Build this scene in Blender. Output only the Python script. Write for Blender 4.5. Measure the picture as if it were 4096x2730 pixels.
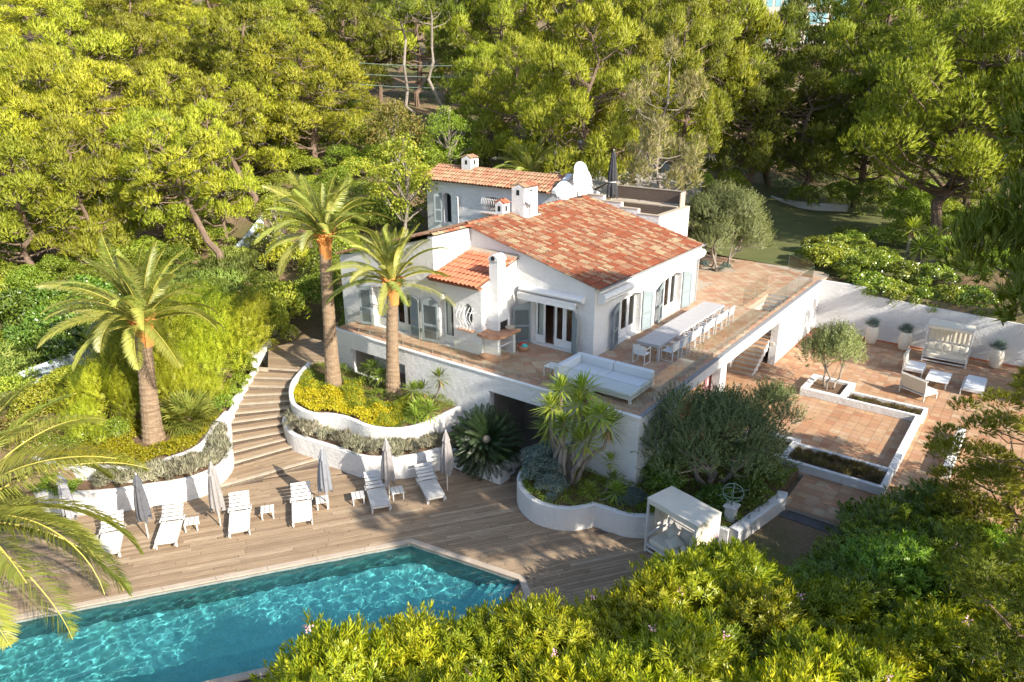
import bpy, math, random
import numpy as np
from mathutils import Vector, Matrix
from mathutils.geometry import tessellate_polygon

# ------------------------------------------------------------------ camera, sky, sun, exposure
for o in list(bpy.data.objects):
    bpy.data.objects.remove(o)
SC = bpy.context.scene
COL = SC.collection
CAM = Vector((10.4255, -21.6724, 15.1))
cd = bpy.data.cameras.new('camera')
cd.sensor_width = 36.0
cd.lens = 36.0 * 2940.0 / 4096.0
cd.clip_start = 0.1
cd.clip_end = 2000
co = bpy.data.objects.new('camera', cd)
co.location = CAM
co.rotation_euler = (math.radians(90 - 20.05), 0, math.radians(36.7))
COL.objects.link(co)
SC.camera = co

ELEV = math.radians(30.0)
AZ = math.radians(99.0)                      # clockwise from +Y
SUN = Vector((math.cos(ELEV) * math.sin(AZ), math.cos(ELEV) * math.cos(AZ), math.sin(ELEV)))
w = bpy.data.worlds.new('World')
SC.world = w
w.use_nodes = True
nt = w.node_tree
bg = nt.nodes['Background']
sky = nt.nodes.new('ShaderNodeTexSky')
sky.sky_type = 'NISHITA'
sky.sun_disc = False
sky.sun_elevation = ELEV
sky.sun_rotation = AZ
sky.air_density = 1.0
sky.dust_density = 1.2
sky.ozone_density = 1.0
nt.links.new(sky.outputs[0], bg.inputs[0])
bg.inputs[1].default_value = 0.15
sd = bpy.data.lights.new('sun', 'SUN')
sd.energy = 4.9
sd.angle = math.radians(0.5)
sd.color = (1.0, 0.92, 0.79)
so = bpy.data.objects.new('sun', sd)
so.rotation_euler = SUN.to_track_quat('Z', 'Y').to_euler()
so.location = (30, -10, 40)
COL.objects.link(so)
SC.view_settings.view_transform = 'Standard'
SC.view_settings.look = 'None'
SC.view_settings.gamma = 1.0
SC.view_settings.use_curve_mapping = False
SC.view_settings.exposure = 1.16
cy = SC.cycles
cy.use_denoising = True
cy.max_bounces = 8
cy.diffuse_bounces = 5
cy.glossy_bounces = 3
cy.transmission_bounces = 6
cy.transparent_max_bounces = 10
cy.sample_clamp_indirect = 6.0

rnd = random.Random(7)
NP = np.random.default_rng(11)


# ------------------------------------------------------------------ materials
def _nodes(name):
    m = bpy.data.materials.new(name)
    m.use_nodes = True
    t = m.node_tree
    return m, t, t.nodes['Principled BSDF'], t.nodes['Material Output']


def pos_map(t, scale=(1, 1, 1), rot=0.0):
    g = t.nodes.new('ShaderNodeNewGeometry')
    mp = t.nodes.new('ShaderNodeMapping')
    mp.inputs['Scale'].default_value = scale
    r = t.nodes.new('ShaderNodeVectorRotate')
    r.rotation_type = 'Z_AXIS'
    r.inputs['Angle'].default_value = rot
    t.links.new(g.outputs['Position'], r.inputs['Vector'])
    t.links.new(r.outputs[0], mp.inputs['Vector'])
    return mp.outputs[0]


def noise(t, vec, scale, detail=4, rough=0.55):
    n = t.nodes.new('ShaderNodeTexNoise')
    n.inputs['Scale'].default_value = scale
    n.inputs['Detail'].default_value = detail
    n.inputs['Roughness'].default_value = rough
    t.links.new(vec, n.inputs['Vector'])
    return n.outputs['Fac']


def ramp(t, fac, stops, const=False):
    r = t.nodes.new('ShaderNodeValToRGB')
    if const:
        r.color_ramp.interpolation = 'CONSTANT'
    e = r.color_ramp.elements
    while len(e) < len(stops):
        e.new(0.5)
    for k, (p, c) in enumerate(stops):
        e[k].position = p
        e[k].color = (*c, 1)
    t.links.new(fac, r.inputs[0])
    return r.outputs[0]


def mixc(t, fac, a, b, mode='MIX'):
    n = t.nodes.new('ShaderNodeMix')
    n.data_type = 'RGBA'
    n.blend_type = mode
    for s, v in ((0, fac), (6, a), (7, b)):
        if isinstance(v, (int, float)):
            n.inputs[s].default_value = v
        elif isinstance(v, tuple):
            n.inputs[s].default_value = (*v, 1)
        else:
            t.links.new(v, n.inputs[s])
    return n.outputs[2]


def mth(t, op, a, b=0.0):
    n = t.nodes.new('ShaderNodeMath')
    n.operation = op
    for s, v in ((0, a), (1, b)):
        if isinstance(v, (int, float)):
            n.inputs[s].default_value = v
        else:
            t.links.new(v, n.inputs[s])
    return n.outputs[0]


def maprange(t, v, a, b, c=0.0, d=1.0):
    n = t.nodes.new('ShaderNodeMapRange')
    t.links.new(v, n.inputs[0])
    for k, q in enumerate((a, b, c, d)):
        n.inputs[k + 1].default_value = q
    return n.outputs[0]


def rand01(t):
    g = t.nodes.new('ShaderNodeNewGeometry')
    o = t.nodes.new('ShaderNodeObjectInfo')
    return mth(t, 'FRACT', mth(t, 'ADD', g.outputs['Random Per Island'], mth(t, 'MULTIPLY', o.outputs['Random'], 7.31)))


def bump(t, bsdf, h, strength, dist=0.02):
    b = t.nodes.new('ShaderNodeBump')
    b.inputs['Strength'].default_value = strength
    b.inputs['Distance'].default_value = dist
    t.links.new(h, b.inputs['Height'])
    t.links.new(b.outputs[0], bsdf.inputs['Normal'])


def M(name, c1, c2=None, scale=3.0, rough=0.7, bmp=0.0, bscale=20.0, bdist=0.02, spec=0.3, metal=0.0, stretch=(1, 1, 1), rot=0.0):
    m, t, b, out = _nodes(name)
    v = pos_map(t, stretch, rot)
    if c2 is None:
        b.inputs['Base Color'].default_value = (*c1, 1)
    else:
        f = maprange(t, noise(t, v, scale, 5, 0.6), 0.3, 0.7)
        t.links.new(mixc(t, f, c1, c2), b.inputs['Base Color'])
    b.inputs['Roughness'].default_value = rough
    b.inputs['Specular IOR Level'].default_value = spec
    b.inputs['Metallic'].default_value = metal
    if bmp:
        bump(t, b, noise(t, v, bscale, 4), bmp, bdist)
    return m


def M_piece(name, stops, dirt, dscale=2.0, rough=0.8, bmp=0.2, bscale=14.0, stretch=(1, 1, 1), rot=0.0, damt=(0.5, 0.75), grain=0.0):
    """colour picked per piece (per object or per island), with dirt patches of its own shape"""
    m, t, b, out = _nodes(name)
    v = pos_map(t, stretch, rot)
    c = ramp(t, rand01(t), stops)
    n1 = noise(t, v, dscale, 6, 0.65)
    c = mixc(t, maprange(t, n1, damt[0], damt[1], 0, 0.85), c, dirt)
    n2 = noise(t, v, bscale, 5, 0.6)
    if grain:
        c = mixc(t, maprange(t, n2, 0.35, 0.65, 0, grain), c, dirt)
    c = mixc(t, maprange(t, noise(t, pos_map(t), 0.9, 4), 0.3, 0.7, 0.0, 0.22), c, (0.75, 0.68, 0.58), 'MULTIPLY')
    t.links.new(c, b.inputs['Base Color'])
    b.inputs['Roughness'].default_value = rough
    b.inputs['Specular IOR Level'].default_value = 0.25
    bump(t, b, n2, bmp, 0.01)
    return m


def M_leaf(name, stops, transl=0.35, rough=0.5, big=0.35, bigscale=0.5, spec=0.35, tcol=None):
    m, t, b, out = _nodes(name)
    c = ramp(t, rand01(t), stops)
    oi = t.nodes.new('ShaderNodeObjectInfo')
    hs = t.nodes.new('ShaderNodeHueSaturation')
    t.links.new(c, hs.inputs['Color'])
    t.links.new(maprange(t, oi.outputs['Random'], 0, 1, 0.66, 1.28), hs.inputs['Value'])
    t.links.new(maprange(t, mth(t, 'FRACT', mth(t, 'MULTIPLY', oi.outputs['Random'], 13.7)), 0, 1, 0.474, 0.508), hs.inputs['Hue'])
    c = hs.outputs[0]
    n = noise(t, pos_map(t), bigscale, 3)
    c = mixc(t, maprange(t, n, 0.35, 0.65, 0.0, big), c, mixc(t, 1.0, c, (1.18, 1.05, 0.6), 'MULTIPLY'))
    t.links.new(c, b.inputs['Base Color'])
    b.inputs['Roughness'].default_value = rough
    b.inputs['Specular IOR Level'].default_value = spec
    tr = t.nodes.new('ShaderNodeBsdfTranslucent')
    t.links.new(mixc(t, 1.0, c, tcol or (1.35, 1.45, 0.4), 'MULTIPLY'), tr.inputs['Color'])
    mx = t.nodes.new('ShaderNodeMixShader')
    mx.inputs[0].default_value = transl
    t.links.new(b.outputs[0], mx.inputs[1])
    t.links.new(tr.outputs[0], mx.inputs[2])
    t.links.new(mx.outputs[0], out.inputs['Surface'])
    return m


def M_glass(name, tint, refl=0.06):
    m, t, b, out = _nodes(name)
    t.nodes.remove(b)
    tr = t.nodes.new('ShaderNodeBsdfTransparent')
    tr.inputs[0].default_value = (*tint, 1)
    gl = t.nodes.new('ShaderNodeBsdfGlossy')
    gl.inputs['Roughness'].default_value = 0.02
    lw_ = t.nodes.new('ShaderNodeLayerWeight')
    lw_.inputs[0].default_value = 0.5
    fr = mth(t, 'ADD', mth(t, 'MULTIPLY', mth(t, 'POWER', lw_.outputs['Facing'], 4.0), 0.75), refl)
    mx = t.nodes.new('ShaderNodeMixShader')
    t.links.new(fr, mx.inputs[0])
    t.links.new(tr.outputs[0], mx.inputs[1])
    t.links.new(gl.outputs[0], mx.inputs[2])
    t.links.new(mx.outputs[0], out.inputs['Surface'])
    return m


def M_wall(name, c, streak=0.0):
    m, t, b, out = _nodes(name)
    v = pos_map(t)
    f = maprange(t, noise(t, v, 0.9, 5, 0.65), 0.35, 0.75, 0, 0.35)
    col = mixc(t, f, c, tuple(x * y for x, y in zip(c, (0.9, 0.87, 0.82))))
    vs = pos_map(t, (3.0, 3.0, 0.22))
    col = mixc(t, maprange(t, noise(t, vs, 1.6, 4, 0.6), 0.58, 0.78, 0, streak), col, (0.48, 0.45, 0.4))
    t.links.new(col, b.inputs['Base Color'])
    b.inputs['Roughness'].default_value = 0.85
    b.inputs['Specular IOR Level'].default_value = 0.2
    h = mth(t, 'ADD', noise(t, v, 4.2, 6, 0.75), mth(t, 'MULTIPLY', noise(t, v, 24.0, 3), 0.35))
    bump(t, b, h, 0.8, 0.10)
    return m


MT = {}
MT['wall'] = M_wall('white_render', (0.65, 0.645, 0.64), 0.22)
MT['wall2'] = M_wall('white_planter_render', (0.64, 0.63, 0.615), 0.55)
MT['white'] = M('white_paint', (0.68, 0.68, 0.675), (0.62, 0.62, 0.61), 4, 0.45)
MT['dish'] = M('matt_white_dish', (0.50, 0.50, 0.50), (0.45, 0.45, 0.45), 4, 0.6)
MT['whitewood'] = M('white_lacquered_wood', (0.56, 0.545, 0.52), (0.46, 0.445, 0.42), 9, 0.5)
MT['shutter'] = M('grey_blue_shutter_paint', (0.215, 0.255, 0.268), (0.18, 0.215, 0.228), 5, 0.5)
MT['cream'] = M('cream_canvas', (0.629, 0.578, 0.476), (0.578, 0.527, 0.425), 6, 0.9, 0.2, 60)
MT['whitecloth'] = M('white_canvas', (0.663, 0.663, 0.654), (0.612, 0.612, 0.603), 5, 0.9, 0.2, 60)
MT['greyfab'] = M('grey_parasol_fabric', (0.22, 0.225, 0.245), (0.17, 0.175, 0.195), 7, 0.9, 0.2, 60)
MT['darkfab'] = M('charcoal_parasol_fabric', (0.11, 0.115, 0.13), (0.08, 0.08, 0.09), 7, 0.9, 0.2, 60)
MT['blackfab'] = M('black_parasol_fabric', (0.03, 0.03, 0.035), (0.05, 0.05, 0.055), 7, 0.9, 0.2, 60)
MT['sofa'] = M('pale_vinyl_cushion', (0.503, 0.536, 0.556), (0.476, 0.508, 0.533), 5, 0.55)
MT['metal'] = M('brushed_steel', (0.55, 0.54, 0.52), (0.45, 0.44, 0.42), 20, 0.35, metal=0.9)
MT['zinc'] = M('grey_zinc', (0.36, 0.37, 0.38), (0.28, 0.29, 0.3), 6, 0.5, metal=0.4)
MT['taupe'] = M('taupe_metal_frame', (0.50, 0.47, 0.44), (0.45, 0.42, 0.4), 6, 0.5)
MT['alu'] = M('pale_aluminium', (0.55, 0.54, 0.52), (0.48, 0.47, 0.46), 6, 0.45)
MT['dark'] = M('hollow_shade_black', (0.02, 0.02, 0.02), rough=0.9)  # black colour standing in for the shade inside hollows
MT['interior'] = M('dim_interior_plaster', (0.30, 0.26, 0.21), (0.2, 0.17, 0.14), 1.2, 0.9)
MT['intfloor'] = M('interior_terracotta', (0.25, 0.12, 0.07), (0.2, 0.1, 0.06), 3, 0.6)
MT['curtain'] = M('curtain_linen', (0.68, 0.66, 0.62), (0.55, 0.53, 0.5), 3, 0.9, stretch=(8, 8, 0.3))
MT['redcurtain'] = M('red_white_curtain', (0.55, 0.08, 0.09), (0.75, 0.6, 0.6), 3, 0.9, stretch=(6, 6, 0.2))
MT['pane'] = M_glass('window_glass', (0.86, 0.92, 0.9))
MT['rail'] = M_glass('balustrade_glass', (0.955, 0.965, 0.935), 0.025)
MT['grout'] = M('pale_mortar', (0.360, 0.300, 0.240), (0.300, 0.247, 0.195), 3, 0.95)
MT['terracotta'] = M_piece('terracotta_paving', [(0.0, (0.400, 0.296, 0.200)), (0.25, (0.363, 0.215, 0.141)), (0.45, (0.414, 0.318, 0.229)), (0.65, (0.348, 0.185, 0.118)), (0.85, (0.392, 0.266, 0.178)), (1.0, (0.422, 0.340, 0.244))], (0.266, 0.178, 0.111), 2.2, 0.75, 0.25)
MT['patio'] = M_piece('patio_terracotta', [(0.0, (0.406, 0.257, 0.148)), (0.3, (0.359, 0.187, 0.101)), (0.5, (0.421, 0.289, 0.179)), (0.75, (0.328, 0.156, 0.086)), (1.0, (0.437, 0.320, 0.211))], (0.257, 0.164, 0.094), 1.8, 0.75, 0.25)
MT['rooftile'] = M_piece('weathered_roof_tile', [(0.0, (0.298, 0.073, 0.032)), (0.16, (0.316, 0.098, 0.045)), (0.24, (0.372, 0.186, 0.105)), (0.38, (0.400, 0.265, 0.155)), (0.54, (0.446, 0.343, 0.205)), (0.60, (0.316, 0.147, 0.085)), (0.74, (0.344, 0.088, 0.036)), (0.88, (0.242, 0.073, 0.040)), (1.0, (0.391, 0.255, 0.160))], (0.070, 0.054, 0.035), 5.0, 0.85, 0.4, 22.0, damt=(0.55, 0.68), grain=0.4)
MT['newtile'] = M_piece('new_red_roof_tile', [(0.0, (0.40, 0.13, 0.07)), (0.5, (0.44, 0.165, 0.09)), (1.0, (0.36, 0.11, 0.06))], (0.22, 0.08, 0.04), 3.0, 0.75, 0.2, damt=(0.6, 0.85))
MT['oldtile'] = M_piece('old_mixed_roof_tile', [(0.0, (0.34, 0.125, 0.07)), (0.2, (0.38, 0.21, 0.125)), (0.4, (0.40, 0.27, 0.16)), (0.6, (0.34, 0.15, 0.09)), (0.8, (0.39, 0.25, 0.155)), (1.0, (0.31, 0.10, 0.055))], (0.10, 0.075, 0.045), 5.0, 0.85, 0.4, 22.0, damt=(0.52, 0.7), grain=0.4)
MT['underroof'] = M('roof_underlay_tile', (0.30, 0.13, 0.07), (0.2, 0.1, 0.06), 5, 0.9)
MT['deck'] = M_piece('weathered_deck_plank', [(0.0, (0.276, 0.197, 0.126)), (0.3, (0.368, 0.271, 0.178)), (0.6, (0.240, 0.168, 0.108)), (0.8, (0.313, 0.224, 0.145)), (1.0, (0.433, 0.337, 0.234))], (0.157, 0.113, 0.074), 0.8, 0.75, 0.35, 2.2, stretch=(1.2, 14, 4), rot=-math.atan2(0.82, 0.572), damt=(0.5, 0.8), grain=0.4)
MT['nosing'] = M('pale_step_nosing', (0.416, 0.352, 0.272), (0.320, 0.256, 0.192), 2.5, 0.8, 0.2, 8, stretch=(1, 1, 1))
MT['coping'] = M('pale_pool_coping', (0.433, 0.361, 0.289), (0.361, 0.289, 0.224), 2.0, 0.75, 0.2, 20)
MT['darkwood'] = M('grey_brown_boards', (0.13, 0.095, 0.072), (0.09, 0.065, 0.05), 3, 0.75, 0.2, 20, stretch=(1, 6, 14))
MT['palewood'] = M('pale_weathered_boards', (0.42, 0.35, 0.27), (0.34, 0.28, 0.21), 3, 0.75, 0.2, 20, stretch=(1, 6, 6))
MT['brick'] = M_piece('shelf_brick', [(0.0, (0.384, 0.192, 0.112)), (0.5, (0.440, 0.256, 0.160)), (1.0, (0.336, 0.160, 0.088))], (0.240, 0.144, 0.088), 6, 0.85, 0.3)
MT['stonecap'] = M('grey_coping_stone', (0.22, 0.22, 0.23), (0.17, 0.17, 0.18), 5, 0.7)
MT['soil'] = M('dark_soil', (0.11, 0.065, 0.04), (0.16, 0.10, 0.06), 5, 0.95, 0.6, 12, 0.05)
MT['concrete'] = M('pale_concrete', (0.368, 0.352, 0.320), (0.304, 0.288, 0.264), 1.5, 0.9, 0.2, 12)
MT['darkstone'] = M('dark_step_stone', (0.10, 0.095, 0.09), (0.07, 0.065, 0.06), 3, 0.8, 0.2, 12)
MT['bark'] = M('pine_bark', (0.20, 0.14, 0.10), (0.11, 0.075, 0.055), 6, 0.95, 0.9, 9, 0.08, stretch=(1, 1, 0.35))
MT['greybark'] = M('grey_branch_bark', (0.270, 0.232, 0.195), (0.180, 0.150, 0.124), 6, 0.95, 0.6, 12, 0.05, stretch=(1, 1, 0.4))
MT['palmbark'] = M('palm_trunk_bark', (0.340, 0.245, 0.160), (0.200, 0.135, 0.085), 4.0, 0.95, 0.9, 14, 0.08, stretch=(1, 1, 2.6))
MT['palmboot'] = M('orange_frond_boot', (0.55, 0.24, 0.06), (0.42, 0.16, 0.05), 5, 0.7, 0.3, 12)
MT['rachis'] = M('yellow_frond_rib', (0.42, 0.36, 0.075), (0.32, 0.29, 0.06), 3, 0.5)
MT['slate'] = M('green_patina', (0.25, 0.33, 0.27), (0.18, 0.24, 0.2), 9, 0.6, metal=0.3)
MT['pot'] = M('cream_ceramic', (0.612, 0.561, 0.476), (0.561, 0.501, 0.416), 4, 0.55)
MT['fence'] = M('pale_blue_sheet_fence', (0.50, 0.58, 0.60), (0.42, 0.49, 0.52), 3, 0.6)


# ------------------------------------------------------------------ mesh helpers
class MB:
    def __init__(s):
        s.v = []
        s.f = []

    def add(s, vs, fs):
        n = len(s.v)
        s.v.extend([tuple(p) for p in vs])
        s.f.extend([tuple(i + n for i in f) for f in fs])
        return s

    def box(s, x0, y0, z0, x1, y1, z1):
        return s.add([(x0, y0, z0), (x1, y0, z0), (x1, y1, z0), (x0, y1, z0), (x0, y0, z1), (x1, y0, z1), (x1, y1, z1), (x0, y1, z1)],
                     [(3, 2, 1, 0), (4, 5, 6, 7), (0, 1, 5, 4), (1, 2, 6, 5), (2, 3, 7, 6), (3, 0, 4, 7)])

    def cbox(s, c, d, bev=0.0):
        """centred box with chamfered vertical and top edges"""
        x, y, z = c
        a, b, h = d[0] / 2, d[1] / 2, d[2] / 2
        if bev <= 0:
            return s.box(x - a, y - b, z - h, x + a, y + b, z + h)
        e = min(bev, a * .9, b * .9, h * .9)

        def ring(ax, by, zz, k):
            return [(x - ax + k, y - by, zz), (x + ax - k, y - by, zz), (x + ax, y - by + k, zz), (x + ax, y + by - k, zz),
                    (x + ax - k, y + by, zz), (x - ax + k, y + by, zz), (x - ax, y + by - k, zz), (x - ax, y - by + k, zz)]
        vs = ring(a - e, b - e, z - h, e) + ring(a, b, z - h + e, e) + ring(a, b, z + h - e, e) + ring(a - e, b - e, z + h, e)
        fs = [tuple(range(7, -1, -1)), tuple(range(24, 32))]
        for r in range(3):
            for k in range(8):
                j = (k + 1) % 8
                fs.append((r * 8 + k, r * 8 + j, r * 8 + 8 + j, r * 8 + 8 + k))
        return s.add(vs, fs)

    def beam(s, p, q, w, h, up=(0, 0, 1)):
        p, q = Vector(p), Vector(q)
        d = (q - p).normalized()
        u = Vector(up)
        r = d.cross(u)
        if r.length < 1e-4:
            r = d.cross(Vector((1, 0, 0)))
        r.normalize()
        u = r.cross(d).normalized()
        r *= w / 2
        u *= h / 2
        vs = [p - r - u, p + r - u, p + r + u, p - r + u, q - r - u, q + r - u, q + r + u, q - r + u]
        return s.add(vs, [(3, 2, 1, 0), (4, 5, 6, 7), (0, 1, 5, 4), (1, 2, 6, 5), (2, 3, 7, 6), (3, 0, 4, 7)])

    def tube(s, pts, rad, n=8, cap=True):
        pts = [Vector(p) for p in pts]
        if not isinstance(rad, (list, tuple)):
            rad = [rad] * len(pts)
        base = len(s.v)
        ref = Vector((0.31, 0.17, 0.94))
        for k, p in enumerate(pts):
            d = (pts[min(k + 1, len(pts) - 1)] - pts[max(k - 1, 0)])
            if d.length < 1e-6:
                d = Vector((0, 0, 1))
            d.normalize()
            a = d.cross(ref)
            if a.length < 1e-3:
                a = d.cross(Vector((1, 0, 0)))
            a.normalize()
            b = d.cross(a)
            for j in range(n):
                t = 2 * math.pi * j / n
                s.v.append(tuple(p + (a * math.cos(t) + b * math.sin(t)) * rad[k]))
        for k in range(len(pts) - 1):
            for j in range(n):
                i = (j + 1) % n
                s.f.append((base + k * n + j, base + k * n + i, base + (k + 1) * n + i, base + (k + 1) * n + j))
        if cap:
            s.f.append(tuple(base + j for j in range(n - 1, -1, -1)))
            s.f.append(tuple(base + (len(pts) - 1) * n + j for j in range(n)))
        return s

    def lathe(s, cx, cy, prof, n=20, wob=None):
        base = len(s.v)
        for r, z in prof:
            for j in range(n):
                t = 2 * math.pi * j / n
                q = r * (wob(t, z) if wob else 1.0)
                s.v.append((cx + q * math.cos(t), cy + q * math.sin(t), z))
        for k in range(len(prof) - 1):
            for j in range(n):
                i = (j + 1) % n
                s.f.append((base + k * n + j, base + k * n + i, base + (k + 1) * n + i, base + (k + 1) * n + j))
        s.f.append(tuple(base + j for j in range(n - 1, -1, -1)))
        s.f.append(tuple(base + (len(prof) - 1) * n + j for j in range(n)))
        return s

    def prism(s, poly, z0, z1):
        n = len(poly)
        tri = tessellate_polygon([[Vector((x, y, 0)) for x, y in poly]])
        b = len(s.v)
        s.v.extend([(x, y, z0) for x, y in poly] + [(x, y, z1) for x, y in poly])
        for t in tri:
            a, c, d = t
            pa, pc, pd = (poly[i] for i in t)
            cr = (pc[0] - pa[0]) * (pd[1] - pa[1]) - (pc[1] - pa[1]) * (pd[0] - pa[0])
            if cr < 0:
                a, c, d = a, d, c
            s.f.append((b + n + a, b + n + c, b + n + d))
            s.f.append((b + d, b + c, b + a))
        ar = sum(poly[k][0] * poly[(k + 1) % n][1] - poly[(k + 1) % n][0] * poly[k][1] for k in range(n))
        for k in range(n):
            j = (k + 1) % n
            s.f.append((b + k, b + j, b + n + j, b + n + k) if ar > 0 else (b + j, b + k, b + n + k, b + n + j))
        return s

    def mesh(s, name, smooth=False):
        me = bpy.data.meshes.new(name)
        me.from_pydata(s.v, [], s.f)
        if smooth:
            me.polygons.foreach_set('use_smooth', [True] * len(me.polygons))
        me.update()
        return me


def _world(o):
    p = Vector((0, 0, 0))
    while o is not None:
        p += o.location
        o = o.parent
    return p


def link(o, parent=None, world=True):
    COL.objects.link(o)
    if parent is not None:
        o.parent = parent
        if world:
            o.location = o.location - _world(parent)
    return o


def part(mb, name, mat, parent=None, smooth=False, world=True, kind=None):
    me = mb if isinstance(mb, bpy.types.Mesh) else mb.mesh(name, smooth)
    if mat is not None and not me.materials:
        me.materials.append(MT[mat] if isinstance(mat, str) else mat)
    o = bpy.data.objects.new(name, me)
    link(o, parent, world)
    if kind:
        o['kind'] = kind
    return o


def tag(o, label, cat, group=None):
    o['label'] = label
    o['category'] = cat
    if group:
        o['group'] = group
    return o


def thing(name, label, cat, loc=(0, 0, 0), rz=0.0, group=None):
    o = bpy.data.objects.new(name, None)
    o.empty_display_size = 0.2
    o.location = loc
    o.rotation_euler = (0, 0, rz)
    COL.objects.link(o)
    return tag(o, label, cat, group)


def copy_tree(o, parent=None):
    c = o.copy()
    COL.objects.link(c)
    c.parent = parent
    for ch in [x for x in o.children]:
        copy_tree(ch, c)
    return c


def struct(mb, name, mat, smooth=False, parent=None):
    return part(mb, name, mat, parent, smooth, kind='structure')


def clip_poly(poly, region):
    """Sutherland-Hodgman, region convex and counter-clockwise"""
    out = list(poly)
    n = len(region)
    for k in range(n):
        ax, ay = region[k]
        bx, by = region[(k + 1) % n]
        inp, out = out, []
        if not inp:
            return []

        def side(p):
            return (bx - ax) * (p[1] - ay) - (by - ay) * (p[0] - ax)
        for i in range(len(inp)):
            p, q = inp[i], inp[(i + 1) % len(inp)]
            sp, sq = side(p), side(q)
            if sp >= 0:
                out.append(p)
            if (sp > 0 > sq) or (sp < 0 < sq):
                t = sp / (sp - sq)
                out.append((p[0] + (q[0] - p[0]) * t, p[1] + (q[1] - p[1]) * t))
    return out


def area2(poly):
    return 0.5 * sum(poly[k][0] * poly[(k + 1) % len(poly)][1] - poly[(k + 1) % len(poly)][0] * poly[k][1] for k in range(len(poly)))


def in_poly(p, poly):
    x, y = p
    c = False
    n = len(poly)
    for i in range(n):
        x1, y1 = poly[i]
        x2, y2 = poly[(i + 1) % n]
        if (y1 > y) != (y2 > y) and x < (x2 - x1) * (y - y1) / (y2 - y1) + x1:
            c = not c
    return c


_Rc = co.rotation_euler.to_matrix().transposed()


def screen(p):
    """where a point of the place shows in the 4096 x 2730 photograph (only used to rank pieces by apparent size)"""
    c = _Rc @ (Vector(p) - CAM)
    if c.z > -0.1:
        return None
    return (2048 - 2940 * c.x / c.z, 1365 + 2940 * c.y / c.z, -c.z)


def slab_pieces(parent, name, polys, ztop, thick, mat, limit=300, jit=0.002):
    """flat pieces (tiles, boards): the ones that show largest as objects, the rest joined"""
    items = []
    for poly in polys:
        a = area2(poly)
        if abs(a) < 0.004:
            continue
        if a < 0:
            poly = poly[::-1]
        cx = sum(p[0] for p in poly) / len(poly)
        cyy = sum(p[1] for p in poly) / len(poly)
        z = ztop(cx, cyy) if callable(ztop) else ztop
        sp = screen((cx, cyy, z))
        ok = sp is not None and -150 < sp[0] < 4250 and -100 < sp[1] < 2850
        items.append((-(abs(a) / sp[2] ** 2) if ok else 0.0, cx, cyy, z, poly))
    items.sort(key=lambda q: q[0])
    shared = {}
    rest = MB()
    for k, (sc, cx, cyy, z, poly) in enumerate(items):
        dz = rnd.uniform(-jit, jit)
        if k < limit and sc < 0:
            loc = [(round(p[0] - cx, 3), round(p[1] - cyy, 3)) for p in poly]
            key = (tuple(loc), thick)
            if key not in shared:
                shared[key] = MB().prism(loc, -thick, 0).mesh(name)
                shared[key].materials.append(MT[mat])
            o = bpy.data.objects.new(name, shared[key])
            o.location = (cx, cyy, z + dz)
            link(o, parent)
        else:
            rest.prism(poly, z + dz - thick, z + dz)
    if rest.v:
        part(rest, name + '_field', mat, parent, kind='stuff')


def tile_grid(region, size, ang, gap, keep=None):
    """square tiles over a convex region, turned by ang"""
    c, s = math.cos(ang), math.sin(ang)
    xs = [p[0] * c + p[1] * s for p in region]
    ys = [-p[0] * s + p[1] * c for p in region]
    out = []
    h = (size - gap) / 2
    for i in range(int(min(xs) / size) - 1, int(max(xs) / size) + 2):
        for j in range(int(min(ys) / size) - 1, int(max(ys) / size) + 2):
            u, v = (i + .5) * size, (j + .5) * size
            q = [(u - h, v - h), (u + h, v - h), (u + h, v + h), (u - h, v + h)]
            q = [(a * c - b * s, a * s + b * c) for a, b in q]
            q = clip_poly(q, region)
            if len(q) >= 3:
                cc = (sum(p[0] for p in q) / len(q), sum(p[1] for p in q) / len(q))
                if keep is None or keep(cc):
                    out.append(q)
    return out


def plank_rows(region, width, ang, gap, lmin, lmax, keep=None, seed=1):
    """boards of random length along ang, clipped to a convex region"""
    r = random.Random(seed)
    c, s = math.cos(ang), math.sin(ang)
    xs = [p[0] * c + p[1] * s for p in region]
    ys = [-p[0] * s + p[1] * c for p in region]
    out = []
    for j in range(int(math.floor(min(ys) / width)), int(math.ceil(max(ys) / width)) + 1):
        u = min(xs) - r.uniform(0, lmax)
        while u < max(xs):
            l = r.uniform(lmin, lmax)
            q = [(u + gap / 2, j * width + gap / 2), (u + l - gap / 2, j * width + gap / 2), (u + l - gap / 2, (j + 1) * width - gap / 2), (u + gap / 2, (j + 1) * width - gap / 2)]
            u += l
            q = [(a * c - b * s, a * s + b * c) for a, b in q]
            q = clip_poly(q, region)
            if len(q) >= 3:
                cc = (sum(p[0] for p in q) / len(q), sum(p[1] for p in q) / len(q))
                if keep is None or keep(cc):
                    out.append(q)
    return out


def arch(u0, u1, v0, v1, rise, n=9):
    """opening outline: straight jambs, segmental arch on top"""
    pts = [(u0, v0), (u1, v0)]
    if rise < 0.01:
        return pts + [(u1, v1), (u0, v1)]
    for k in range(n + 1):
        t = k / n
        u = u1 + (u0 - u1) * t
        pts.append((u, v1 - rise + rise * math.sin(math.pi * t)))
    return pts


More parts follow.
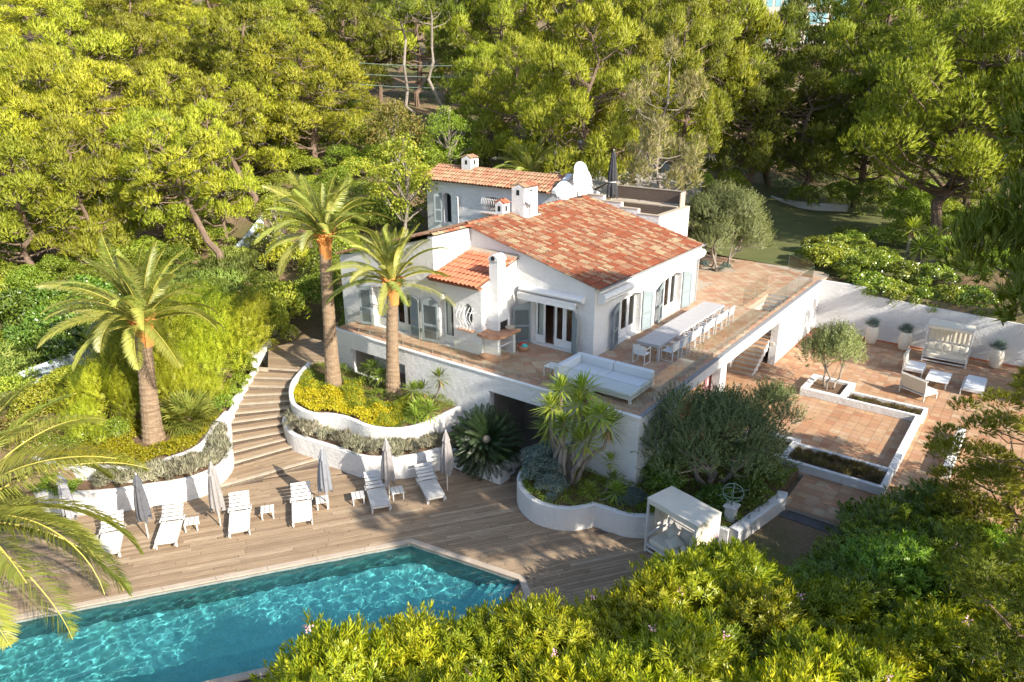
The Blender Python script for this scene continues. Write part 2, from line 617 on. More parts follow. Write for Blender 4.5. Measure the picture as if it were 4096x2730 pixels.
def wall_holes(outer, holes, to3, depth, back=True):
    """wall face with openings and their reveals; to3(u, v, d) maps to the place"""
    mb = MB()
    loops = [[Vector((u, v, 0)) for u, v in outer]] + [[Vector((u, v, 0)) for u, v in h] for h in holes]
    flat = [p for lp in loops for p in lp]
    tri = tessellate_polygon(loops)
    vs = [to3(p.x, p.y, 0) for p in flat]
    mb.add(vs, [tuple(t) for t in tri])
    if back:
        mb.add([to3(p.x, p.y, depth) for p in flat], [tuple(t) for t in tri])
    for lp in [outer] + list(holes):
        n = len(lp)
        b = len(mb.v)
        for u, v in lp:
            mb.v.append(tuple(to3(u, v, 0)))
            mb.v.append(tuple(to3(u, v, depth)))
        for k in range(n):
            j = (k + 1) % n
            mb.f.append((b + 2 * k, b + 2 * j, b + 2 * j + 1, b + 2 * k + 1))
    return mb


def fix_normals(o):
    import bmesh
    bm = bmesh.new()
    bm.from_mesh(o.data)
    bmesh.ops.remove_doubles(bm, verts=bm.verts, dist=0.0005)
    bmesh.ops.recalc_face_normals(bm, faces=bm.faces)
    bm.to_mesh(o.data)
    bm.free()
    return o


def np_mesh(name, verts, tris=None, quads=None, mat=None, smooth=False):
    me = bpy.data.meshes.new(name)
    nv = len(verts)
    me.vertices.add(nv)
    me.vertices.foreach_set('co', np.asarray(verts, np.float32).ravel())
    idx = []
    starts = []
    n = 0
    if tris is not None and len(tris):
        idx.append(np.asarray(tris, np.int32).ravel())
        starts.append(np.arange(len(tris), dtype=np.int32) * 3)
        n = len(tris) * 3
    if quads is not None and len(quads):
        idx.append(np.asarray(quads, np.int32).ravel())
        starts.append(n + np.arange(len(quads), dtype=np.int32) * 4)
    idx = np.concatenate(idx)
    starts = np.concatenate(starts)
    me.loops.add(len(idx))
    me.loops.foreach_set('vertex_index', idx)
    me.polygons.add(len(starts))
    me.polygons.foreach_set('loop_start', starts)
    me.update(calc_edges=True)
    if smooth:
        me.polygons.foreach_set('use_smooth', np.ones(len(starts), bool))
    if mat is not None:
        me.materials.append(MT[mat] if isinstance(mat, str) else mat)
    return me


def smoothpath(pts, n=6, closed=False):
    """Catmull-Rom through 2d or 3d points"""
    P = [np.array(p, float) for p in pts]
    N = len(P)
    out = []
    rng = range(N if closed else N - 1)
    for i in rng:
        p0 = P[(i - 1) % N] if (closed or i > 0) else 2 * P[0] - P[1]
        p1, p2 = P[i], P[(i + 1) % N]
        p3 = P[(i + 2) % N] if (closed or i + 2 < N) else 2 * P[-1] - P[-2]
        for k in range(n):
            t = k / n
            out.append(tuple(0.5 * ((2 * p1) + (-p0 + p2) * t + (2 * p0 - 5 * p1 + 4 * p2 - p3) * t * t + (-p0 + 3 * p1 - 3 * p2 + p3) * t ** 3)))
    if not closed:
        out.append(tuple(P[-1]))
    return out


def offset_path(pts, d):
    """open 2d polyline moved sideways (left positive)"""
    out = []
    for i, p in enumerate(pts):
        a = np.array(pts[max(i - 1, 0)])
        b = np.array(pts[min(i + 1, len(pts) - 1)])
        t = b - a
        t = t / (np.linalg.norm(t) + 1e-9)
        out.append((p[0] - t[1] * d, p[1] + t[0] * d))
    return out


def ribbon_wall(path, z0, z1, th, wob=0.0):
    """wall along a 2d path, top height number or function of (index fraction)"""
    a = offset_path(path, th / 2)
    b = offset_path(path, -th / 2)
    mb = MB()
    n = len(path)
    for k in range(n):
        f = k / (n - 1)
        t = (z1(f) if callable(z1) else z1) + rnd.uniform(-wob, wob)
        zb = z0(f) if callable(z0) else z0
        mb.v += [(*a[k], zb), (*b[k], zb), (*b[k], t - .02), (b[k][0] * .8 + a[k][0] * .2, b[k][1] * .8 + a[k][1] * .2, t),
                 (b[k][0] * .2 + a[k][0] * .8, b[k][1] * .2 + a[k][1] * .8, t), (*a[k], t - .02)]
    for k in range(n - 1):
        for j in range(6):
            i = (j + 1) % 6
            mb.f.append((k * 6 + j, k * 6 + i, (k + 1) * 6 + i, (k + 1) * 6 + j))
    mb.f.append((5, 4, 3, 2, 1, 0))
    mb.f.append(tuple((n - 1) * 6 + j for j in range(6)))
    return mb


# ------------------------------------------------------------------ terrain
POOL = [(-12.1, -16.9), (-5.07, -6.72), (-0.95, -6.05), (-0.33, -6.58), (-0.62, -7.85), (-8.57, -19.35)]
POOL = POOL[::-1] if area2(POOL) < 0 else POOL
BUILT = [(-19, -30), (-17.2, -13.2), (-16.2, -11.3), (-15.6, -8.6), (-16.6, -6.7), (-18.6, -3.6), (-20.2, -2.4), (-21.2, 1.2), (-17.8, 2.0), (-17.3, 13.5),
         (-12, 13.5), (-12, 14.4), (-6.7, 18.5), (-4, 24), (0.2, 24), (0.2, 22.9), (0.2, 3.5), (4.2, -1), (9, -2), (30, -6), (30, -30)]


def sstep(a, b, x):
    t = np.clip((x - a) / (b - a), 0, 1)
    return t * t * (3 - 2 * t)


def gz(x, y):
    x = np.asarray(x, float)
    y = np.asarray(y, float)
    hl = 1.25 + 0.13 * np.maximum(0, -17.5 - x)
    hb = 3.45 + 0.17 * np.maximum(0, -8 - x) + 0.15 * np.maximum(0, y - 60)
    h = hl + (hb - hl) * sstep(2, 22, y)
    h = np.where((x > 0.15) & (y < 22.85), 0.42, h)
    h = np.where((x > 0.15) & (y >= 22.85), 3.4 + 0.15 * np.maximum(0, y - 60), h)
    return h


def big_in(poly, X, Y):
    c = np.zeros(X.shape, bool)
    n = len(poly)
    for i in range(n):
        x1, y1 = poly[i]
        x2, y2 = poly[(i + 1) % n]
        if y1 == y2:
            continue
        c ^= ((y1 > Y) != (y2 > Y)) & (X < (x2 - x1) * (Y - y1) / (y2 - y1) + x1)
    return c


def grow(poly, d):
    c = np.mean(poly, axis=0)
    return [tuple(c + (np.array(p) - c) * (1 + d / np.linalg.norm(np.array(p) - c))) for p in poly]


gx = np.unique(np.concatenate([np.arange(-260, -40, 6), np.arange(-40, 14, 0.5), np.arange(14, 40, 2), np.arange(40, 180, 8), [0.1, 0.2]]))
gy = np.unique(np.concatenate([np.arange(-70, -26, 4), np.arange(-26, 27, 0.5), np.arange(27, 70, 3), np.arange(70, 420, 8), [22.8, 22.9]]))
GX, GY = np.meshgrid(gx, gy)
GZ = gz(GX, GY) + 0.10 * np.sin(GX * 0.7 + 1.3 * np.sin(GY * 0.31)) * np.sin(GY * 0.53) * ((GX < -18) | (GY > 26))
built = big_in(BUILT, GX, GY)
GZ = np.where(built, -0.12, GZ)
GZ = np.where(big_in(grow(POOL, 0.75), GX, GY), -2.4, GZ)
nx, ny = len(gx), len(gy)
vv = np.stack([GX.ravel(), GY.ravel(), GZ.ravel()], 1)
ii = np.arange((ny - 1) * (nx - 1))
a = (ii // (nx - 1)) * nx + ii % (nx - 1)
quads = np.stack([a, a + 1, a + nx + 1, a + nx], 1)


def M_ground():
    m, t, b, out = _nodes('pine_litter_earth')
    v = pos_map(t)
    c = mixc(t, maprange(t, noise(t, v, 0.35, 6, 0.6), 0.35, 0.65), (0.21, 0.14, 0.085), (0.13, 0.10, 0.055))
    c = mixc(t, maprange(t, noise(t, v, 0.16, 5, 0.6), 0.48, 0.62), c, (0.085, 0.10, 0.03))
    c = mixc(t, maprange(t, noise(t, v, 7, 4, 0.7), 0.5, 0.8, 0, 0.6), c, (0.30, 0.21, 0.14))
    t.links.new(c, b.inputs['Base Color'])
    b.inputs['Roughness'].default_value = 0.95
    b.inputs['Specular IOR Level'].default_value = 0.1
    bump(t, b, noise(t, v, 6, 5), 0.8, 0.1)
    return m


MT['ground'] = M_ground()
g = bpy.data.objects.new('ground', np_mesh('ground', vv, quads=quads, mat='ground', smooth=False))
COL.objects.link(g)
g['kind'] = 'structure'

# lawn beyond the terrace, gravel drive behind the upper house
m, t, b, out = _nodes('mown_lawn')
v = pos_map(t)
c = mixc(t, maprange(t, noise(t, v, 0.6, 5), 0.35, 0.7), (0.085, 0.10, 0.022), (0.13, 0.125, 0.035))
c = mixc(t, maprange(t, noise(t, v, 30, 3), 0.4, 0.7, 0, 0.5), c, (0.05, 0.07, 0.015))
t.links.new(c, b.inputs['Base Color'])
b.inputs['Roughness'].default_value = 0.9
bump(t, b, noise(t, v, 40, 3), 0.6, 0.04)
MT['lawn'] = m


def drape(name, poly, mat, lift, step=1.0):
    """sheet that follows the terrain, cut to a polygon"""
    mb = MB()
    xs = [p[0] for p in poly]
    ys = [p[1] for p in poly]
    P = poly if area2(poly) > 0 else poly[::-1]
    x = min(xs)
    while x < max(xs):
        y = min(ys)
        while y < max(ys):
            q = clip_poly([(x, y), (x + step, y), (x + step, y + step), (x, y + step)], P)
            if len(q) >= 3:
                n = len(mb.v)
                mb.v += [(px, py, float(gz(px, py)) + 0.1 + lift) for px, py in q]
                mb.f.append(tuple(range(n, n + len(q))))
            y += step
        x += step
    o = part(mb, name, mat, kind='structure')
    return fix_normals(o)


drape('lawn', [(-12, 26), (-4.2, 25.2), (4, 24.6), (9, 34), (8, 58), (-14, 60), (-16, 40)], 'lawn', 0.02, 1.5)
drape('driveway', [(-36, 33), (-22, 30), (-13.5, 36), (-19, 50), (-34, 52)], 'concrete', 0.03, 1.5)

# ------------------------------------------------------------------ pool
DA = math.atan2(0.82, 0.572)                   # run of the boards, along the pool


def M_basin():
    m, t, b, out = _nodes('grey_pool_mosaic')
    v = pos_map(t)
    c = mixc(t, maprange(t, noise(t, v, 2.5, 5), 0.35, 0.65), (0.74, 0.80, 0.77), (0.62, 0.70, 0.68))
    br = t.nodes.new('ShaderNodeTexBrick')
    br.inputs['Scale'].default_value = 9.0
    br.inputs['Color1'].default_value = (1, 1, 1, 1)
    br.inputs['Color2'].default_value = (0.8, 0.82, 0.82, 1)
    br.inputs['Mortar'].default_value = (0.6, 0.6, 0.6, 1)
    br.inputs['Row Height'].default_value = 0.5
    t.links.new(pos_map(t, (1, 1, 1), -DA), br.inputs['Vector'])
    t.links.new(mixc(t, 1.0, c, br.outputs[0], 'MULTIPLY'), b.inputs['Base Color'])
    b.inputs['Roughness'].default_value = 0.5
    return m


MT['basin'] = M_basin()
MT['basinwall'] = M('dark_pool_wall_tile', (0.26, 0.27, 0.255), (0.17, 0.18, 0.17), 5, 0.4)
WZ = -0.13
pf = MB()
n = len(POOL)
pf.add([(x, y, -1.25) for x, y in POOL], [tuple(range(n))])
pool_floor = struct(pf, 'pool_floor', 'basin')
pw = MB()
for k in range(n):
    j = (k + 1) % n
    pw.add([(*POOL[k], -1.25), (*POOL[j], -1.25), (*POOL[j], -0.02), (*POOL[k], -0.02)], [(3, 2, 1, 0)])
pool_wall = struct(pw, 'pool_wall', 'basinwall')
# entry steps in the far corner of the pool
ps = MB()
e0, e1 = np.array((-0.95, -6.05)), np.array((-0.62, -7.85))
for k in range(4):
    d = np.array((-1.0, -0.16)) * (0.34 * (4 - k))
    q = [tuple(e0 + (-0.02, 0)), tuple(e0 + d), tuple(e1 + d), tuple(e1)]
    q = clip_poly(q if area2(q) > 0 else q[::-1], POOL)
    if len(q) >= 3:
        ps.prism(q, -1.25, -1.05 + 0.22 * k)
pool_steps = struct(ps, 'pool_steps', 'basin')


def wave(x, y):
    r = np.zeros_like(x)
    g = np.random.default_rng(5)
    for k in range(30):
        wl = 0.17 * 1.062 ** k * g.uniform(0.9, 1.1)
        th = g.uniform(0, 2 * math.pi)
        kx, ky = math.cos(th) * 2 * math.pi / wl, math.sin(th) * 2 * math.pi / wl
        r = r + 0.0036 * wl ** 1.2 * np.sin(kx * x + ky * y + g.uniform(0, 6.28) + 1.2 * np.sin(0.7 * x + k) * np.cos(0.6 * y))
    return r


def pool_sheet(step):
    c, s = math.cos(DA), math.sin(DA)
    R = [(x * c + y * s, -x * s + y * c) for x, y in POOL]
    xs, ys = [p[0] for p in R], [p[1] for p in R]
    vid, V, F = {}, [], []

    def vert(u, v_):
        key = (round(u, 4), round(v_, 4))
        if key not in vid:
            vid[key] = len(V)
            V.append((u * c - v_ * s, u * s + v_ * c))
        return vid[key]
    i0, i1 = int(min(xs) / step) - 1, int(max(xs) / step) + 1
    j0, j1 = int(min(ys) / step) - 1, int(max(ys) / step) + 1
    for i in range(i0, i1 + 1):
        for j in range(j0, j1 + 1):
            q = [(i * step, j * step), ((i + 1) * step, j * step), ((i + 1) * step, (j + 1) * step), (i * step, (j + 1) * step)]
            q = clip_poly(q, R)
            if len(q) >= 3:
                ids = []
                for p in q:
                    k = vert(*p)
                    if k not in ids:
                        ids.append(k)
                if len(ids) >= 3:
                    F.append(tuple(ids))
    V = np.array(V)
    z = WZ + wave(V[:, 0], V[:, 1])
    me = bpy.data.meshes.new('water')
    me.from_pydata([(*p, q) for p, q in zip(V, z)], [], F)
    me.polygons.foreach_set('use_smooth', [True] * len(F))
    return me


def M_water():
    m, t, b, out = _nodes('pool_water')
    b.inputs['Base Color'].default_value = (0.16, 0.70, 0.75, 1)
    b.inputs['Roughness'].default_value = 0.0
    b.inputs['IOR'].default_value = 1.33
    b.inputs['Transmission Weight'].default_value = 1.0
    return m


MT['water'] = M_water()
water = bpy.data.objects.new('water', pool_sheet(0.045))
water.data.materials.append(MT['water'])
COL.objects.link(water)
water['kind'] = 'structure'
sd.cycles.is_caustics_light = True
water.cycles.is_caustics_caster = True
for o in (pool_floor, pool_wall, pool_steps):
    o.cycles.is_caustics_receiver = True

# coping boards round the pool
cop = thing('pool_coping', 'pale coping boards edging the turquoise pool', 'coping', (*POOL[0], 0))
outer = grow(POOL, 0.0)
for k in range(n):
    p, q = np.array(POOL[k]), np.array(POOL[(k + 1) % n])
    pp, qq = np.array(POOL[k - 1]), np.array(POOL[(k + 2) % n])

    def off(a, b_):
        d = (b_ - a) / np.linalg.norm(b_ - a)
        return np.array((d[1], -d[0]))
    n1, n0, n2 = off(p, q), off(pp, p), off(q, qq)
    wd = 0.21

    def mitre(v_, na, nb):
        m_ = na + nb
        m_ = m_ / np.linalg.norm(m_)
        return v_ + m_ * wd / max(0.35, float(np.dot(m_, na)))
    po, qo = mitre(p, n0, n1), mitre(q, n1, n2)
    L = np.linalg.norm(q - p)
    cnt = max(1, int(round(L / 1.6)))
    for j in range(cnt):
        f0, f1 = (j + 0.003) / cnt, (j + 0.997) / cnt
        poly = [tuple(p + (q - p) * f0), tuple(p + (q - p) * f1), tuple(po + (qo - po) * f1), tuple(po + (qo - po) * f0)]
        poly = poly if area2(poly) > 0 else poly[::-1]
        part(MB().prism(poly, -0.06, 0.012 + rnd.uniform(-.002, .002)), 'coping_board', 'coping', cop)

# ------------------------------------------------------------------ timber deck
PO = [tuple(x) for x in (np.array(p) for p in POOL)]


def shifted(p, q, d):
    p, q = np.array(p), np.array(q)
    t_ = (q - p) / np.linalg.norm(q - p)
    n_ = np.array((-t_[1], t_[0]))
    return tuple(p + n_ * d - t_ * 60), tuple(p + n_ * d + t_ * 60), n_


def half(p, q, d, left=True):
    a_, b_, n_ = shifted(p, q, d)
    k = 60 if left else -60
    h = [a_, b_, tuple(np.array(b_) + n_ * k), tuple(np.array(a_) + n_ * k)]
    return h if area2(h) > 0 else h[::-1]


DECK = [(-20, -27), (-17.0, -13.4), (-15.6, -12.4), (-13.4, -8.8), (-11.7, -4.6), (-8.0, -3.0), (-7.4, -1.0), (-4.6, -0.2), (-3.4, -0.3), (-0.6, -1.6), (1.4, -1.3), (3.6, -0.6),
        (5.2, 0.9), (6.6, 0.6), (6.5, -3.4), (3.2, -7.2), (0.3, -8.6), (-0.6, -7.6), (-0.9, -6.0), (-5.1, -6.6), (-12.4, -17.0), (-11.0, -18.6), (-13, -27)]
A0, A1, A2, A3 = (-12.1, -16.9), (-5.07, -6.72), (-0.95, -6.05), (-0.62, -7.85)
CW = 0.215
base = MB().prism(DECK, -0.10, -0.032)
deck = struct(base, 'deck', 'darkwood')
big = [(-40, -40), (30, -40), (30, 30), (-40, 30)]


def clipn(poly, *hs):
    for h in hs:
        poly = clip_poly(poly, h)
        if len(poly) < 3:
            return []
    return poly


def keep_deck(c_):
    return in_poly(c_, DECK)


hA = half(A0, A1, CW, True)
hAr = half(A0, A1, CW, False)
hB = half(A1, A2, CW, True)
hBr = half(A1, A2, CW, False)
hC = half(A2, A3, CW, True)
rows = plank_rows([(-22, -30), (12, -30), (12, 4), (-22, 4)], 0.145, DA, 0.012, 1.8, 4.2, keep=None, seed=3)
polys = []
for r_ in rows:
    cc = (sum(p[0] for p in r_) / len(r_), sum(p[1] for p in r_) / len(r_))
    if not (-21 < cc[0] < 8):
        continue
    for hs in ((hA,), (hAr, hB), (hAr, hBr, hC)):
        q = clipn(r_, *hs)
        if len(q) >= 3 and abs(area2(q)) > 0.01:
            c2 = (sum(p[0] for p in q) / len(q), sum(p[1] for p in q) / len(q))
            if keep_deck(c2):
                polys.append(q)
slab_pieces(deck, 'deck_plank', polys, 0.0, 0.03, 'deck', 300, 0.003)

# ------------------------------------------------------------------ stepped boardwalk up to the landing
SL = [(-13.27, -8.57), (-14.18, -7.38), (-14.71, -7.00), (-15.29, -6.62), (-15.81, -6.22), (-16.11, -5.70), (-16.43, -5.25), (-16.83, -4.83), (-17.18, -4.35), (-17.50, -3.80), (-17.82, -3.25), (-18.26, -2.63)]
SR = [(-11.92, -4.85), (-13.42, -5.02), (-13.91, -4.89), (-14.25, -4.69), (-14.66, -4.41), (-15.04, -4.15), (-15.37, -3.94), (-15.73, -3.67), (-15.99, -3.25), (-16.18, -2.95), (-16.45, -2.41), (-16.88, -1.93)]
LAND = [(-18.26, -2.63), (-16.88, -1.93), (-16.9, -0.2), (-17.6, 1.6), (-20.3, 1.4), (-20.6, -0.9)]
walk = MB()
RISE = 0.155
for k in range(12):
    z = RISE * (k + 1)
    a_, b_ = np.array(SL[k]), np.array(SR[k])
    if k < 11:
        c_, d_ = np.array(SL[k + 1]), np.array(SR[k + 1])
        e_ = (b_ - a_) / np.linalg.norm(b_ - a_)
        poly = [tuple(a_ - e_ * .6), tuple(b_ + e_ * .3), tuple(d_ + e_ * .3), tuple(c_ - e_ * .6)]
    else:
        poly = LAND
    walk.prism(poly if area2(poly) > 0 else poly[::-1], -0.1, z - 0.032)
bw = struct(walk, 'boardwalk_steps', 'darkwood')
allp = []
for k in range(12):
    z = RISE * (k + 1)
    a_, b_ = np.array(SL[k]), np.array(SR[k])
    ang = math.atan2(*(b_ - a_)[::-1])
    e_ = (b_ - a_) / np.linalg.norm(b_ - a_)
    nrm = np.array((-e_[1], e_[0]))
    a2, b2 = a_ - e_ * .6, b_ + e_ * .3
    nose = [tuple(a2), tuple(b2), tuple(b2 + nrm * 0.15), tuple(a2 + nrm * 0.15)]
    part(MB().prism(nose, z - 0.16, z + 0.004), 'step_nosing', 'nosing', bw)
    if k < 11:
        c_, d_ = np.array(SL[k + 1]), np.array(SR[k + 1])
        reg = [tuple(a2 + nrm * 0.155), tuple(b2 + nrm * 0.155), tuple(d_ + e_ * .3), tuple(c_ - e_ * .6)]
    else:
        reg = LAND
    reg = reg if area2(reg) > 0 else reg[::-1]
    pr_ = plank_rows(reg, 0.13, ang, 0.01, 1.6, 4.0, None, 40 + k)
    for q in pr_:
        allp.append((q, z))
bykey = {}
for q, z in allp:
    bykey[(round(sum(p[0] for p in q) / len(q), 4), round(sum(p[1] for p in q) / len(q), 4))] = z
slab_pieces(bw, 'step_plank', [q for q, z in allp], lambda x, y: bykey.get((round(x, 4), round(y, 4)), min(bykey.items(), key=lambda kv: (kv[0][0] - x) ** 2 + (kv[0][1] - y) ** 2)[1]), 0.03, 'deck', 200)

# ------------------------------------------------------------------ terrace slab, paving, loggia, patio
TZ = 3.6
sl = MB()
sl.box(-16.3, 0.0, 3.3, 0.0, 14.95, TZ - 0.012)
sl.box(-12.0, 14.95, 3.3, -1.6, 25.0, TZ - 0.012)
sl.box(-0.4, 14.95, 3.3, 0.0, 22.75, TZ - 0.012)
sl.box(-1.6, 18.6, 3.3, -0.4, 25.0, TZ - 0.012)
sl.box(-0.4, 22.75, 3.3, 0.0, 24.6, TZ - 0.012)
terrace = struct(sl, 'terrace', 'grout')


def keep_ter(c_):
    x, y = c_
    if -11.1 < x < -4.4 and 4.0 < y < 14.3:
        return False
    if x < -8.4 and y > 1.45 and y < 14:
        return False
    if -1.62 < x < -0.38 and 14.93 < y < 18.6:
        return False
    if x < -5 and y > 14.3 and y < 18.6:
        return False
    if y > 18 and (y - 24.9) > (x + 4.8) * -0.28 and x > -5.5 and y > 23.6:
        return False
    if (x + 6.0) ** 2 + (y - 21.9) ** 2 < 1.0:
        return False
    return True


tp = tile_grid([(-16.3, 0.02), (-0.13, 0.02), (-0.13, 14.95), (-16.3, 14.95)], 0.42, math.radians(45), 0.012, keep_ter)
tp += tile_grid([(-12, 14.96), (-1.62, 14.96), (-1.62, 25), (-12, 25)], 0.42, math.radians(45), 0.012, keep_ter)
tp += tile_grid([(-1.61, 18.62), (-0.42, 18.62), (-0.42, 24.8), (-1.61, 24.8)], 0.42, math.radians(45), 0.012, keep_ter)
tp += tile_grid([(-0.40, 14.96), (-0.13, 14.96), (-0.13, 24), (-0.40, 24)], 0.42, math.radians(45), 0.012, keep_ter)
slab_pieces(terrace, 'terracotta_tile', tp, TZ, 0.02, 'terracotta', 300, 0.0015)

PZ = 0.6
pm = MB()
pm.box(0.0, 4.85, 0.35, 13.5, 22.72, PZ - 0.012)
pm.box(4.62, 2.3, 0.352, 13.5, 4.85, PZ - 0.012)
pm.box(-4.0, 3.0, 0.35, 0.0, 19.5, PZ - 0.012)
patio = struct(pm, 'patio', 'grout')
pp_ = tile_grid([(0.0, 4.86), (13.4, 4.86), (13.4, 22.7), (0.0, 22.7)], 0.40, 0.0, 0.014)
pp_ += tile_grid([(4.64, 2.3), (13.4, 2.3), (13.4, 4.85), (4.64, 4.85)], 0.40, 0.0, 0.014)
pp_ += tile_grid([(-3.9, 3.1), (-0.01, 3.1), (-0.01, 15.6), (-3.9, 15.6)], 0.40, 0.0, 0.014)
slab_pieces(patio, 'patio_tile', pp_, PZ, 0.02, 'patio', 300, 0.0015)
# dark steps from the patio down to the deck
ds = MB()
for k in range(3):
    ds.box(4.66, 1.75 - 0.5 * k, -0.1, 8.5, 2.3 - 0.5 * k - 0.004, 0.45 - 0.15 * k)
struct(ds, 'garden_steps', 'darkstone')

# front retaining wall of the terrace with its two openings
fw = thing('retaining_wall', 'long white rendered retaining wall under the front of the terrace, with two openings', 'wall', (-8, -0.1, 0))
holes = [arch(-15.2, -11.6, 1.55, 2.84, 0), arch(-6.82, -3.9, 0.02, 2.86, 0)]
o = part(wall_holes([(-16.5, -0.1), (0.0, -0.1), (0.0, TZ - 0.02), (-16.5, TZ - 0.02)], holes, lambda u, v_, d: (u, -0.12 + d, v_), 0.34), 'wall_face', 'wall', fw)
fix_normals(o)
part(MB().box(-16.55, -0.16, TZ - 0.018, 0.03, 0.0, TZ + 0.03), 'wall_coping', 'white', fw)
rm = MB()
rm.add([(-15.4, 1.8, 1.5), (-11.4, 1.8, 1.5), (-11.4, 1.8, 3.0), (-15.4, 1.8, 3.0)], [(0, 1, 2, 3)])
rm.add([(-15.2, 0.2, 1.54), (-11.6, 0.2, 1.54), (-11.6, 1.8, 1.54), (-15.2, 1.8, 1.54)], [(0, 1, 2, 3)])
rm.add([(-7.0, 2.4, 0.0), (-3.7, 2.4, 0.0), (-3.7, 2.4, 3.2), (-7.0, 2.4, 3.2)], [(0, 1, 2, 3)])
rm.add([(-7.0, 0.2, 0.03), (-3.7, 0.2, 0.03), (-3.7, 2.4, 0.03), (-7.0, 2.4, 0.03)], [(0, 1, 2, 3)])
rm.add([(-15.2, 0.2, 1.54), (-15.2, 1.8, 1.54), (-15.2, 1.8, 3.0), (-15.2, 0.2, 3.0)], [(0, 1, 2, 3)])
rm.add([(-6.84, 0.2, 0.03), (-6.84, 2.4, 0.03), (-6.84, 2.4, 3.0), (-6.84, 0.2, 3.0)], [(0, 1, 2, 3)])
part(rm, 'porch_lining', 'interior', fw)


def louvre_leaf(w_, h_, rise=0.0, nslat=18, mid=0.42):
    """shutter leaf in its own x-z plane, hinge at x = 0, thickness along y"""
    fr, lv = MB(), MB()
    t_ = 0.045
    top = lambda x: h_ + rise * (x / w_)
    st = 0.085
    fr.add([(0, -t_ / 2, 0), (st, -t_ / 2, 0), (st, -t_ / 2, top(st)), (0, -t_ / 2, top(0)), (0, t_ / 2, 0), (st, t_ / 2, 0), (st, t_ / 2, top(st)), (0, t_ / 2, top(0))],
           [(0, 1, 2, 3), (7, 6, 5, 4), (0, 4, 5, 1), (1, 5, 6, 2), (2, 6, 7, 3), (3, 7, 4, 0)])
    fr.add([(w_ - st, -t_ / 2, 0), (w_, -t_ / 2, 0), (w_, -t_ / 2, top(w_)), (w_ - st, -t_ / 2, top(w_ - st)), (w_ - st, t_ / 2, 0), (w_, t_ / 2, 0), (w_, t_ / 2, top(w_)), (w_ - st, t_ / 2, top(w_ - st))],
           [(0, 1, 2, 3), (7, 6, 5, 4), (0, 4, 5, 1), (1, 5, 6, 2), (2, 6, 7, 3), (3, 7, 4, 0)])
    ym = h_ * mid
    ht = h_ + min(rise, 0) - 0.0
    fr.box(st, -t_ / 2 + .001, 0, w_ - st, t_ / 2 - .001, 0.12)
    fr.box(st, -t_ / 2 + .001, ym - 0.05, w_ - st, t_ / 2 - .001, ym + 0.05)
    a0, a1 = top(st), top(w_ - st)
    fr.add([(st, -t_ / 2 + .001, ht - 0.14), (w_ - st, -t_ / 2 + .001, ht - 0.14), (w_ - st, -t_ / 2 + .001, a1), (st, -t_ / 2 + .001, a0),
            (st, t_ / 2 - .001, ht - 0.14), (w_ - st, t_ / 2 - .001, ht - 0.14), (w_ - st, t_ / 2 - .001, a1), (st, t_ / 2 - .001, a0)],
           [(0, 1, 2, 3), (7, 6, 5, 4), (0, 4, 5, 1), (1, 5, 6, 2), (2, 6, 7, 3), (3, 7, 4, 0)])
    for z0, z1, nn in ((0.12, ym - 0.05, int(nslat * mid)), (ym + 0.05, ht - 0.14, int(nslat * (1 - mid)))):
        for k in range(nn):
            zc = z0 + (z1 - z0) * (k + .5) / nn
            dz = (z1 - z0) / nn * 1.15
            lv.add([(st, -0.018, zc - dz / 2), (w_ - st, -0.018, zc - dz / 2), (w_ - st, 0.014, zc + dz / 2), (st, 0.014, zc + dz / 2)], [(0, 1, 2, 3)])
    return fr, lv


def shutter(parent, hinge, ang, w_, h_, rise=0.0, mat='shutter', nslat=30):
    fr, lv = louvre_leaf(w_, h_, rise, nslat)
    f_ = part(fr, 'shutter', mat, None)
    f_.location = hinge
    f_.rotation_euler = (0, 0, ang)
    f_.parent = parent
    f_.location = Vector(hinge) - _world(parent)
    l_ = part(lv, 'louvres', mat, None)
    l_.parent = f_
    return f_


shutter(fw, (-14.9, 1.74, 1.6), 0.0, 0.7, 1.3)
shutter(fw, (-13.4, 1.74, 1.6), 0.0, 0.7, 1.3)
shutter(fw, (-5.6, 2.3, 0.05), 0.0, 0.8, 2.2)

# side wall of the terrace above the patio
sw = thing('patio_side_wall', 'white terrace wall facing the patio, with the stair doorway and loggia opening', 'wall', (-0.2, 11, 0))
holes = [arch(3.0, 7.55, PZ - 0.01, 3.08, 0), arch(8.25, 15.5, PZ - 0.01, 3.0, 0)]
o = part(wall_holes([(0.0, -0.1), (22.75, -0.1), (22.75, TZ - 0.02), (0.0, TZ - 0.02)], holes, lambda u, v_, d: (-d + 0.002, u + 0.001, v_), 0.38), 'wall_face', 'wall', sw)
fix_normals(o)
part(MB().box(-0.12, 0.002, TZ - 0.018, 0.05, 22.8, TZ + 0.035), 'wall_coping', 'stonecap', sw)
lg = MB()
lg.add([(-3.98, 3.0, PZ), (-3.98, 19.5, PZ), (-3.98, 19.5, 3.29), (-3.98, 3.0, 3.29)], [(0, 1, 2, 3)])
lg.add([(-3.98, 3.0, PZ), (-0.38, 3.0, PZ), (-0.38, 3.0, 3.29), (-3.98, 3.0, 3.29)], [(0, 1, 2, 3)])
part(lg, 'loggia_lining', 'wall', sw)
cu = MB()
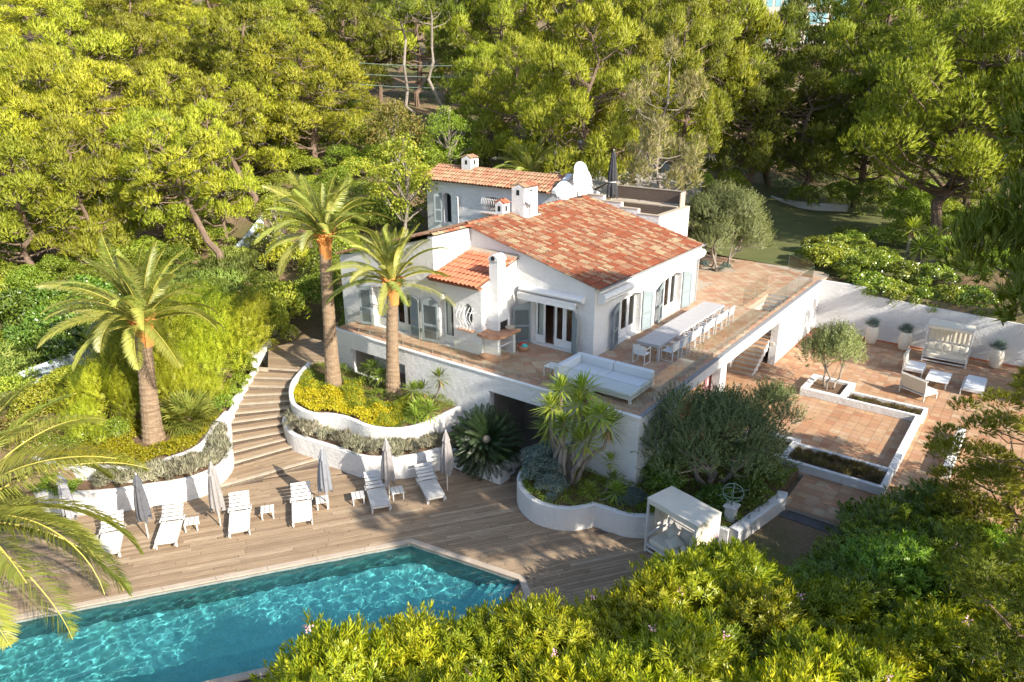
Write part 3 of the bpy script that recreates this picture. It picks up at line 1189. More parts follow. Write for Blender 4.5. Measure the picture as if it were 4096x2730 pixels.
for y0, y1, xx in ((7.62, 8.2, -0.55),):
    nn = 14
    for k in range(nn):
        f0, f1 = k / nn, (k + 1) / nn
        x0_, x1_ = xx + 0.06 * math.sin(k * 2.1), xx + 0.06 * math.sin((k + 1) * 2.1)
        cu.add([(x0_, y0 - 0.5 + (y1 - y0 + .3) * f0, PZ + .05), (x1_, y0 - 0.5 + (y1 - y0 + .3) * f1, PZ + .05), (x1_, y0 - .5 + (y1 - y0 + .3) * f1, 3.0), (x0_, y0 - .5 + (y1 - y0 + .3) * f0, 3.0)], [(0, 1, 2, 3)])
cob = part(cu, 'curtain', 'redcurtain')
tag(cob, 'red and white curtain hanging beside the loggia pillar', 'curtain')
# switch box on the doorway reveal
part(MB().cbox((-0.22, 15.47, 1.75), (0.16, 0.06, 0.16), 0.01), 'switch_box', 'pot', sw)

# staircase from patio to terrace
stc = thing('outdoor_staircase', 'white staircase with terracotta treads climbing from the patio to the terrace', 'staircase', (-1.0, 13.2, PZ))
NS = 18
rise = (TZ - PZ) / NS
for k in range(NS):
    y0 = 13.3 + k * 0.295
    z1_ = PZ + rise * (k + 1)
    part(MB().box(-1.58, y0, max(PZ, z1_ - 0.45), -0.42, y0 + 0.30, z1_ - 0.03), 'riser', 'white', stc)
    part(MB().box(-1.585, y0 - 0.03, z1_ - 0.028, -0.415, y0 + 0.31, z1_), 'tread', 'patio', stc)
part(MB().box(-1.70, 13.3, PZ, -1.60, 19.0, 3.29), 'stair_wall', 'wall', stc)
part(MB().box(-1.60, 18.62, PZ, -0.40, 18.7, 3.29), 'stair_end_wall', 'wall', stc)

# patio back wall, stepped top
bwm = thing('patio_back_wall', 'tall white wall at the back of the patio, dropping in one step', 'wall', (6, 22.8, 0))
o = part(wall_holes([(0.0, 0.3), (15.0, 0.3), (15.0, 2.75), (2.5, 3.2), (2.5, 3.62), (0.0, 3.62)], [], lambda u, v_, d: (u + .003, 22.74 + d, v_), 0.25), 'wall_face', 'wall', bwm)
fix_normals(o)
part(MB().box(0.02, 22.69, PZ - 0.005, 14.0, 22.737, PZ + 0.09), 'skirting', 'newtile', bwm)
part(MB().box(0.004, 15.55, PZ - 0.005, 0.03, 22.69, PZ + 0.09), 'skirting', 'newtile', sw)


# ------------------------------------------------------------------ low planters on the patio
def box_planter(name, label, x0, y0, x1, y1, h, soilh, th=0.26, base=PZ, skip=''):
    r = thing(name, label, 'planter', ((x0 + x1) / 2, (y0 + y1) / 2, base))
    for nm, q in (('s', (x0, y0, x1, y0 + th)), ('n', (x0, y1 - th, x1, y1)), ('w', (x0, y0 + th, x0 + th, y1 - th)), ('e', (x1 - th, y0 + th, x1, y1 - th))):
        if nm in skip:
            continue
        part(MB().cbox(((q[0] + q[2]) / 2, (q[1] + q[3]) / 2, base + h / 2), (q[2] - q[0], q[3] - q[1], h), 0.012), 'kerb', 'wall2', r)
    part(MB().box(x0 + th * .5, y0 + th * .5, base - 0.01, x1 - th * .5, y1 - th * .5, base + soilh), 'soil', 'soil', r)
    return r


box_planter('patio_planter', 'square white planter round the small olive tree on the patio', 2.2, 12.4, 4.2, 14.6, 0.36, 0.22, 0.27)
box_planter('patio_planter', 'long narrow white planter running on from the small olive tree', 4.2, 12.4, 7.5, 13.55, 0.34, 0.18, 0.16, skip='w')
box_planter('patio_planter', 'square white planter beside the shaded olive tree, empty soil', 1.75, 5.0, 3.85, 7.0, 0.38, 0.22, 0.26)
box_planter('patio_planter', 'long white planter full of small brown tufts across the patio', 3.85, 5.0, 7.4, 6.75, 0.34, 0.2, 0.19, skip='w')
lw = part(MB().cbox((7.3, 9.6, PZ + 0.17), (0.26, 5.6, 0.34), 0.012), 'low_wall', 'wall2')
tag(lw, 'straight low white wall along the right of the patio, half under pine branches', 'wall')
lw = part(MB().cbox((9.0, 9.9, PZ + 0.22), (0.3, 4.2, 0.45), 0.012), 'low_wall', 'wall2')
tag(lw, 'short low white wall standing among the pine branches', 'wall')

# ------------------------------------------------------------------ curved garden planters
CP1 = smoothpath([(-15.3, -3.75), (-14.73, -4.45), (-13.5, -5.02), (-12.2, -4.92), (-10.85, -4.75), (-9.6, -4.62), (-8.7, -4.06), (-8.1, -3.45), (-7.6, -2.35), (-7.4, -1.85)], 6)
CP2 = smoothpath([(-16.9, -1.25), (-16.0, -2.85), (-15.1, -3.72), (-14.05, -4.28), (-12.86, -4.3), (-12.28, -3.95), (-11.4, -3.72), (-10.29, -3.75), (-9.71, -3.6), (-9.01, -3.2), (-8.64, -2.55), (-8.45, -1.2), (-8.4, -0.15)], 6)
cp = thing('tiered_planter', 'curved two tier white planter holding two palms in front of the house', 'planter', (-11.5, -3, 0))
part(ribbon_wall(CP1, -0.1, 0.95, 0.22, 0.006), 'lower_wall', 'wall2', cp, smooth=False)
part(ribbon_wall(CP2, -0.1, lambda f: 1.75 + 0.35 * max(0, 1 - f * 5), 0.2, 0.01), 'upper_wall', 'wall2', cp)
part(MB().prism([(x, y) for x, y in CP1] + [(-7.6, -0.15), (-15.3, -0.15)], -0.1, 0.84), 'soil', 'soil', cp)
part(MB().prism([(x, y) for x, y in CP2] + [(-16.9, -0.13)], 0.0, 1.66), 'soil', 'soil', cp)
CPS = [(x, y) for x, y in CP2] + [(-16.9, -0.13)]

LP1 = smoothpath([(-19.5, -13.9), (-17.4, -13.4), (-16.2, -12.8), (-15.2, -11.9), (-14.45, -10.9), (-13.75, -9.9), (-13.5, -9.1), (-13.62, -8.3), (-14.3, -7.45), (-15.2, -6.9), (-15.9, -6.4)], 6)
LP2 = smoothpath([(-19.5, -12.9), (-17.4, -12.3), (-16.3, -11.6), (-15.3, -11.05), (-14.85, -10.5), (-14.7, -9.6), (-14.62, -8.9), (-14.9, -8.1), (-15.9, -7.0), (-16.6, -6.0)], 6)
lp = thing('tiered_planter', 'curved two tier white planter with silver lavender and one palm by the boardwalk', 'planter', (-16, -10, 0))
part(ribbon_wall(LP1, -0.1, lambda f: 0.92 + 0.25 * max(0, f - .85) / .15, 0.2, 0.006), 'lower_wall', 'wall2', lp)
part(ribbon_wall(LP2, -0.1, lambda f: 1.42, 0.2, 0.012), 'upper_wall', 'wall2', lp)
part(MB().prism([(x, y) for x, y in LP1] + [(-19.5, -6.4)], -0.1, 0.83), 'soil', 'soil', lp)
part(MB().prism([(x, y) for x, y in LP2] + [(-19.5, -6.0)], 0.0, 1.34), 'soil', 'soil', lp)
# wall stepping up the left of the boardwalk
sg = thing('garden_wall', 'white wall stepping up along the boardwalk below the bamboo', 'wall', (-17.6, -4.6, 0))
for k, (a_, b_, zt) in enumerate((((-16.2, -6.35), (-17.1, -5.3), 1.32), ((-17.1, -5.3), (-17.9, -4.2), 1.58), ((-17.9, -4.2), (-18.7, -3.0), 1.86), ((-18.7, -3.0), (-20.2, -2.3), 2.05), ((-20.2, -2.3), (-20.9, -0.6), 2.15))):
    part(ribbon_wall([a_, b_], -0.1, zt, 0.22 + 0.01 * (k % 2), 0.0), 'wall_section', 'wall2', sg)

RP1 = smoothpath([(-3.95, -0.25), (-4.0, -1.3), (-3.75, -2.15), (-3.15, -2.78), (-2.4, -3.1), (-1.7, -3.05), (-1.15, -2.8), (-0.75, -2.35), (-0.6, -2.03)], 6)
RP2 = smoothpath([(-0.6, -2.03), (0.0, -1.97), (0.6, -1.92), (1.2, -1.6), (1.7, -1.0), (2.6, -0.75), (3.8, -0.72)], 6)
rp = thing('scalloped_planter', 'scalloped white planter with yuccas and olive tree beside the deck', 'planter', (-1, -1.5, 0))
part(ribbon_wall(RP1, -0.1, 0.9, 0.22, 0.006), 'curved_wall', 'wall2', rp)
part(ribbon_wall(RP2, -0.1, 0.88, 0.22, 0.006), 'curved_wall', 'wall2', rp)
part(ribbon_wall([(3.95, -0.72), (4.55, 2.3), (4.5, 2.6)], -0.1, 0.95, 0.36, 0.0), 'side_wall', 'wall2', rp)
RPS = [(-3.9, -0.14)] + [(x, y) for x, y in RP1] + [(x, y) for x, y in RP2] + [(4.4, 2.3), (4.4, 4.9), (0.02, 4.9), (0.02, -0.14)]
part(MB().prism(RPS, -0.1, 0.78), 'soil', 'soil', rp)
for k in range(5):
    f = 0.1 + 0.2 * k
    part(MB().tube([(3.95 + .6 * f, -0.72 + 3.0 * f, 0.95), (3.95 + .6 * f, -0.72 + 3.0 * f, 1.1)], 0.03, 8), 'glass_clamp', 'metal', rp)
cyp = thing('cycad_planter', 'pointed white planter under the dark cycad next to the lounger', 'planter', (-6, -1.2, 0))
part(ribbon_wall([(-7.3, -1.85), (-5.0, -1.8)], -0.1, 0.8, 0.2), 'front_wall', 'wall2', cyp)
part(ribbon_wall([(-4.98, -1.9), (-4.98, -1.0), (-4.98, -0.2)], -0.1, lambda f: 0.8, 0.2), 'side_wall', 'wall2', cyp)
part(MB().prism([(-7.3, -1.85), (-5.0, -1.8), (-5.0, -0.2), (-7.4, -0.15)], -0.1, 0.7), 'soil', 'soil', cyp)
# wooden steps between the cycad planter and the scalloped one
es = MB()
for k in range(3):
    es.box(-4.86, -1.3 + .35 * k, -0.02, -4.12, -0.16, 0.14 * (k + 1))
struct(es, 'entry_steps', 'darkwood')


# ------------------------------------------------------------------ roofs of barrel tiles
def tile_shape(r0, r1, L, nseg=5, lip=0.014, lift=0.028):
    v, f = [], []
    for (r, y, z) in ((r0, 0.0, lift), (r1, L, 0.0)):
        for k in range(nseg + 1):
            a_ = math.pi * k / nseg
            v.append((r * math.cos(a_), y, z + r * 0.82 * math.sin(a_)))
    for k in range(nseg):
        f.append((k, k + 1, nseg + 1 + k + 1, nseg + 1 + k)[::-1])
    b_ = len(v)
    for k in range(nseg + 1):
        a_ = math.pi * k / nseg
        v.append(((r0 - lip) * math.cos(a_), 0.004, lift + (r0 - lip) * 0.82 * math.sin(a_)))
    for k in range(nseg):
        f.append((k, k + 1, b_ + k + 1, b_ + k))
    return np.array(v), f


def barrel_roof(parent, O, U, V, nu, nv, su, sv, mat, limit, skip=None, sag=0.006):
    O, U, V = Vector(O), Vector(U).normalized(), Vector(V).normalized()
    N = U.cross(V).normalized()
    if N.z < 0:
        N = -N
    # right-handed frame for the tile objects
    X = V.cross(N).normalized()
    tv, tf = tile_shape(su * 0.44, su * 0.36, sv * 1.16)
    me = bpy.data.meshes.new('roof_tile')
    me.from_pydata([tuple(p) for p in tv], [], tf)
    me.materials.append(MT[mat])
    items = []
    pv, pf_ = [], []
    for i in range(nu):
        for j in range(nv):
            p = O + U * ((i + .5) * su) + V * (j * sv) + N * rnd.uniform(-sag, sag)
            pc = p + V * (sv * .5)
            if skip and skip(pc):
                continue
            sp = screen(pc)
            items.append((sp[2] if sp else 1e9, p, rnd.uniform(-.012, .012), rnd.uniform(-.03, .03)))
            # pan tile between two covers
            q = O + U * (i * su) + V * (j * sv)
            b_ = len(pv)
            hw = su * 0.26
            pv += [q - U * hw + N * 0.02, q + U * hw + N * 0.02, q + U * hw + V * (sv * 1.1) + N * 0.002, q - U * hw + V * (sv * 1.1) + N * 0.002]
            pf_.append((b_, b_ + 1, b_ + 2, b_ + 3))
    items.sort(key=lambda q: q[0])
    rv, rf = [], []
    for k, (d, p, dx, tw) in enumerate(items):
        ct, st_ = math.cos(tw), math.sin(tw)
        X2 = X * ct + V * st_
        V2 = V * ct - X * st_
        mat4 = Matrix(((X2.x, V2.x, N.x, p.x + X.x * dx), (X2.y, V2.y, N.y, p.y + X.y * dx), (X2.z, V2.z, N.z, p.z + X.z * dx), (0, 0, 0, 1)))
        if k < limit:
            o = bpy.data.objects.new('roof_tile', me)
            COL.objects.link(o)
            o.parent = parent
            mat4.translation = mat4.translation - _world(parent)
            o.matrix_local = mat4
        else:
            b_ = len(rv)
            rv += [mat4 @ Vector(q) for q in tv]
            rf += [tuple(q + b_ for q in fc) for fc in tf]
    if rv:
        mb = MB()
        mb.v, mb.f = [tuple(q) for q in rv], rf
        part(mb, 'roof_tile_field', mat, parent, kind='stuff')
    mb = MB()
    mb.v, mb.f = [tuple(q) for q in pv], pf_
    part(mb, 'pan_tile_field', mat, parent, kind='stuff')


def ridge_tiles(parent, p, q, r, L, mat):
    p, q = Vector(p), Vector(q)
    d = (q - p).normalized()
    n_ = int((q - p).length / L)
    Xv = d.cross(Vector((0, 0, 1))).normalized()
    tv, tf = tile_shape(r, r * .9, L * 1.12, 6, 0.015, 0.02)
    me = bpy.data.meshes.new('ridge_tile')
    me.from_pydata([tuple(v_) for v_ in tv], [], tf)
    me.materials.append(MT[mat])
    N = Xv.cross(d)
    for k in range(n_):
        o = bpy.data.objects.new('ridge_tile', me)
        COL.objects.link(o)
        o.parent = parent
        P = p + d * (k * L) - _world(parent)
        o.matrix_local = Matrix(((Xv.x, d.x, N.x, P.x), (Xv.y, d.y, N.y, P.y), (Xv.z, d.z, N.z, P.z), (0, 0, 0, 1)))


# ------------------------------------------------------------------ villa
villa = thing('villa', 'white rendered villa with a broad red tiled roof and grey blue shutters on the terrace', 'house', (-9.5, 6, TZ))
RX, RZ, EX, EZ = -11.15, 8.58, -4.33, 6.80
SLP = (RZ - EZ) / (EX - RX)
YG, YW = 3.9, 1.34


def zroof(x):
    return RZ - SLP * (x - RX) if x > RX else RZ - 0.285 * (RX - x)


def door_leaf(parent, to3, u0, u1, v0, v1, d, panel=0.35, mat='white', stile=0.09, rise=(0, 0)):
    """glazed leaf: frame + pane, in wall coordinates"""
    fr, gl = MB(), MB()

    def bx(a0, b0, a1, b1, d0, d1, ra=0.0, rb=0.0):
        vs = [to3(a0, b0, d0), to3(a1, b0, d0), to3(a1, b1 + rb, d0), to3(a0, b1 + ra, d0), to3(a0, b0, d1), to3(a1, b0, d1), to3(a1, b1 + rb, d1), to3(a0, b1 + ra, d1)]
        fr.add(vs, [(0, 1, 2, 3), (7, 6, 5, 4), (0, 4, 5, 1), (1, 5, 6, 2), (2, 6, 7, 3), (3, 7, 4, 0)])
    bx(u0, v0, u0 + stile, v1, d, d + .06, rise[0], rise[0])
    bx(u1 - stile, v0, u1, v1, d, d + .06, rise[1], rise[1])
    bx(u0 + stile, v0, u1 - stile, v0 + panel, d + .005, d + .055)
    bx(u0 + stile, v0 + panel * .3, u1 - stile, v0 + panel * .38, d - .004, d + .02)
    bx(u0 + stile, v0 + panel * .66, u1 - stile, v0 + panel * .74, d - .004, d + .02)
    bx(u0 + stile, v1 - stile, u1 - stile, v1, d + .005, d + .055, rise[0], rise[1])
    g0, g1 = v0 + panel, v1 - stile
    gl.add([to3(u0 + stile, g0, d + .03), to3(u1 - stile, g0, d + .03), to3(u1 - stile, g1, d + .03), to3(u0 + stile, g1, d + .03)], [(0, 1, 2, 3)])
    f_ = part(fr, 'glazed_door', mat, parent)
    fix_normals(f_)
    p_ = part(gl, 'pane', 'pane', f_)
    return f_


front = lambda Y: (lambda u, v_, d: (u, Y + d, v_))
side = lambda X: (lambda u, v_, d: (X - d, u, v_))

# gable wall on the right, facing the sofa
gh = arch(-7.5, -5.42, TZ + 0.03, 5.82, 0.24)
o = part(wall_holes([(-11.1, TZ - 0.2), (EX, TZ - 0.2), (EX, zroof(EX) - .1), (-11.1, zroof(-11.1) - .1)], [gh], front(YG), 0.4), 'gable_wall', 'wall', villa)
fix_normals(o)
for k in range(4):
    a_ = -7.48 + k * 0.51
    if k == 1:
        continue
    door_leaf(villa, front(YG), a_, a_ + 0.5, TZ + 0.04, 5.56, 0.24, 0.36, rise=(0.05 if k in (0, 3) else .16, 0.05 if k in (0, 3) else .16))
# the leaf that stands ajar
ca, sa = math.cos(math.radians(50)), math.sin(math.radians(50))
hx = -6.46
door_leaf(villa, lambda u, v_, d: (hx - .5 * ca * ((-6.46 - u) / .5) , YG + .24 + d * .6 + .5 * sa * (1 - (u + 6.96) / .5) * 1.0, v_), -6.96, -6.46, TZ + 0.04, 5.7, 0.0, 0.36)
shutter(villa, (-7.56, 3.84, TZ + .05), math.radians(180 + 42), 0.78, 1.92, -0.22)
shutter(villa, (-5.36, 3.84, TZ + .05), math.radians(-38), 0.62, 1.92, -0.22)
# right facade
fh = [arch(6.05, 8.2, TZ + 0.03, 5.72, 0.2), arch(10.5, 12.62, TZ + 0.03, 5.72, 0.2)]
o = part(wall_holes([(YG + .01, TZ - .2), (14.25, TZ - .2), (14.25, EZ - .02), (YG + .01, EZ - .02)], fh, side(EX + .002), 0.42), 'facade_wall', 'wall', villa)
fix_normals(o)
for y0, y1 in ((6.05, 8.2), (10.5, 12.62)):
    w_ = (y1 - y0) / 3
    for k in range(3):
        rr = (0.0, .12) if k == 0 else ((.12, .12) if k == 1 else (.12, 0))
        door_leaf(villa, side(EX), y0 + w_ * k + .01, y0 + w_ * (k + 1) - .01, TZ + 0.04, 5.52, 0.3, 0.36, rise=rr)
    part(MB().box(EX - .12, y0 + .05, TZ + .02, EX - .08, y0 + .6, 5.5), 'curtain_panel', 'curtain', villa) if False else None
for hy, sg_, w_ in ((5.98, -1, .84), (8.27, 1, .70), (10.43, -1, .80), (12.69, 1, .72)):
    a_ = math.radians(90 - 14) if sg_ > 0 else math.radians(-90 + 14)
    shutter(villa, (EX + .05, hy, TZ + .05), a_, w_, 1.96, -0.18)
o = part(wall_holes([(RX, TZ - .2), (EX, TZ - .2), (EX, EZ - .02), (RX, RZ - .1)], [], front(14.2), 0.25), 'rear_wall', 'wall', villa)
fix_normals(o)
# cornice and gutter of the right facade
prof = [(0, 5.94), (.05, 5.96), (.1, 6.0), (.28, 6.05), (.32, 6.09), (.30, 6.13), (.35, 6.17), (.385, 6.26), (.36, 6.36), (.28, 6.43), (.12, 6.45), (.1, 6.52), (0, 6.54)]
cm = MB()
for yy in (YG + .22, 14.6):
    cm.v += [(EX + .004 + a_, yy, z) for a_, z in prof]
npf = len(prof)
for k in range(npf - 1):
    cm.f.append((k, k + 1, npf + k + 1, npf + k)[::-1])
cm.f.append(tuple(range(npf)))
cm.f.append(tuple(range(npf * 2 - 1, npf - 1, -1)))
fix_normals(part(cm, 'cornice', 'white', villa))
gt = MB()
for yy in (YG - .1, 14.5):
    for k in range(7):
        a_ = math.pi + math.pi * k / 6
        gt.v.append((-4.02 + .085 * math.cos(a_), yy, 6.74 + .085 * math.sin(a_)))
for k in range(6):
    gt.f.append((k, k + 1, 7 + k + 1, 7 + k))
gt.f.append(tuple(range(7)))
gt.f.append(tuple(range(13, 6, -1)))
part(gt, 'gutter', 'zinc', villa)
part(MB().tube([(-4.1, 14.38, 6.66), (-4.22, 14.36, 6.5), (-4.24, 14.34, 3.65)], .045, 8), 'downpipe', 'zinc', villa)

# projecting volume with the small red roof
vh = [arch(-10.75, -9.93, TZ + .03, 5.86, .36)]
ov = [(-9.085 + .25 * math.cos(t_), 5.3 + .52 * math.sin(t_)) for t_ in [2 * math.pi * k / 20 for k in range(20)]]
wh = [arch(-15.02, -12.55, TZ + .03, 5.72, .16)]
XL, XR, XV = -17.15, -11.0, -8.35
o = part(wall_holes([(XL, -0.1), (XV, -0.1), (XV, 6.62), (XR, 6.62), (XR, zroof(XR) - .12), (-13.0, 7.86), (-14.6, 7.45), (-15.6, 7.2), (-16.4, 6.95), (XL, 6.82)],
                    vh + wh + [ov], front(YW), 0.42), 'front_wall', 'wall', villa)
fix_normals(o)
door_leaf(villa, front(YW), -10.73, -9.95, TZ + .04, 5.72, .3, .36)
w_ = (2.47) / 4
for k in range(4):
    door_leaf(villa, front(YW), -15.0 + w_ * k + .01, -15.0 + w_ * (k + 1) - .01, TZ + .04, 5.6, .3, .36)
part(MB().add([(-9.5, YW + .3, 4.6), (-8.6, YW + .3, 4.6), (-8.6, YW + .3, 6.0), (-9.5, YW + .3, 6.0)], [(0, 1, 2, 3)]), 'pane', 'pane', villa)
part(MB().box(-14.95, YW + .46, TZ + .05, -14.2, YW + .5, 5.6), 'curtain_panel', 'curtain', villa)
part(MB().box(-10.7, YW + .46, TZ + .05, -10.45, YW + .5, 5.7), 'curtain_panel', 'curtain', villa)
part(MB().box(-7.45, YG + .46, TZ + .05, -7.2, YG + .5, 5.7), 'curtain_panel', 'curtain', villa)
shutter(villa, (-15.06, YW - .05, TZ + .05), math.radians(180 + 18), .66, 1.98, -0.12)
shutter(villa, (-12.5, YW - .05, TZ + .05), math.radians(-10), .64, 1.98, -0.12)
# arched leaf left of the small door
s_ = shutter(villa, (-10.82, YW - .05, TZ + .05), math.radians(180 + 8), .86, 1.84, 0.0)
hd = MB()
arc = [(0.86 * (1 - k / 12), 1.84 + .24 * math.sin(math.pi * k / 12)) for k in range(13)]
hd.v = [(x, -.0225, z) for x, z in arc] + [(x, .0225, z) for x, z in arc]
hd.f = [tuple(range(13)), tuple(range(25, 12, -1))] + [(k, k + 1, 14 + k, 13 + k) for k in range(12)]
h_ = part(hd, 'arched_head', 'shutter', None)
h_.parent = s_
part(MB().box(-10.42, YW - .26, 5.86, -10.28, YW, 6.06), 'door_hood', 'wall', villa)


def grille(parent, to3, u0, u1, v0, v1, nb, r=.014, bulge=.3, hoop=True):
    mb = MB()
    for k in range(nb):
        u = u0 + (u1 - u0) * k / (nb - 1)
        pts = []
        for j in range(11):
            t_ = j / 10
            b_ = .10 + bulge * (math.sin(math.pi * min(1, (1 - t_) * 1.25)) ** 1.2 if t_ > .2 else math.sin(math.pi * min(1, (1 - t_) * 1.25)))
            pts.append(to3(u, v0 + (v1 - v0) * t_, -b_))
        mb.tube(pts, r, 6)
        cpt = [to3(u + .05 * math.cos(a_) - .05, v0 + .06 + .06 * math.sin(a_), -.12 - bulge * .55) for a_ in [k2 * .7 for k2 in range(9)]]
        mb.tube(cpt, r * .9, 5)
    for t_ in (0.0, .8):
        b_ = .10 if t_ == 0 else .10 + bulge * .45
        mb.tube([to3(u0 - .04, v0 + (v1 - v0) * t_, 0), to3(u0 - .03, v0 + (v1 - v0) * t_, -b_), to3(u1 + .03, v0 + (v1 - v0) * t_, -b_), to3(u1 + .04, v0 + (v1 - v0) * t_, 0)], r * 1.1, 6)
    return part(mb, 'window_grille', 'white', parent)


grille(villa, front(YW), -9.45, -8.72, 4.72, 5.7, 5, .012, .26)
part(MB().box(-9.5, YW - .3, 4.66, -8.66, YW, 4.70), 'window_sill', 'brick', villa)
# side faces of the volume and of the taller left half
o = part(wall_holes([(YW + .005, -.1), (YG, -.1), (YG, 7.45), (YW + .005, 6.66)], [], side(XV + .002), .3), 'volume_side_wall', 'wall', villa)
fix_normals(o)
o = part(wall_holes([(YW + .005, 6.0), (YG + .2, 6.0), (YG + .2, zroof(XR) - .1), (YW + .005, zroof(XR) - .1)], [], side(XR + .002), .3), 'upper_side_wall', 'wall', villa)
fix_normals(o)
o = part(wall_holes([(YW, -.1), (13, -.1), (13, 6.75), (YW, 6.75)], [], lambda u, v_, d: (XL + d, u + .004, v_), .3), 'left_wall', 'wall', villa)
fix_normals(o)
# rooms behind the glass
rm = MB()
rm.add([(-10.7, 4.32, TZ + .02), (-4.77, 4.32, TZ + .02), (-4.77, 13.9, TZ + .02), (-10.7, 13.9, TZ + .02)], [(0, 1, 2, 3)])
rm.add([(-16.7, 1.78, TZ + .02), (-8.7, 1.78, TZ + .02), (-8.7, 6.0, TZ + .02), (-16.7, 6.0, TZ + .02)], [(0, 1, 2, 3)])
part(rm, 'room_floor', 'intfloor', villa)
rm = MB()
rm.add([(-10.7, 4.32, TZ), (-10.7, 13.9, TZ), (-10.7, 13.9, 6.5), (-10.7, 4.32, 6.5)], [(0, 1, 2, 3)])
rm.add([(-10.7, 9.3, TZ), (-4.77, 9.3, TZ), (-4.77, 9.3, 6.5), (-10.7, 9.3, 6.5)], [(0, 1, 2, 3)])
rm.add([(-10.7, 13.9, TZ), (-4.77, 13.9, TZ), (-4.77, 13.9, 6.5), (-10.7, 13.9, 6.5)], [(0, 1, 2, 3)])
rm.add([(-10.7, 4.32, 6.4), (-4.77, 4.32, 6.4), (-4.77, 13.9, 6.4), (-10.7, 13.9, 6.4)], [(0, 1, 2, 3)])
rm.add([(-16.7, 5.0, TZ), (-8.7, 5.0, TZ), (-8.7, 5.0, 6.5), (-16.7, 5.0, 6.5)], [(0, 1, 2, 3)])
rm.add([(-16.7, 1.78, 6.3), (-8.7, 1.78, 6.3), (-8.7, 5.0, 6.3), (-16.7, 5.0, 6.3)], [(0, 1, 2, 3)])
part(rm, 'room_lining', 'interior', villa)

# roofs
und = MB()
und.add([(EX + .24, YG - .12, zroof(EX + .24) - .03), (EX + .24, 14.42, zroof(EX + .24) - .03), (RX, 14.42, RZ - .03), (RX, YG - .12, RZ - .03)], [(0, 1, 2, 3)])
und.add([(XL - .2, YW - .1, zroof(XL - .2) - .03), (RX, YW - .1, RZ - .03), (RX, 12.85, RZ - .03), (XL - .2, 12.85, zroof(XL - .2) - .03)], [(0, 1, 2, 3)])
roof = part(und, 'main_roof', 'underroof', villa)
SLL = math.hypot(1, SLP)
barrel_roof(roof, (EX + .3, YG - .12, zroof(EX + .3)), (0, 1, 0), (-1, 0, SLP), 50, 17, .211, .435, 'rooftile', 300,
            skip=lambda p: (-11.35 < p.x < -10.42 and 7.3 < p.y < 8.75))
barrel_roof(roof, (XL - .25, YW - .1, zroof(XL - .25)), (0, 1, 0), (1, 0, .285), 54, 18, .213, .36, 'oldtile', 0,
            skip=lambda p: p.x > RX + (0.1 if p.y < YG else -.05))
ridge_tiles(roof, (RX, YG - .1, RZ + .02), (RX, 6.6, RZ + .02), .12, .38, 'rooftile')
ridge_tiles(roof, (RX, 9.0, RZ + .02), (RX, 12.0, RZ + .02), .12, .38, 'rooftile')
ridge_tiles(roof, (XR + .0, YW - .08, zroof(XR) + .0), (XR, YG, zroof(XR) + .0), .11, .36, 'rooftile')
vb = MB()
for k in range(18):
    pass
und = MB()
und.add([(XR - .12, YW - .32, 6.68), (XV + .1, YW - .32, 6.68), (XV + .1, YG, 7.42), (XR - .12, YG, 7.42)], [(0, 1, 2, 3)])
und.box(XR - .10, YW - .26, 6.58, XV + .08, YW + .02, 6.65)
sroof = part(und, 'porch_roof', 'underroof', villa)
barrel_roof(sroof, (XR - .10, YW - .38, 6.70), (1, 0, 0), (0, 1, .253), 12, 7, .232, .415, 'newtile', 300)
part(MB().box(XR + .0, YW + .1, 6.9, XR + .02, YG, 7.0), 'mortar_fillet', 'grout', villa)
part(MB().add([(XR - .02, YG - .02, 7.40), (XV + .1, YG - .02, 7.40), (XV + .1, YG - .02, 7.60), (XR - .02, YG - .02, 7.60), (XR - .02, YG - .25, 7.40), (XV + .1, YG - .25, 7.40)], [(3, 2, 5, 4)]), 'mortar_fillet', 'grout', villa)


# ------------------------------------------------------------------ chimneys
def chimney(parent, x0, y0, x1, y1, z0, z1, win=.09, capmat='oldtile', name='chimney'):
    """white stack with small openings under a two-pitch tile cap"""
    mb = MB().box(x0, y0, z0, x1, y1, z1)
    xm = (x0 + x1) / 2
    e = .03
    mb.add([(x0, y0, z1), (x1, y0, z1), (xm, y0, z1 + .16), (x0, y1, z1), (x1, y1, z1), (xm, y1, z1 + .16)], [(0, 1, 2), (5, 4, 3), (1, 4, 5, 2), (3, 0, 2, 5)])
    c_ = part(mb, name, 'wall', parent)
    hl = MB()
    h = (z1 - z0)
    hz0 = z1 - .34
    hl.box(xm - win, y0 - .004, hz0, xm + win, y0 + .02, hz0 + .26)
    hl.box(x1 - .02, (y0 + y1) / 2 - win, hz0, x1 + .004, (y0 + y1) / 2 + win, hz0 + .26)
    part(hl, 'flue_opening_shade', 'dark', c_)  # dark blocks on the closed stack, coloured as shaded openings
    nn = max(2, int((y1 - y0) / .22))
    cap = MB()
    tv, tf = tile_shape(.12, .1, .34, 5)
    for sgn in (-1, 1):
        for k in range(nn):
            yy = y0 + (k + .5) * (y1 - y0) / nn
            px = xm + sgn * ((x1 - x0) / 2 + .08)
            V_ = Vector((-sgn * ((x1 - x0) / 2 + .08), 0, .2)).normalized()
            X_ = Vector((0, 1, 0))
            N_ = X_.cross(V_)
            if N_.z < 0:
                X_ = -X_
                N_ = -N_
            L_ = math.hypot((x1 - x0) / 2 + .08, .2) / .34
            for q in range(1):
                b_ = len(cap.v)
                cap.v += [tuple(Vector((px, yy, z1 + .0)) + X_ * p[0] + V_ * p[1] * L_ + N_ * p[2]) for p in tv]
                cap.f += [tuple(i + b_ for i in fc) for fc in tf]
    part(cap, 'cap_tiles', capmat, c_)
    return c_


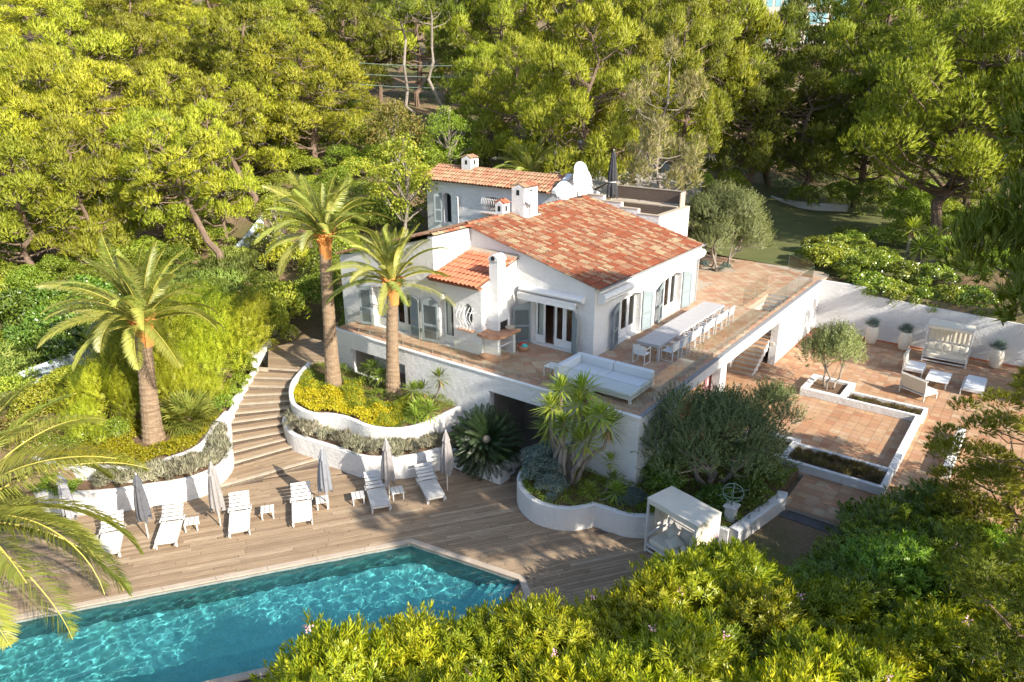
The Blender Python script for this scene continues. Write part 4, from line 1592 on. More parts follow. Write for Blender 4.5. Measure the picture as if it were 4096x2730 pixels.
chimney(villa, -11.3, 7.45, -10.55, 8.6, 8.2, 9.82, .09, 'oldtile', 'tall_chimney')
part(MB().box(-11.4, 7.35, 8.2, -10.42, 8.75, 8.46), 'chimney_base', 'wall', villa)
chimney(villa, -11.85, 6.85, -11.4, 7.42, 8.3, 9.05, .08, 'newtile', 'low_chimney')

# ------------------------------------------------------------------ barbecue with its own flue
bq = thing('barbecue', 'white masonry barbecue with brick shelf and tall flue on the villa side wall', 'barbecue', (-7.95, 1.9, TZ))
mb = MB()
mb.add([(-8.34, 1.72, 5.1), (-7.74, 1.72, 5.1), (-7.74, 2.55, 5.1), (-8.34, 2.55, 5.1), (-8.34, 1.85, 5.9), (-7.84, 1.85, 5.9), (-7.84, 2.45, 5.9), (-8.34, 2.45, 5.9),
        (-8.34, 1.9, 7.72), (-7.88, 1.9, 7.72), (-7.88, 2.4, 7.72), (-8.34, 2.4, 7.72)],
       [(0, 1, 5, 4), (1, 2, 6, 5), (2, 3, 7, 6), (4, 5, 9, 8), (5, 6, 10, 9), (6, 7, 11, 10), (8, 9, 10, 11)])
mb.box(-8.34, 1.72, 4.72, -7.74, 1.86, 5.1)
mb.box(-8.34, 2.41, 4.72, -7.74, 2.55, 5.1)
part(mb, 'flue', 'wall', bq)
cap = MB()
n_ = 8
for k, yy in enumerate((1.86, 2.44)):
    cap.v += [(-8.11 + .27 * math.cos(math.pi * j / n_), yy, 7.72 + .26 * math.sin(math.pi * j / n_)) for j in range(n_ + 1)]
for j in range(n_):
    cap.f.append((j, j + 1, n_ + 1 + j + 1, n_ + 1 + j))
cap.f.append(tuple(range(n_ + 1)))
part(cap, 'flue_cap', 'wall', bq)
part(MB().tube([(-8.11, 1.84, 7.83), (-8.11, 1.88, 7.83)], .1, 12), 'flue_opening_shade', 'dark', bq)  # dark disc on the closed cap, coloured as a shaded opening
part(MB().box(-8.3, 1.86, 4.73, -7.78, 2.41, 5.08), 'firebox', 'dark', bq)  # solid dark block in place of the shaded hollow
arcs = smoothpath([(-7.2, 2.62), (-7.2, 1.5), (-7.45, 1.05), (-7.9, .92), (-8.33, 1.0)], 5)
nb_ = len(arcs) - 1
for k in range(nb_):
    a_, b_ = arcs[k], arcs[k + 1]
    c_ = (min(a_[0], -7.72) - .0 if a_[1] > 1.7 else -8.0, max(a_[1], 1.34))
    d_ = (min(b_[0], -7.72) if b_[1] > 1.7 else -8.0, max(b_[1], 1.34))
    ce = np.array((-8.0, 1.75))
    a2 = np.array(a_) + (ce - np.array(a_)) * .3
    b2 = np.array(b_) + (ce - np.array(b_)) * .3
    poly = [tuple(np.array(a_)), tuple(np.array(b_) * .97 + np.array(a_) * .03), tuple(b2), tuple(a2)]
    poly = poly if area2(poly) > 0 else poly[::-1]
    part(MB().prism(poly, 4.60, 4.72), 'brick', 'brick', bq)
inner = [tuple(np.array(p) + (np.array((-8.0, 1.75)) - np.array(p)) * .28) for p in arcs] + [(-8.34, 1.36), (-8.34, 2.6)]
part(MB().prism(inner, 4.59, 4.71), 'shelf', 'brick', bq)
mb = MB()
mb.prism([(-8.34, 1.45), (-7.55, 1.45), (-7.55, 1.62), (-8.34, 1.62)], TZ, 4.59)
mb.prism([(-8.34, 2.4), (-7.45, 2.4), (-7.45, 2.56), (-8.34, 2.56)], TZ, 4.59)
mb.box(-8.34, 1.62, TZ, -8.1, 2.4, 4.59)
mb.box(-8.1, 1.62, 4.1, -7.5, 2.4, 4.16)
part(mb, 'base', 'wall', bq)
part(MB().prism([(x * .9 + -8.0 * .1, y * .9 + 1.75 * .1) for x, y in arcs[3:]] + [(-8.34, 1.3)], TZ, TZ + .14), 'brick_foot', 'brick', bq)

# awning cassette over the gable door
aw = MB()
pr_ = [(0, 6.02), (-.16, 6.0), (-.27, 6.06), (-.31, 6.14), (-.27, 6.23), (-.15, 6.29), (0, 6.3)]
for xx in (-8.05, -4.78):
    aw.v += [(xx, YG - .004 + a_, z) for a_, z in pr_]
for k in range(6):
    aw.f.append((k, k + 1, 8 + k, 7 + k))
aw.f.append(tuple(range(7)))
aw.f.append(tuple(range(13, 6, -1)))
awn = part(aw, 'awning', 'white', villa)
fix_normals(awn)
part(MB().beam((-8.02, YG - .42, 5.98), (-5.0, YG - .42, 5.98), .09, .1), 'front_bar', 'white', awn)
val = MB()
nn = 26
for k in range(nn):
    x0_ = -8.0 + 3.0 * k / nn
    x1_ = -8.0 + 3.0 * (k + 1) / nn
    yo0, yo1 = .015 * math.sin(k * 1.3), .015 * math.sin((k + 1) * 1.3)
    val.add([(x0_, YG - .45 + yo0, 5.94), (x1_, YG - .45 + yo1, 5.94), (x1_, YG - .47 + yo1, 5.74), (x0_, YG - .47 + yo0, 5.74)], [(0, 1, 2, 3)])
part(val, 'valance', 'whitecloth', awn)

# ------------------------------------------------------------------ roof deck behind the main roof
rd = thing('roof_deck', 'stepped white walled roof terrace with dark timber bench behind the tiled roof', 'terrace', (-9, 16.5, 7.3))
prof = [(-11.4, 3.4), (-6.66, 3.4), (-6.66, 7.88), (-7.95, 7.88), (-7.95, 8.12), (-9.0, 8.12), (-9.0, 8.38), (-10.12, 8.38), (-10.12, 8.64), (-11.4, 8.64)]
o = part(wall_holes(prof, [], front(14.44), .25), 'stepped_wall', 'wall', rd)
fix_normals(o)
for x0_, x1_, z in ((-7.95, -6.64, 7.88), (-9.0, -7.97, 8.12), (-10.12, -9.02, 8.38), (-11.4, -10.14, 8.64)):
    part(MB().box(x0_, 14.42, z + .003, x1_, 14.72, z + .04), 'coping_board', 'palewood', rd)
o = part(wall_holes([(14.70, 3.4), (18.3, 3.4), (18.3, 7.88), (14.70, 7.88)], [], side(-6.658), .25), 'side_wall', 'wall', rd)
fix_normals(o)
part(MB().box(-6.94, 14.7, 7.885, -6.63, 18.32, 7.925), 'coping_board', 'palewood', rd)
fl = MB().box(-11.4, 14.7, 7.1, -6.95, 18.3, 7.25)
flo = part(fl, 'floor', 'palewood', rd)
for k in range(6):
    part(MB().box(-11.3, 17.95, 8.02 + k * .118, -6.9, 18.0, 8.02 + k * .118 + .108), 'bench_back_board', 'darkwood', rd)
part(MB().box(-11.32, 17.93, 8.73, -6.86, 18.02, 8.78), 'bench_rail', 'palewood', rd)
part(MB().box(-6.9, 17.4, 7.26, -6.84, 18.01, 8.75), 'bench_end', 'palewood', rd)
for k in range(3):
    part(MB().box(-11.3, 17.2 + k * .245, 7.94, -6.95, 17.2 + k * .245 + .23, 7.99), 'bench_seat_board', 'palewood', rd)
for k in range(5):
    part(MB().box(-11.3, 17.17, 7.28 + k * .13, -6.95, 17.2, 7.28 + k * .13 + .12), 'bench_front_board', 'darkwood', rd)

# ------------------------------------------------------------------ upper house at the back
UY, UX0, UX1 = 12.9, -22.1, -12.15
uh = thing('upper_house', 'smaller white house behind, under a long low tiled roof with its own chimney', 'house', (-17, 14.5, 5))
hs = [arch(-20.75, -20.05, 6.2, 8.08, .2), arch(-17.3, -16.2, 7.3, 8.15, .05)]
o = part(wall_holes([(UX0, 2.0), (UX1, 2.0), (UX1, 8.8), (UX0, 8.8)], hs, front(UY), .4), 'front_wall', 'wall', uh)
fix_normals(o)
for xx, d in ((UX0, .0), (UX1 - .3, .0)):
    o = part(wall_holes([(UY + .42, 2.0), (17.5, 2.0), (17.5, 8.3), (14.35, 9.42), (UY + .42, 8.9)], [], (lambda X_: (lambda u, v_, dd: (X_ + dd, u, v_)))(xx), .3), 'gable_wall', 'wall', uh)
    fix_normals(o)
# white verge step of the right gable
part(MB().add([(UX1 - .28, UY - .22, 8.78), (UX1 + .06, UY - .22, 8.78), (UX1 + .06, 14.3, 9.56), (UX1 - .28, 14.3, 9.56), (UX1 - .28, UY - .22, 8.98), (UX1 + .06, UY - .22, 8.98), (UX1 + .06, 14.3, 9.72), (UX1 - .28, 14.3, 9.72)],
               [(0, 1, 2, 3), (7, 6, 5, 4), (0, 4, 5, 1), (1, 5, 6, 2), (2, 6, 7, 3), (3, 7, 4, 0)]), 'verge', 'wall', uh)
part(MB().add([(UX0, UY + .5, 5.5), (UX1, UY + .5, 5.5), (UX1, UY + .5, 8.7), (UX0, UY + .5, 8.7)], [(0, 1, 2, 3)]), 'room_lining', 'dark', uh)  # black sheet standing in for the shaded room
ur = part(MB().add([(UX0 - .2, UY - .35, 8.80), (UX1 - .3, UY - .35, 8.80), (UX1 - .3, 14.35, 9.48), (UX0 - .2, 14.35, 9.48), (UX0 - .2, 17.6, 8.3), (UX1 - .3, 17.6, 8.3)], [(0, 1, 2, 3), (3, 2, 5, 4)]), 'tiled_roof', 'underroof', uh)
barrel_roof(ur, (UX0 - .22, UY - .40, 8.82), (1, 0, 0), (0, 1, .388), 41, 5, .237, .40, 'oldtile', 300)
ridge_tiles(ur, (UX0 - .2, 14.35, 9.5), (UX1 - .2, 14.35, 9.5), .13, .4, 'oldtile')
chimney(uh, -20.05, 13.95, -19.3, 14.7, 9.2, 10.1, .09, 'oldtile')
shutter(uh, (-20.8, UY - .05, 6.2), math.radians(180 + 30), .5, 1.86, -.1)
s_ = shutter(uh, (-20.0, UY - .06, 6.15), math.radians(-14), .72, 1.9, -.1, 'white')
grille(uh, front(UY), -17.4, -16.1, 7.2, 8.25, 11, .013, .22)
part(MB().box(-17.45, UY - .25, 7.14, -16.05, UY, 7.19), 'window_sill', 'brick', uh)
part(MB().tube([(-21.55, UY - .01, 8.45), (-21.55, UY - .03, 8.45)], .05, 10), 'air_vent', 'zinc', uh)


# ------------------------------------------------------------------ satellite dishes
def dish(center, face, R, foot, label, arm=True):
    c_ = Vector(center)
    d = Vector(face).normalized()
    r = thing('satellite_dish', label, 'satellite dish', foot)
    a_ = d.cross(Vector((0, 0, 1))).normalized()
    b_ = a_.cross(d).normalized()
    mb = MB()
    nr, na = 5, 24
    for k in range(nr + 1):
        q = k / nr
        for j in range(na):
            t_ = 2 * math.pi * j / na
            p = c_ + (a_ * math.cos(t_) * R * q + b_ * math.sin(t_) * R * 1.08 * q) + d * (R * .22 * q * q)
            mb.v.append(tuple(p))
    for k in range(nr):
        for j in range(na):
            i = (j + 1) % na
            mb.f.append((k * na + j, k * na + i, (k + 1) * na + i, (k + 1) * na + j))
    nb = len(mb.v)
    mb.v += [tuple(Vector(v_) - d * .02) for v_ in mb.v]
    mb.f += [tuple(i + nb for i in f[::-1]) for f in mb.f[:nr * na]]
    for j in range(na):
        i = (j + 1) % na
        mb.f.append((nr * na + j, nr * na + i, nb + nr * na + i, nb + nr * na + j))
    part(mb, 'reflector', 'dish', r, smooth=True)
    lo = c_ - b_ * R * 1.0 + d * R * .2
    hd_ = c_ + d * R * 1.0 - b_ * R * .45
    am = MB().tube([lo, hd_], .018, 6)
    part(am, 'feed_arm', 'zinc', r)
    part(MB().tube([hd_ - d * .08, hd_ + d * .08], .04, 8), 'receiver_head', 'pot', r)
    part(MB().tube([foot, (foot[0], foot[1], c_.z - .1), tuple(c_ - d * .06)], .03, 8), 'mast', 'zinc', r)
    return r


dish((-10.35, 7.75, 9.35), (.55, -.8, .3), .32, (-10.5, 7.9, 8.5), 'small white satellite dish fixed to the tall chimney')
dish((-11.2, 12.0, 9.12), (.62, -.72, .35), .48, (-11.3, 12.2, 8.5), 'round white satellite dish on the ridge by the upper house gable')
dish((-11.0, 13.4, 9.5), (.93, -.2, .28), .72, (-11.3, 13.6, 8.5), 'largest oval white satellite dish standing on the roof ridge')
dish((-11.6, 14.25, 9.95), (.85, -.35, .3), .46, (-11.8, 14.4, 8.5), 'white satellite dish half hidden behind the largest dish')


# ------------------------------------------------------------------ glass balustrades
def balustrade(label, pts, joints, spig, h=1.0, z=TZ, off=(0, 0)):
    r = thing('glass_balustrade', label, 'balustrade', (*pts[0], z))
    for (p, q) in zip(joints[:-1], joints[1:]):
        p, q = np.array(p), np.array(q)
        d = (q - p) / np.linalg.norm(q - p)
        a_, b_ = p + d * .012, q - d * .012
        nrm = np.array((-d[1], d[0])) * .006
        poly = [tuple(a_ - nrm), tuple(b_ - nrm), tuple(b_ + nrm), tuple(a_ + nrm)]
        part(MB().prism(poly, z + .06, z + h), 'glass_panel', 'rail', r)
        part(MB().beam((*a_, z + h + .004), (*b_, z + h + .004), .014, .006), 'panel_edge', 'slate', r)
        part(MB().beam((*b_, z + .06), (*b_, z + h), .010, .010), 'panel_edge', 'slate', r)
    for p in spig:
        part(MB().tube([(*p, z - .005), (*p, z + .17)], .026, 8), 'spigot', 'metal', r)
    return r


FX = [-16.5, -15.62, -14.97, -14.25, -13.32, -12.07, -11.45, -10.28, -9.21, -8.48, -7.41, -6.34, -5.6, -4.6, -3.6, -2.7, -1.7, -0.55]
balustrade('frameless glass balustrade along the front edge of the terrace', [(-16.5, .3)], [(x, .3) for x in (-16.2, -14.2, -12.6, -10.8, -8.9, -6.5, -4.1, -2.2, -.32)], [(x, .3) for x in FX])
RY = [.47, 1.49, 2.4, 3.4, 4.31, 5.34, 6.02, 7.13, 8.28, 8.84, 9.88, 10.88, 11.51, 12.61, 13.59, 14.29, 15.34, 16.34, 16.97, 18.08, 19.15, 20.82, 21.88]
balustrade('frameless glass balustrade along the terrace edge above the patio', [(-.3, .5)], [(-.3, y) for y in (.32, 3.45, 6.02, 8.84, 11.51, 14.3, 16.97, 19.15, 22.0)], [(-.3, y) for y in RY])
balustrade('short glass balustrade along the house side of the stairwell', [(-1.85, 15)], [(-1.85, y) for y in (14.94, 17.02, 18.7)], [(-1.85, y) for y in (15.1, 15.8, 16.5, 17.2, 17.9, 18.5)])
balustrade('last glass panels by the hedge at the far terrace corner', [(-.35, 22.2)], [(-.5, 22.6), (-2.4, 24.2)], [(-.6, 22.7), (-1.4, 23.4), (-2.2, 24.0)])


# ------------------------------------------------------------------ sun loungers, side tables, parasols on the deck
def make_lounger():
    r = thing('sun_lounger', '', 'sun lounger')
    W, zs = 0.70, 0.30
    seat_l, back_l, ba = 1.22, 0.72, math.radians(38)
    for sx in (-1, 1):
        part(MB().cbox((sx * (W / 2 - .02), seat_l / 2 + .05, zs - .075), (.035, seat_l + .5, .09), .006), 'side_rail', 'whitewood', r)
    part(MB().cbox((0, .02, zs - .075), (W - .075, .03, .09), .006), 'end_rail', 'whitewood', r)
    for sx in (-1, 1):
        for yy in (.05, seat_l + .28):
            part(MB().cbox((sx * (W / 2 - .03), yy, (zs - .12) / 2), (.05, .06, zs - .12), .005), 'leg', 'whitewood', r)
    me = MB().cbox((0, 0, 0), (W, .078, .022), .004).mesh('seat_slat')
    me.materials.append(MT['whitewood'])
    for k in range(12):
        o = bpy.data.objects.new('seat_slat', me)
        o.location = (0, .05 + k * .102, zs)
        COL.objects.link(o)
        o.parent = r
    me2 = MB().cbox((0, 0, 0), (W, .112, .022), .004).mesh('back_slat')
    me2.materials.append(MT['whitewood'])
    for k in range(5):
        s = .08 + k * .145
        o = bpy.data.objects.new('back_slat', me2)
        o.location = (0, seat_l + .02 + s * math.cos(ba), zs + .01 + s * math.sin(ba))
        o.rotation_euler = (ba, 0, 0)
        COL.objects.link(o)
        o.parent = r
    for sx in (-1, 1):
        part(MB().beam((sx * .24, seat_l, zs - .02), (sx * .24, seat_l + .72 * math.cos(ba), zs - .02 + .72 * math.sin(ba)), .03, .04), 'back_rail', 'whitewood', r)
        part(MB().beam((sx * .24, seat_l + .36, zs + .24), (sx * .24, seat_l + .5, .02), .03, .03), 'back_prop', 'whitewood', r)
        part(MB().cbox((sx * (W / 2 + .035), seat_l + .1, zs + .04), (.04, .3, .06), .008), 'arm_block', 'whitewood', r)
    return r


LN = [((-12.56, -13.65), (-12.15, -13.01)), ((-11.65, -12.16), (-11.18, -11.59)), ((-10.23, -10.29), (-9.81, -9.70)), ((-9.00, -8.57), (-8.57, -8.00)), ((-7.40, -6.30), (-7.00, -5.72)), ((-6.19, -4.67), (-5.81, -4.06))]
LL = ['white slatted sun lounger half covered by palm fronds', 'white slatted sun lounger beside the charcoal folded parasol', 'white slatted sun lounger standing right of the pale beige folded parasol',
      'white slatted sun lounger beside the blue grey parasol and its side table', 'white slatted sun lounger flanked by two side tables with a parasol shadow on its back', 'white slatted sun lounger in front of the cycad planter']
proto = make_lounger()
for k, (a_, b_) in enumerate(LN):
    r_ = proto if k == 0 else copy_tree(proto)
    a_, b_ = np.array(a_), np.array(b_)
    m_ = (a_ + b_) / 2
    r_.location = (m_[0], m_[1], 0.004)
    r_.rotation_euler = (0, 0, math.atan2(*(b_ - a_)[::-1]))
    tag(r_, LL[k], 'sun lounger', 'sun loungers lined up along the pool')


def make_sidetable():
    r = thing('side_table', '', 'side table')
    for k in range(3):
        part(MB().cbox((-.16 + .16 * k, 0, .30), (.145, .5, .03), .005), 'top_slat', 'whitewood', r)
    for sx in (-1, 1):
        for sy in (-1, 1):
            part(MB().cbox((sx * .19, sy * .21, .142), (.045, .05, .285), .004), 'leg', 'whitewood', r)
        part(MB().cbox((sx * .19, 0, .25), (.03, .37, .06), .004), 'apron', 'whitewood', r)
    return r


ST = [(-13.32, -13.53, 'low white side table nearly hidden by palm fronds beside a lounger'), (-11.65, -10.84, 'low white side table between the pale beige and charcoal folded parasols'), (-10.15, -8.78, 'low white side table standing alone between two loungers'),
      (-9.06, -7.18, 'low white side table with a parasol pole at its corner'), (-8.23, -6.19, 'low white side table tucked left of a lounger with parasol shadow'), (-7.30, -5.07, 'low white side table right of a lounger, beside a parasol pole')]
pt = make_sidetable()
for k, (x, y, lab) in enumerate(ST):
    r_ = pt if k == 0 else copy_tree(pt)
    r_.location = (x - .17, y + .15, 0.004)
    r_.rotation_euler = (0, 0, DA + rnd.uniform(-.05, .05))
    tag(r_, lab, 'side table', 'white side tables between the loungers')


def make_parasol(mat, H=2.55, z0=.95, rb=.19, seed=1, strap=None):
    r = thing('folded_parasol', '', 'parasol')
    part(MB().tube([(0, 0, 0), (0, 0, H - .02)], .024, 10), 'pole', 'pot', r)
    rr = random.Random(seed)
    ph = [rr.uniform(0, 6.28) for _ in range(4)]
    mb = MB()
    na, prof = 32, []
    nz = 16
    for k in range(nz + 1):
        t_ = k / nz
        z = z0 + (H - .12 - z0) * t_
        rad = rb * (0.92 + .25 * math.sin(t_ * 2.4)) * (1 - t_) ** .55 + .035
        if strap and abs(t_ - strap) < .05:
            rad *= .6
        prof.append((rad, z, t_))
    for rad, z, t_ in prof:
        for j in range(na):
            a_ = 2 * math.pi * j / na
            fold = 1 + (.30 * math.cos(8 * a_ + ph[0] + 1.5 * t_) + .12 * math.cos(5 * a_ + ph[1] - 2 * t_)) * (1 - t_ * .6)
            zz = z + ((.13 * math.cos(4 * a_ + ph[2]) + .05 * math.cos(9 * a_ + ph[3])) * (1 - t_) ** 3)
            mb.v.append((rad * fold * math.cos(a_), rad * fold * math.sin(a_) * .85, zz))
    for k in range(nz):
        for j in range(na):
            i = (j + 1) % na
            mb.f.append((k * na + j, k * na + i, (k + 1) * na + i, (k + 1) * na + j))
    part(mb, 'canopy', mat, r, smooth=True)
    cp_ = MB()
    for k, (rad, z) in enumerate(((.15, H - .42), (.11, H - .28), (.07, H - .12), (.02, H - .03))):
        for j in range(na):
            a_ = 2 * math.pi * j / na
            f = 1 + .22 * math.cos(6 * a_ + ph[1]) * (1 - k / 4)
            cp_.v.append((rad * f * math.cos(a_), rad * f * math.sin(a_), z + .03 * math.cos(3 * a_ + ph[2]) * (1 - k / 3)))
    for k in range(3):
        for j in range(na):
            i = (j + 1) % na
            cp_.f.append((k * na + j, k * na + i, (k + 1) * na + i, (k + 1) * na + j))
    part(cp_, 'vent_cap', mat, r, smooth=True)
    part(MB().tube([(0, 0, H - .05), (0, 0, H + .02)], .03, 8), 'finial', 'pot', r)
    rib = MB()
    for k in range(4):
        a_ = ph[0] + k * 1.57
        rib.tube([(.07 * math.cos(a_), .07 * math.sin(a_), z0 - .1), (.05 * math.cos(a_), .05 * math.sin(a_), z0 + .4)], .012, 5)
    part(rib, 'rib_ends', 'pot', r)
    if strap:
        part(MB().tube([(0, 0, z0 + (H - .12 - z0) * strap - .03), (0, 0, z0 + (H - .12 - z0) * strap + .03)], rb * .85, 14), 'strap', 'alu', r)
    return r


MT['palefab'] = M('pale_parasol_fabric', (0.33, 0.325, 0.345), (0.25, 0.25, 0.275), 7, 0.9, 0.2, 60)
MT['beigefab'] = M('beige_parasol_fabric', (0.29, 0.265, 0.255), (0.21, 0.195, 0.19), 7, 0.9, 0.2, 60)
UM = [(-14.59, -13.42, 'palefab', 'pale folded parasol half hidden among palm fronds', 2.55, .95),
      (-12.49, -11.93, 'darkfab', 'charcoal folded parasol between two loungers beside the palm fronds', 2.55, .95),
      (-11.14, -10.02, 'beigefab', 'pale beige folded parasol in front of the silver lavender planter', 2.55, .85),
      (-8.94, -7.04, 'greyfab', 'blue grey folded parasol rising from the corner of a side table', 2.55, .95),
      (-7.61, -5.19, 'beigefab', 'taupe folded parasol shading the back of a lounger', 2.55, .9),
      (-6.28, -3.41, 'beigefab', 'taupe folded parasol closest to the cycad', 2.55, .95)]
for k, (x, y, m_, lab, H, z0) in enumerate(UM):
    r_ = make_parasol(m_, H, z0 - .12, .205, 20 + k)
    r_.location = (x, y, 0.002)
    tag(r_, lab, 'parasol', 'folded parasols along the pool deck')
r_ = make_parasol('blackfab', 3.7, 1.05, .26, 60, .32)
r_.location = (-10.9, 16.75, 7.25)
tag(r_, 'tall black folded parasol on the roof deck', 'parasol')


# ------------------------------------------------------------------ terrace furniture
def sofa_module(lab, x0, x1, leftback):
    r = thing('sofa_module', lab, 'sofa', ((x0 + x1) / 2, 1.6, TZ), 0, 'pale outdoor sofa modules')
    y0, y1 = .68, 2.6
    fr = MB()
    fr.box(x0, y0, TZ + .16, x1, y0 + .06, TZ + .26)
    fr.box(x0, y1 - .06, TZ + .16, x1, y1, TZ + .26)
    fr.box(x0, y0 + .06, TZ + .16, x0 + .06, y1 - .06, TZ + .26)
    fr.box(x1 - .06, y0 + .06, TZ + .16, x1, y1 - .06, TZ + .26)
    part(fr, 'frame', 'alu', r)
    for xx in (x0 + .05, x1 - .05):
        for yy in (y0 + .05, y1 - .05):
            part(MB().cbox((xx, yy, TZ + .08), (.1, .1, .158), .004), 'leg', 'alu', r)
    xs = x0 + (.26 if leftback else 0)
    part(MB().cbox(((xs + x1) / 2, (y0 + y1 - .26) / 2, TZ + .34), (x1 - xs - .01, y1 - .26 - y0, .16), .03), 'seat_cushion', 'sofa', r)
    part(MB().cbox(((x0 + x1) / 2, y1 - .125, TZ + .51), (x1 - x0 - .012, .25, .5), .03), 'back_cushion', 'sofa', r)
    if leftback:
        part(MB().cbox((x0 + .125, (y0 + y1 - .26) / 2, TZ + .51), (.25, y1 - .27 - y0, .5), .03), 'arm_cushion', 'sofa', r)
    return r


sofa_module('pale outdoor sofa module with a corner backrest, end nearest the barbecue', -4.2, -2.5, True)
sofa_module('pale outdoor sofa module with a straight backrest, end over the patio', -2.49, -.8, False)
ft = thing('low_side_frame', 'small white metal frame table against the end of the sofa', 'table', (-4.65, 1.3, TZ))
for xx in (-4.9, -4.4):
    for yy in (1.05, 1.55):
        part(MB().cbox((xx, yy, TZ + .21), (.03, .03, .42), .003), 'leg', 'white', ft)
part(MB().box(-4.92, 1.03, TZ + .42, -4.38, 1.57, TZ + .445), 'table_top', 'white', ft)

MT['tabletop'] = M('pale_grey_table_top', (0.40, 0.385, 0.385), (0.36, 0.35, 0.35), 3, 0.5)


def dining_table(lab, y0, y1):
    r = thing('dining_table', lab, 'table', (-2.41, (y0 + y1) / 2, TZ), 0, 'long dining tables set end to end')
    part(MB().cbox((-2.41, (y0 + y1) / 2, TZ + .72), (1.08, y1 - y0 - .008, .05), .006), 'table_top', 'tabletop', r)
    ap = MB()
    ap.box(-2.91, y0 + .04, TZ + .6, -2.87, y1 - .04, TZ + .694)
    ap.box(-1.95, y0 + .04, TZ + .6, -1.91, y1 - .04, TZ + .694)
    ap.box(-2.86, y0 + .04, TZ + .6, -1.96, y0 + .08, TZ + .694)
    ap.box(-2.86, y1 - .08, TZ + .6, -1.96, y1 - .04, TZ + .694)
    part(ap, 'apron', 'tabletop', r)
    for xx in (-2.88, -1.94):
        for yy in (y0 + .08, y1 - .08):
            part(MB().cbox((xx, yy, TZ + .30), (.1, .1, .598), .006), 'leg', 'tabletop', r)


dining_table('long pale dining table, half nearer the sofa', 5.18, 8.78)
dining_table('long pale dining table, half nearer the stairwell', 8.79, 12.4)


def make_chair():
    r = thing('dining_chair', '', 'chair')
    W, D = .58, .56
    for sx in (-1, 1):
        for sy, zt in ((-1, .66), (1, .84)):
            part(MB().cbox((sx * (W / 2 - .02), sy * (D / 2 - .02), zt / 2), (.035, .045, zt), .004), 'leg', 'alu', r)
        part(MB().cbox((sx * (W / 2 - .02), -.0, .675), (.05, D, .03), .005), 'armrest', 'alu', r)
        part(MB().cbox((sx * (W / 2 - .02), 0, .03), (.03, D - .09, .035), .003), 'foot_bar', 'alu', r)
    part(MB().cbox((0, -.01, .43), (W - .08, D - .08, .045), .012), 'seat', 'whitecloth', r)
    part(MB().beam((0, D / 2 - .03, .50), (0, D / 2 + .03, .84), W - .09, .028, (0, 1, 0)), 'backrest', 'whitecloth', r)
    part(MB().beam((-W / 2 + .04, D / 2 + .03, .85), (W / 2 - .04, D / 2 + .03, .85), .03, .03), 'top_rail', 'alu', r)
    return r


pc = make_chair()
ys = [5.75 + k * .775 for k in range(9)]
for k, yy in enumerate(ys):
    r_ = pc if k == 0 else copy_tree(pc)
    r_.location = (-1.62 + rnd.uniform(-.04, .04), yy, TZ + .002)
    r_.rotation_euler = (0, 0, math.radians(-90) + rnd.uniform(-.06, .06))
    tag(r_, 'white mesh dining chair with pale metal frame pushed along the long side of the table', 'chair', 'dining chairs along the table side')
r_ = copy_tree(pc)
r_.location = (-2.45, 4.72, TZ + .002)
r_.rotation_euler = (0, 0, math.pi)
tag(r_, 'white mesh dining chair at the head of the table next to the sofa', 'chair')
if 'group' in r_:
    del r_['group']

# toys and basket by the barbecue
bk = thing('toy_basket', 'heap of red and turquoise cloths in a basket below the barbecue shelf', 'basket', (-7.3, 2.95, TZ))
part(MB().lathe(-7.3, 2.95, [(.2, TZ + .005), (.26, TZ + .1), (.27, TZ + .2), (.25, TZ + .22)], 16), 'basket', 'brick', bk)
MT['redcloth'] = M('red_cloth', (.45, .05, .04), (.35, .04, .04), 8, .9)
MT['tealcloth'] = M('turquoise_cloth', (.05, .33, .33), (.08, .45, .42), 8, .9)
for (dx, dy, m_, s) in ((-.08, .05, 'redcloth', .16), (.1, -.04, 'tealcloth', .15), (.02, .1, 'redcloth', .12)):
    mb = MB().lathe(-7.3 + dx, 2.95 + dy, [(s, TZ + .2), (s * 1.05, TZ + .25), (s * .6, TZ + .32), (s * .1, TZ + .35)], 10, lambda t_, z: 1 + .2 * math.sin(3 * t_ + z * 20))
    part(mb, 'cloth', m_, bk, smooth=True)
bs = thing('wicker_tray', 'round wicker tray leaning on the barbecue shelf', 'tray', (-7.5, 2.35, 4.72))
part(MB().lathe(-7.55, 2.3, [(.12, 4.722), (.2, 4.75), (.22, 4.82), (.2, 4.815), (.12, 4.76)], 16), 'tray', 'palewood', bs)


# ------------------------------------------------------------------ canopy daybeds
def cushion(w_, d_, h_):
    mb = MB()
    n_ = 8
    for s in (1, -1):
        for i in range(n_ + 1):
            for j in range(n_ + 1):
                u, v_ = i / n_ * 2 - 1, j / n_ * 2 - 1
                pin = 1 - .07 * (abs(u) ** 2) * (1 - v_ * v_) * 0 - .06 * (1 - abs(u)) * abs(v_) ** 3
                px = u * w_ / 2 * (1 - .09 * (1 - v_ * v_) * abs(u))
                py = v_ * d_ / 2 * (1 - .09 * (1 - u * u) * abs(v_))
                mb.v.append((px, py, s * h_ / 2 * ((1 - u ** 4) * (1 - v_ ** 4)) ** .6))
    m_ = (n_ + 1) ** 2
    for i in range(n_):
        for j in range(n_):
            a_ = i * (n_ + 1) + j
            mb.f.append((a_, a_ + n_ + 1, a_ + n_ + 2, a_ + 1))
            mb.f.append((m_ + a_ + 1, m_ + a_ + n_ + 2, m_ + a_ + n_ + 1, m_ + a_))
    return mb


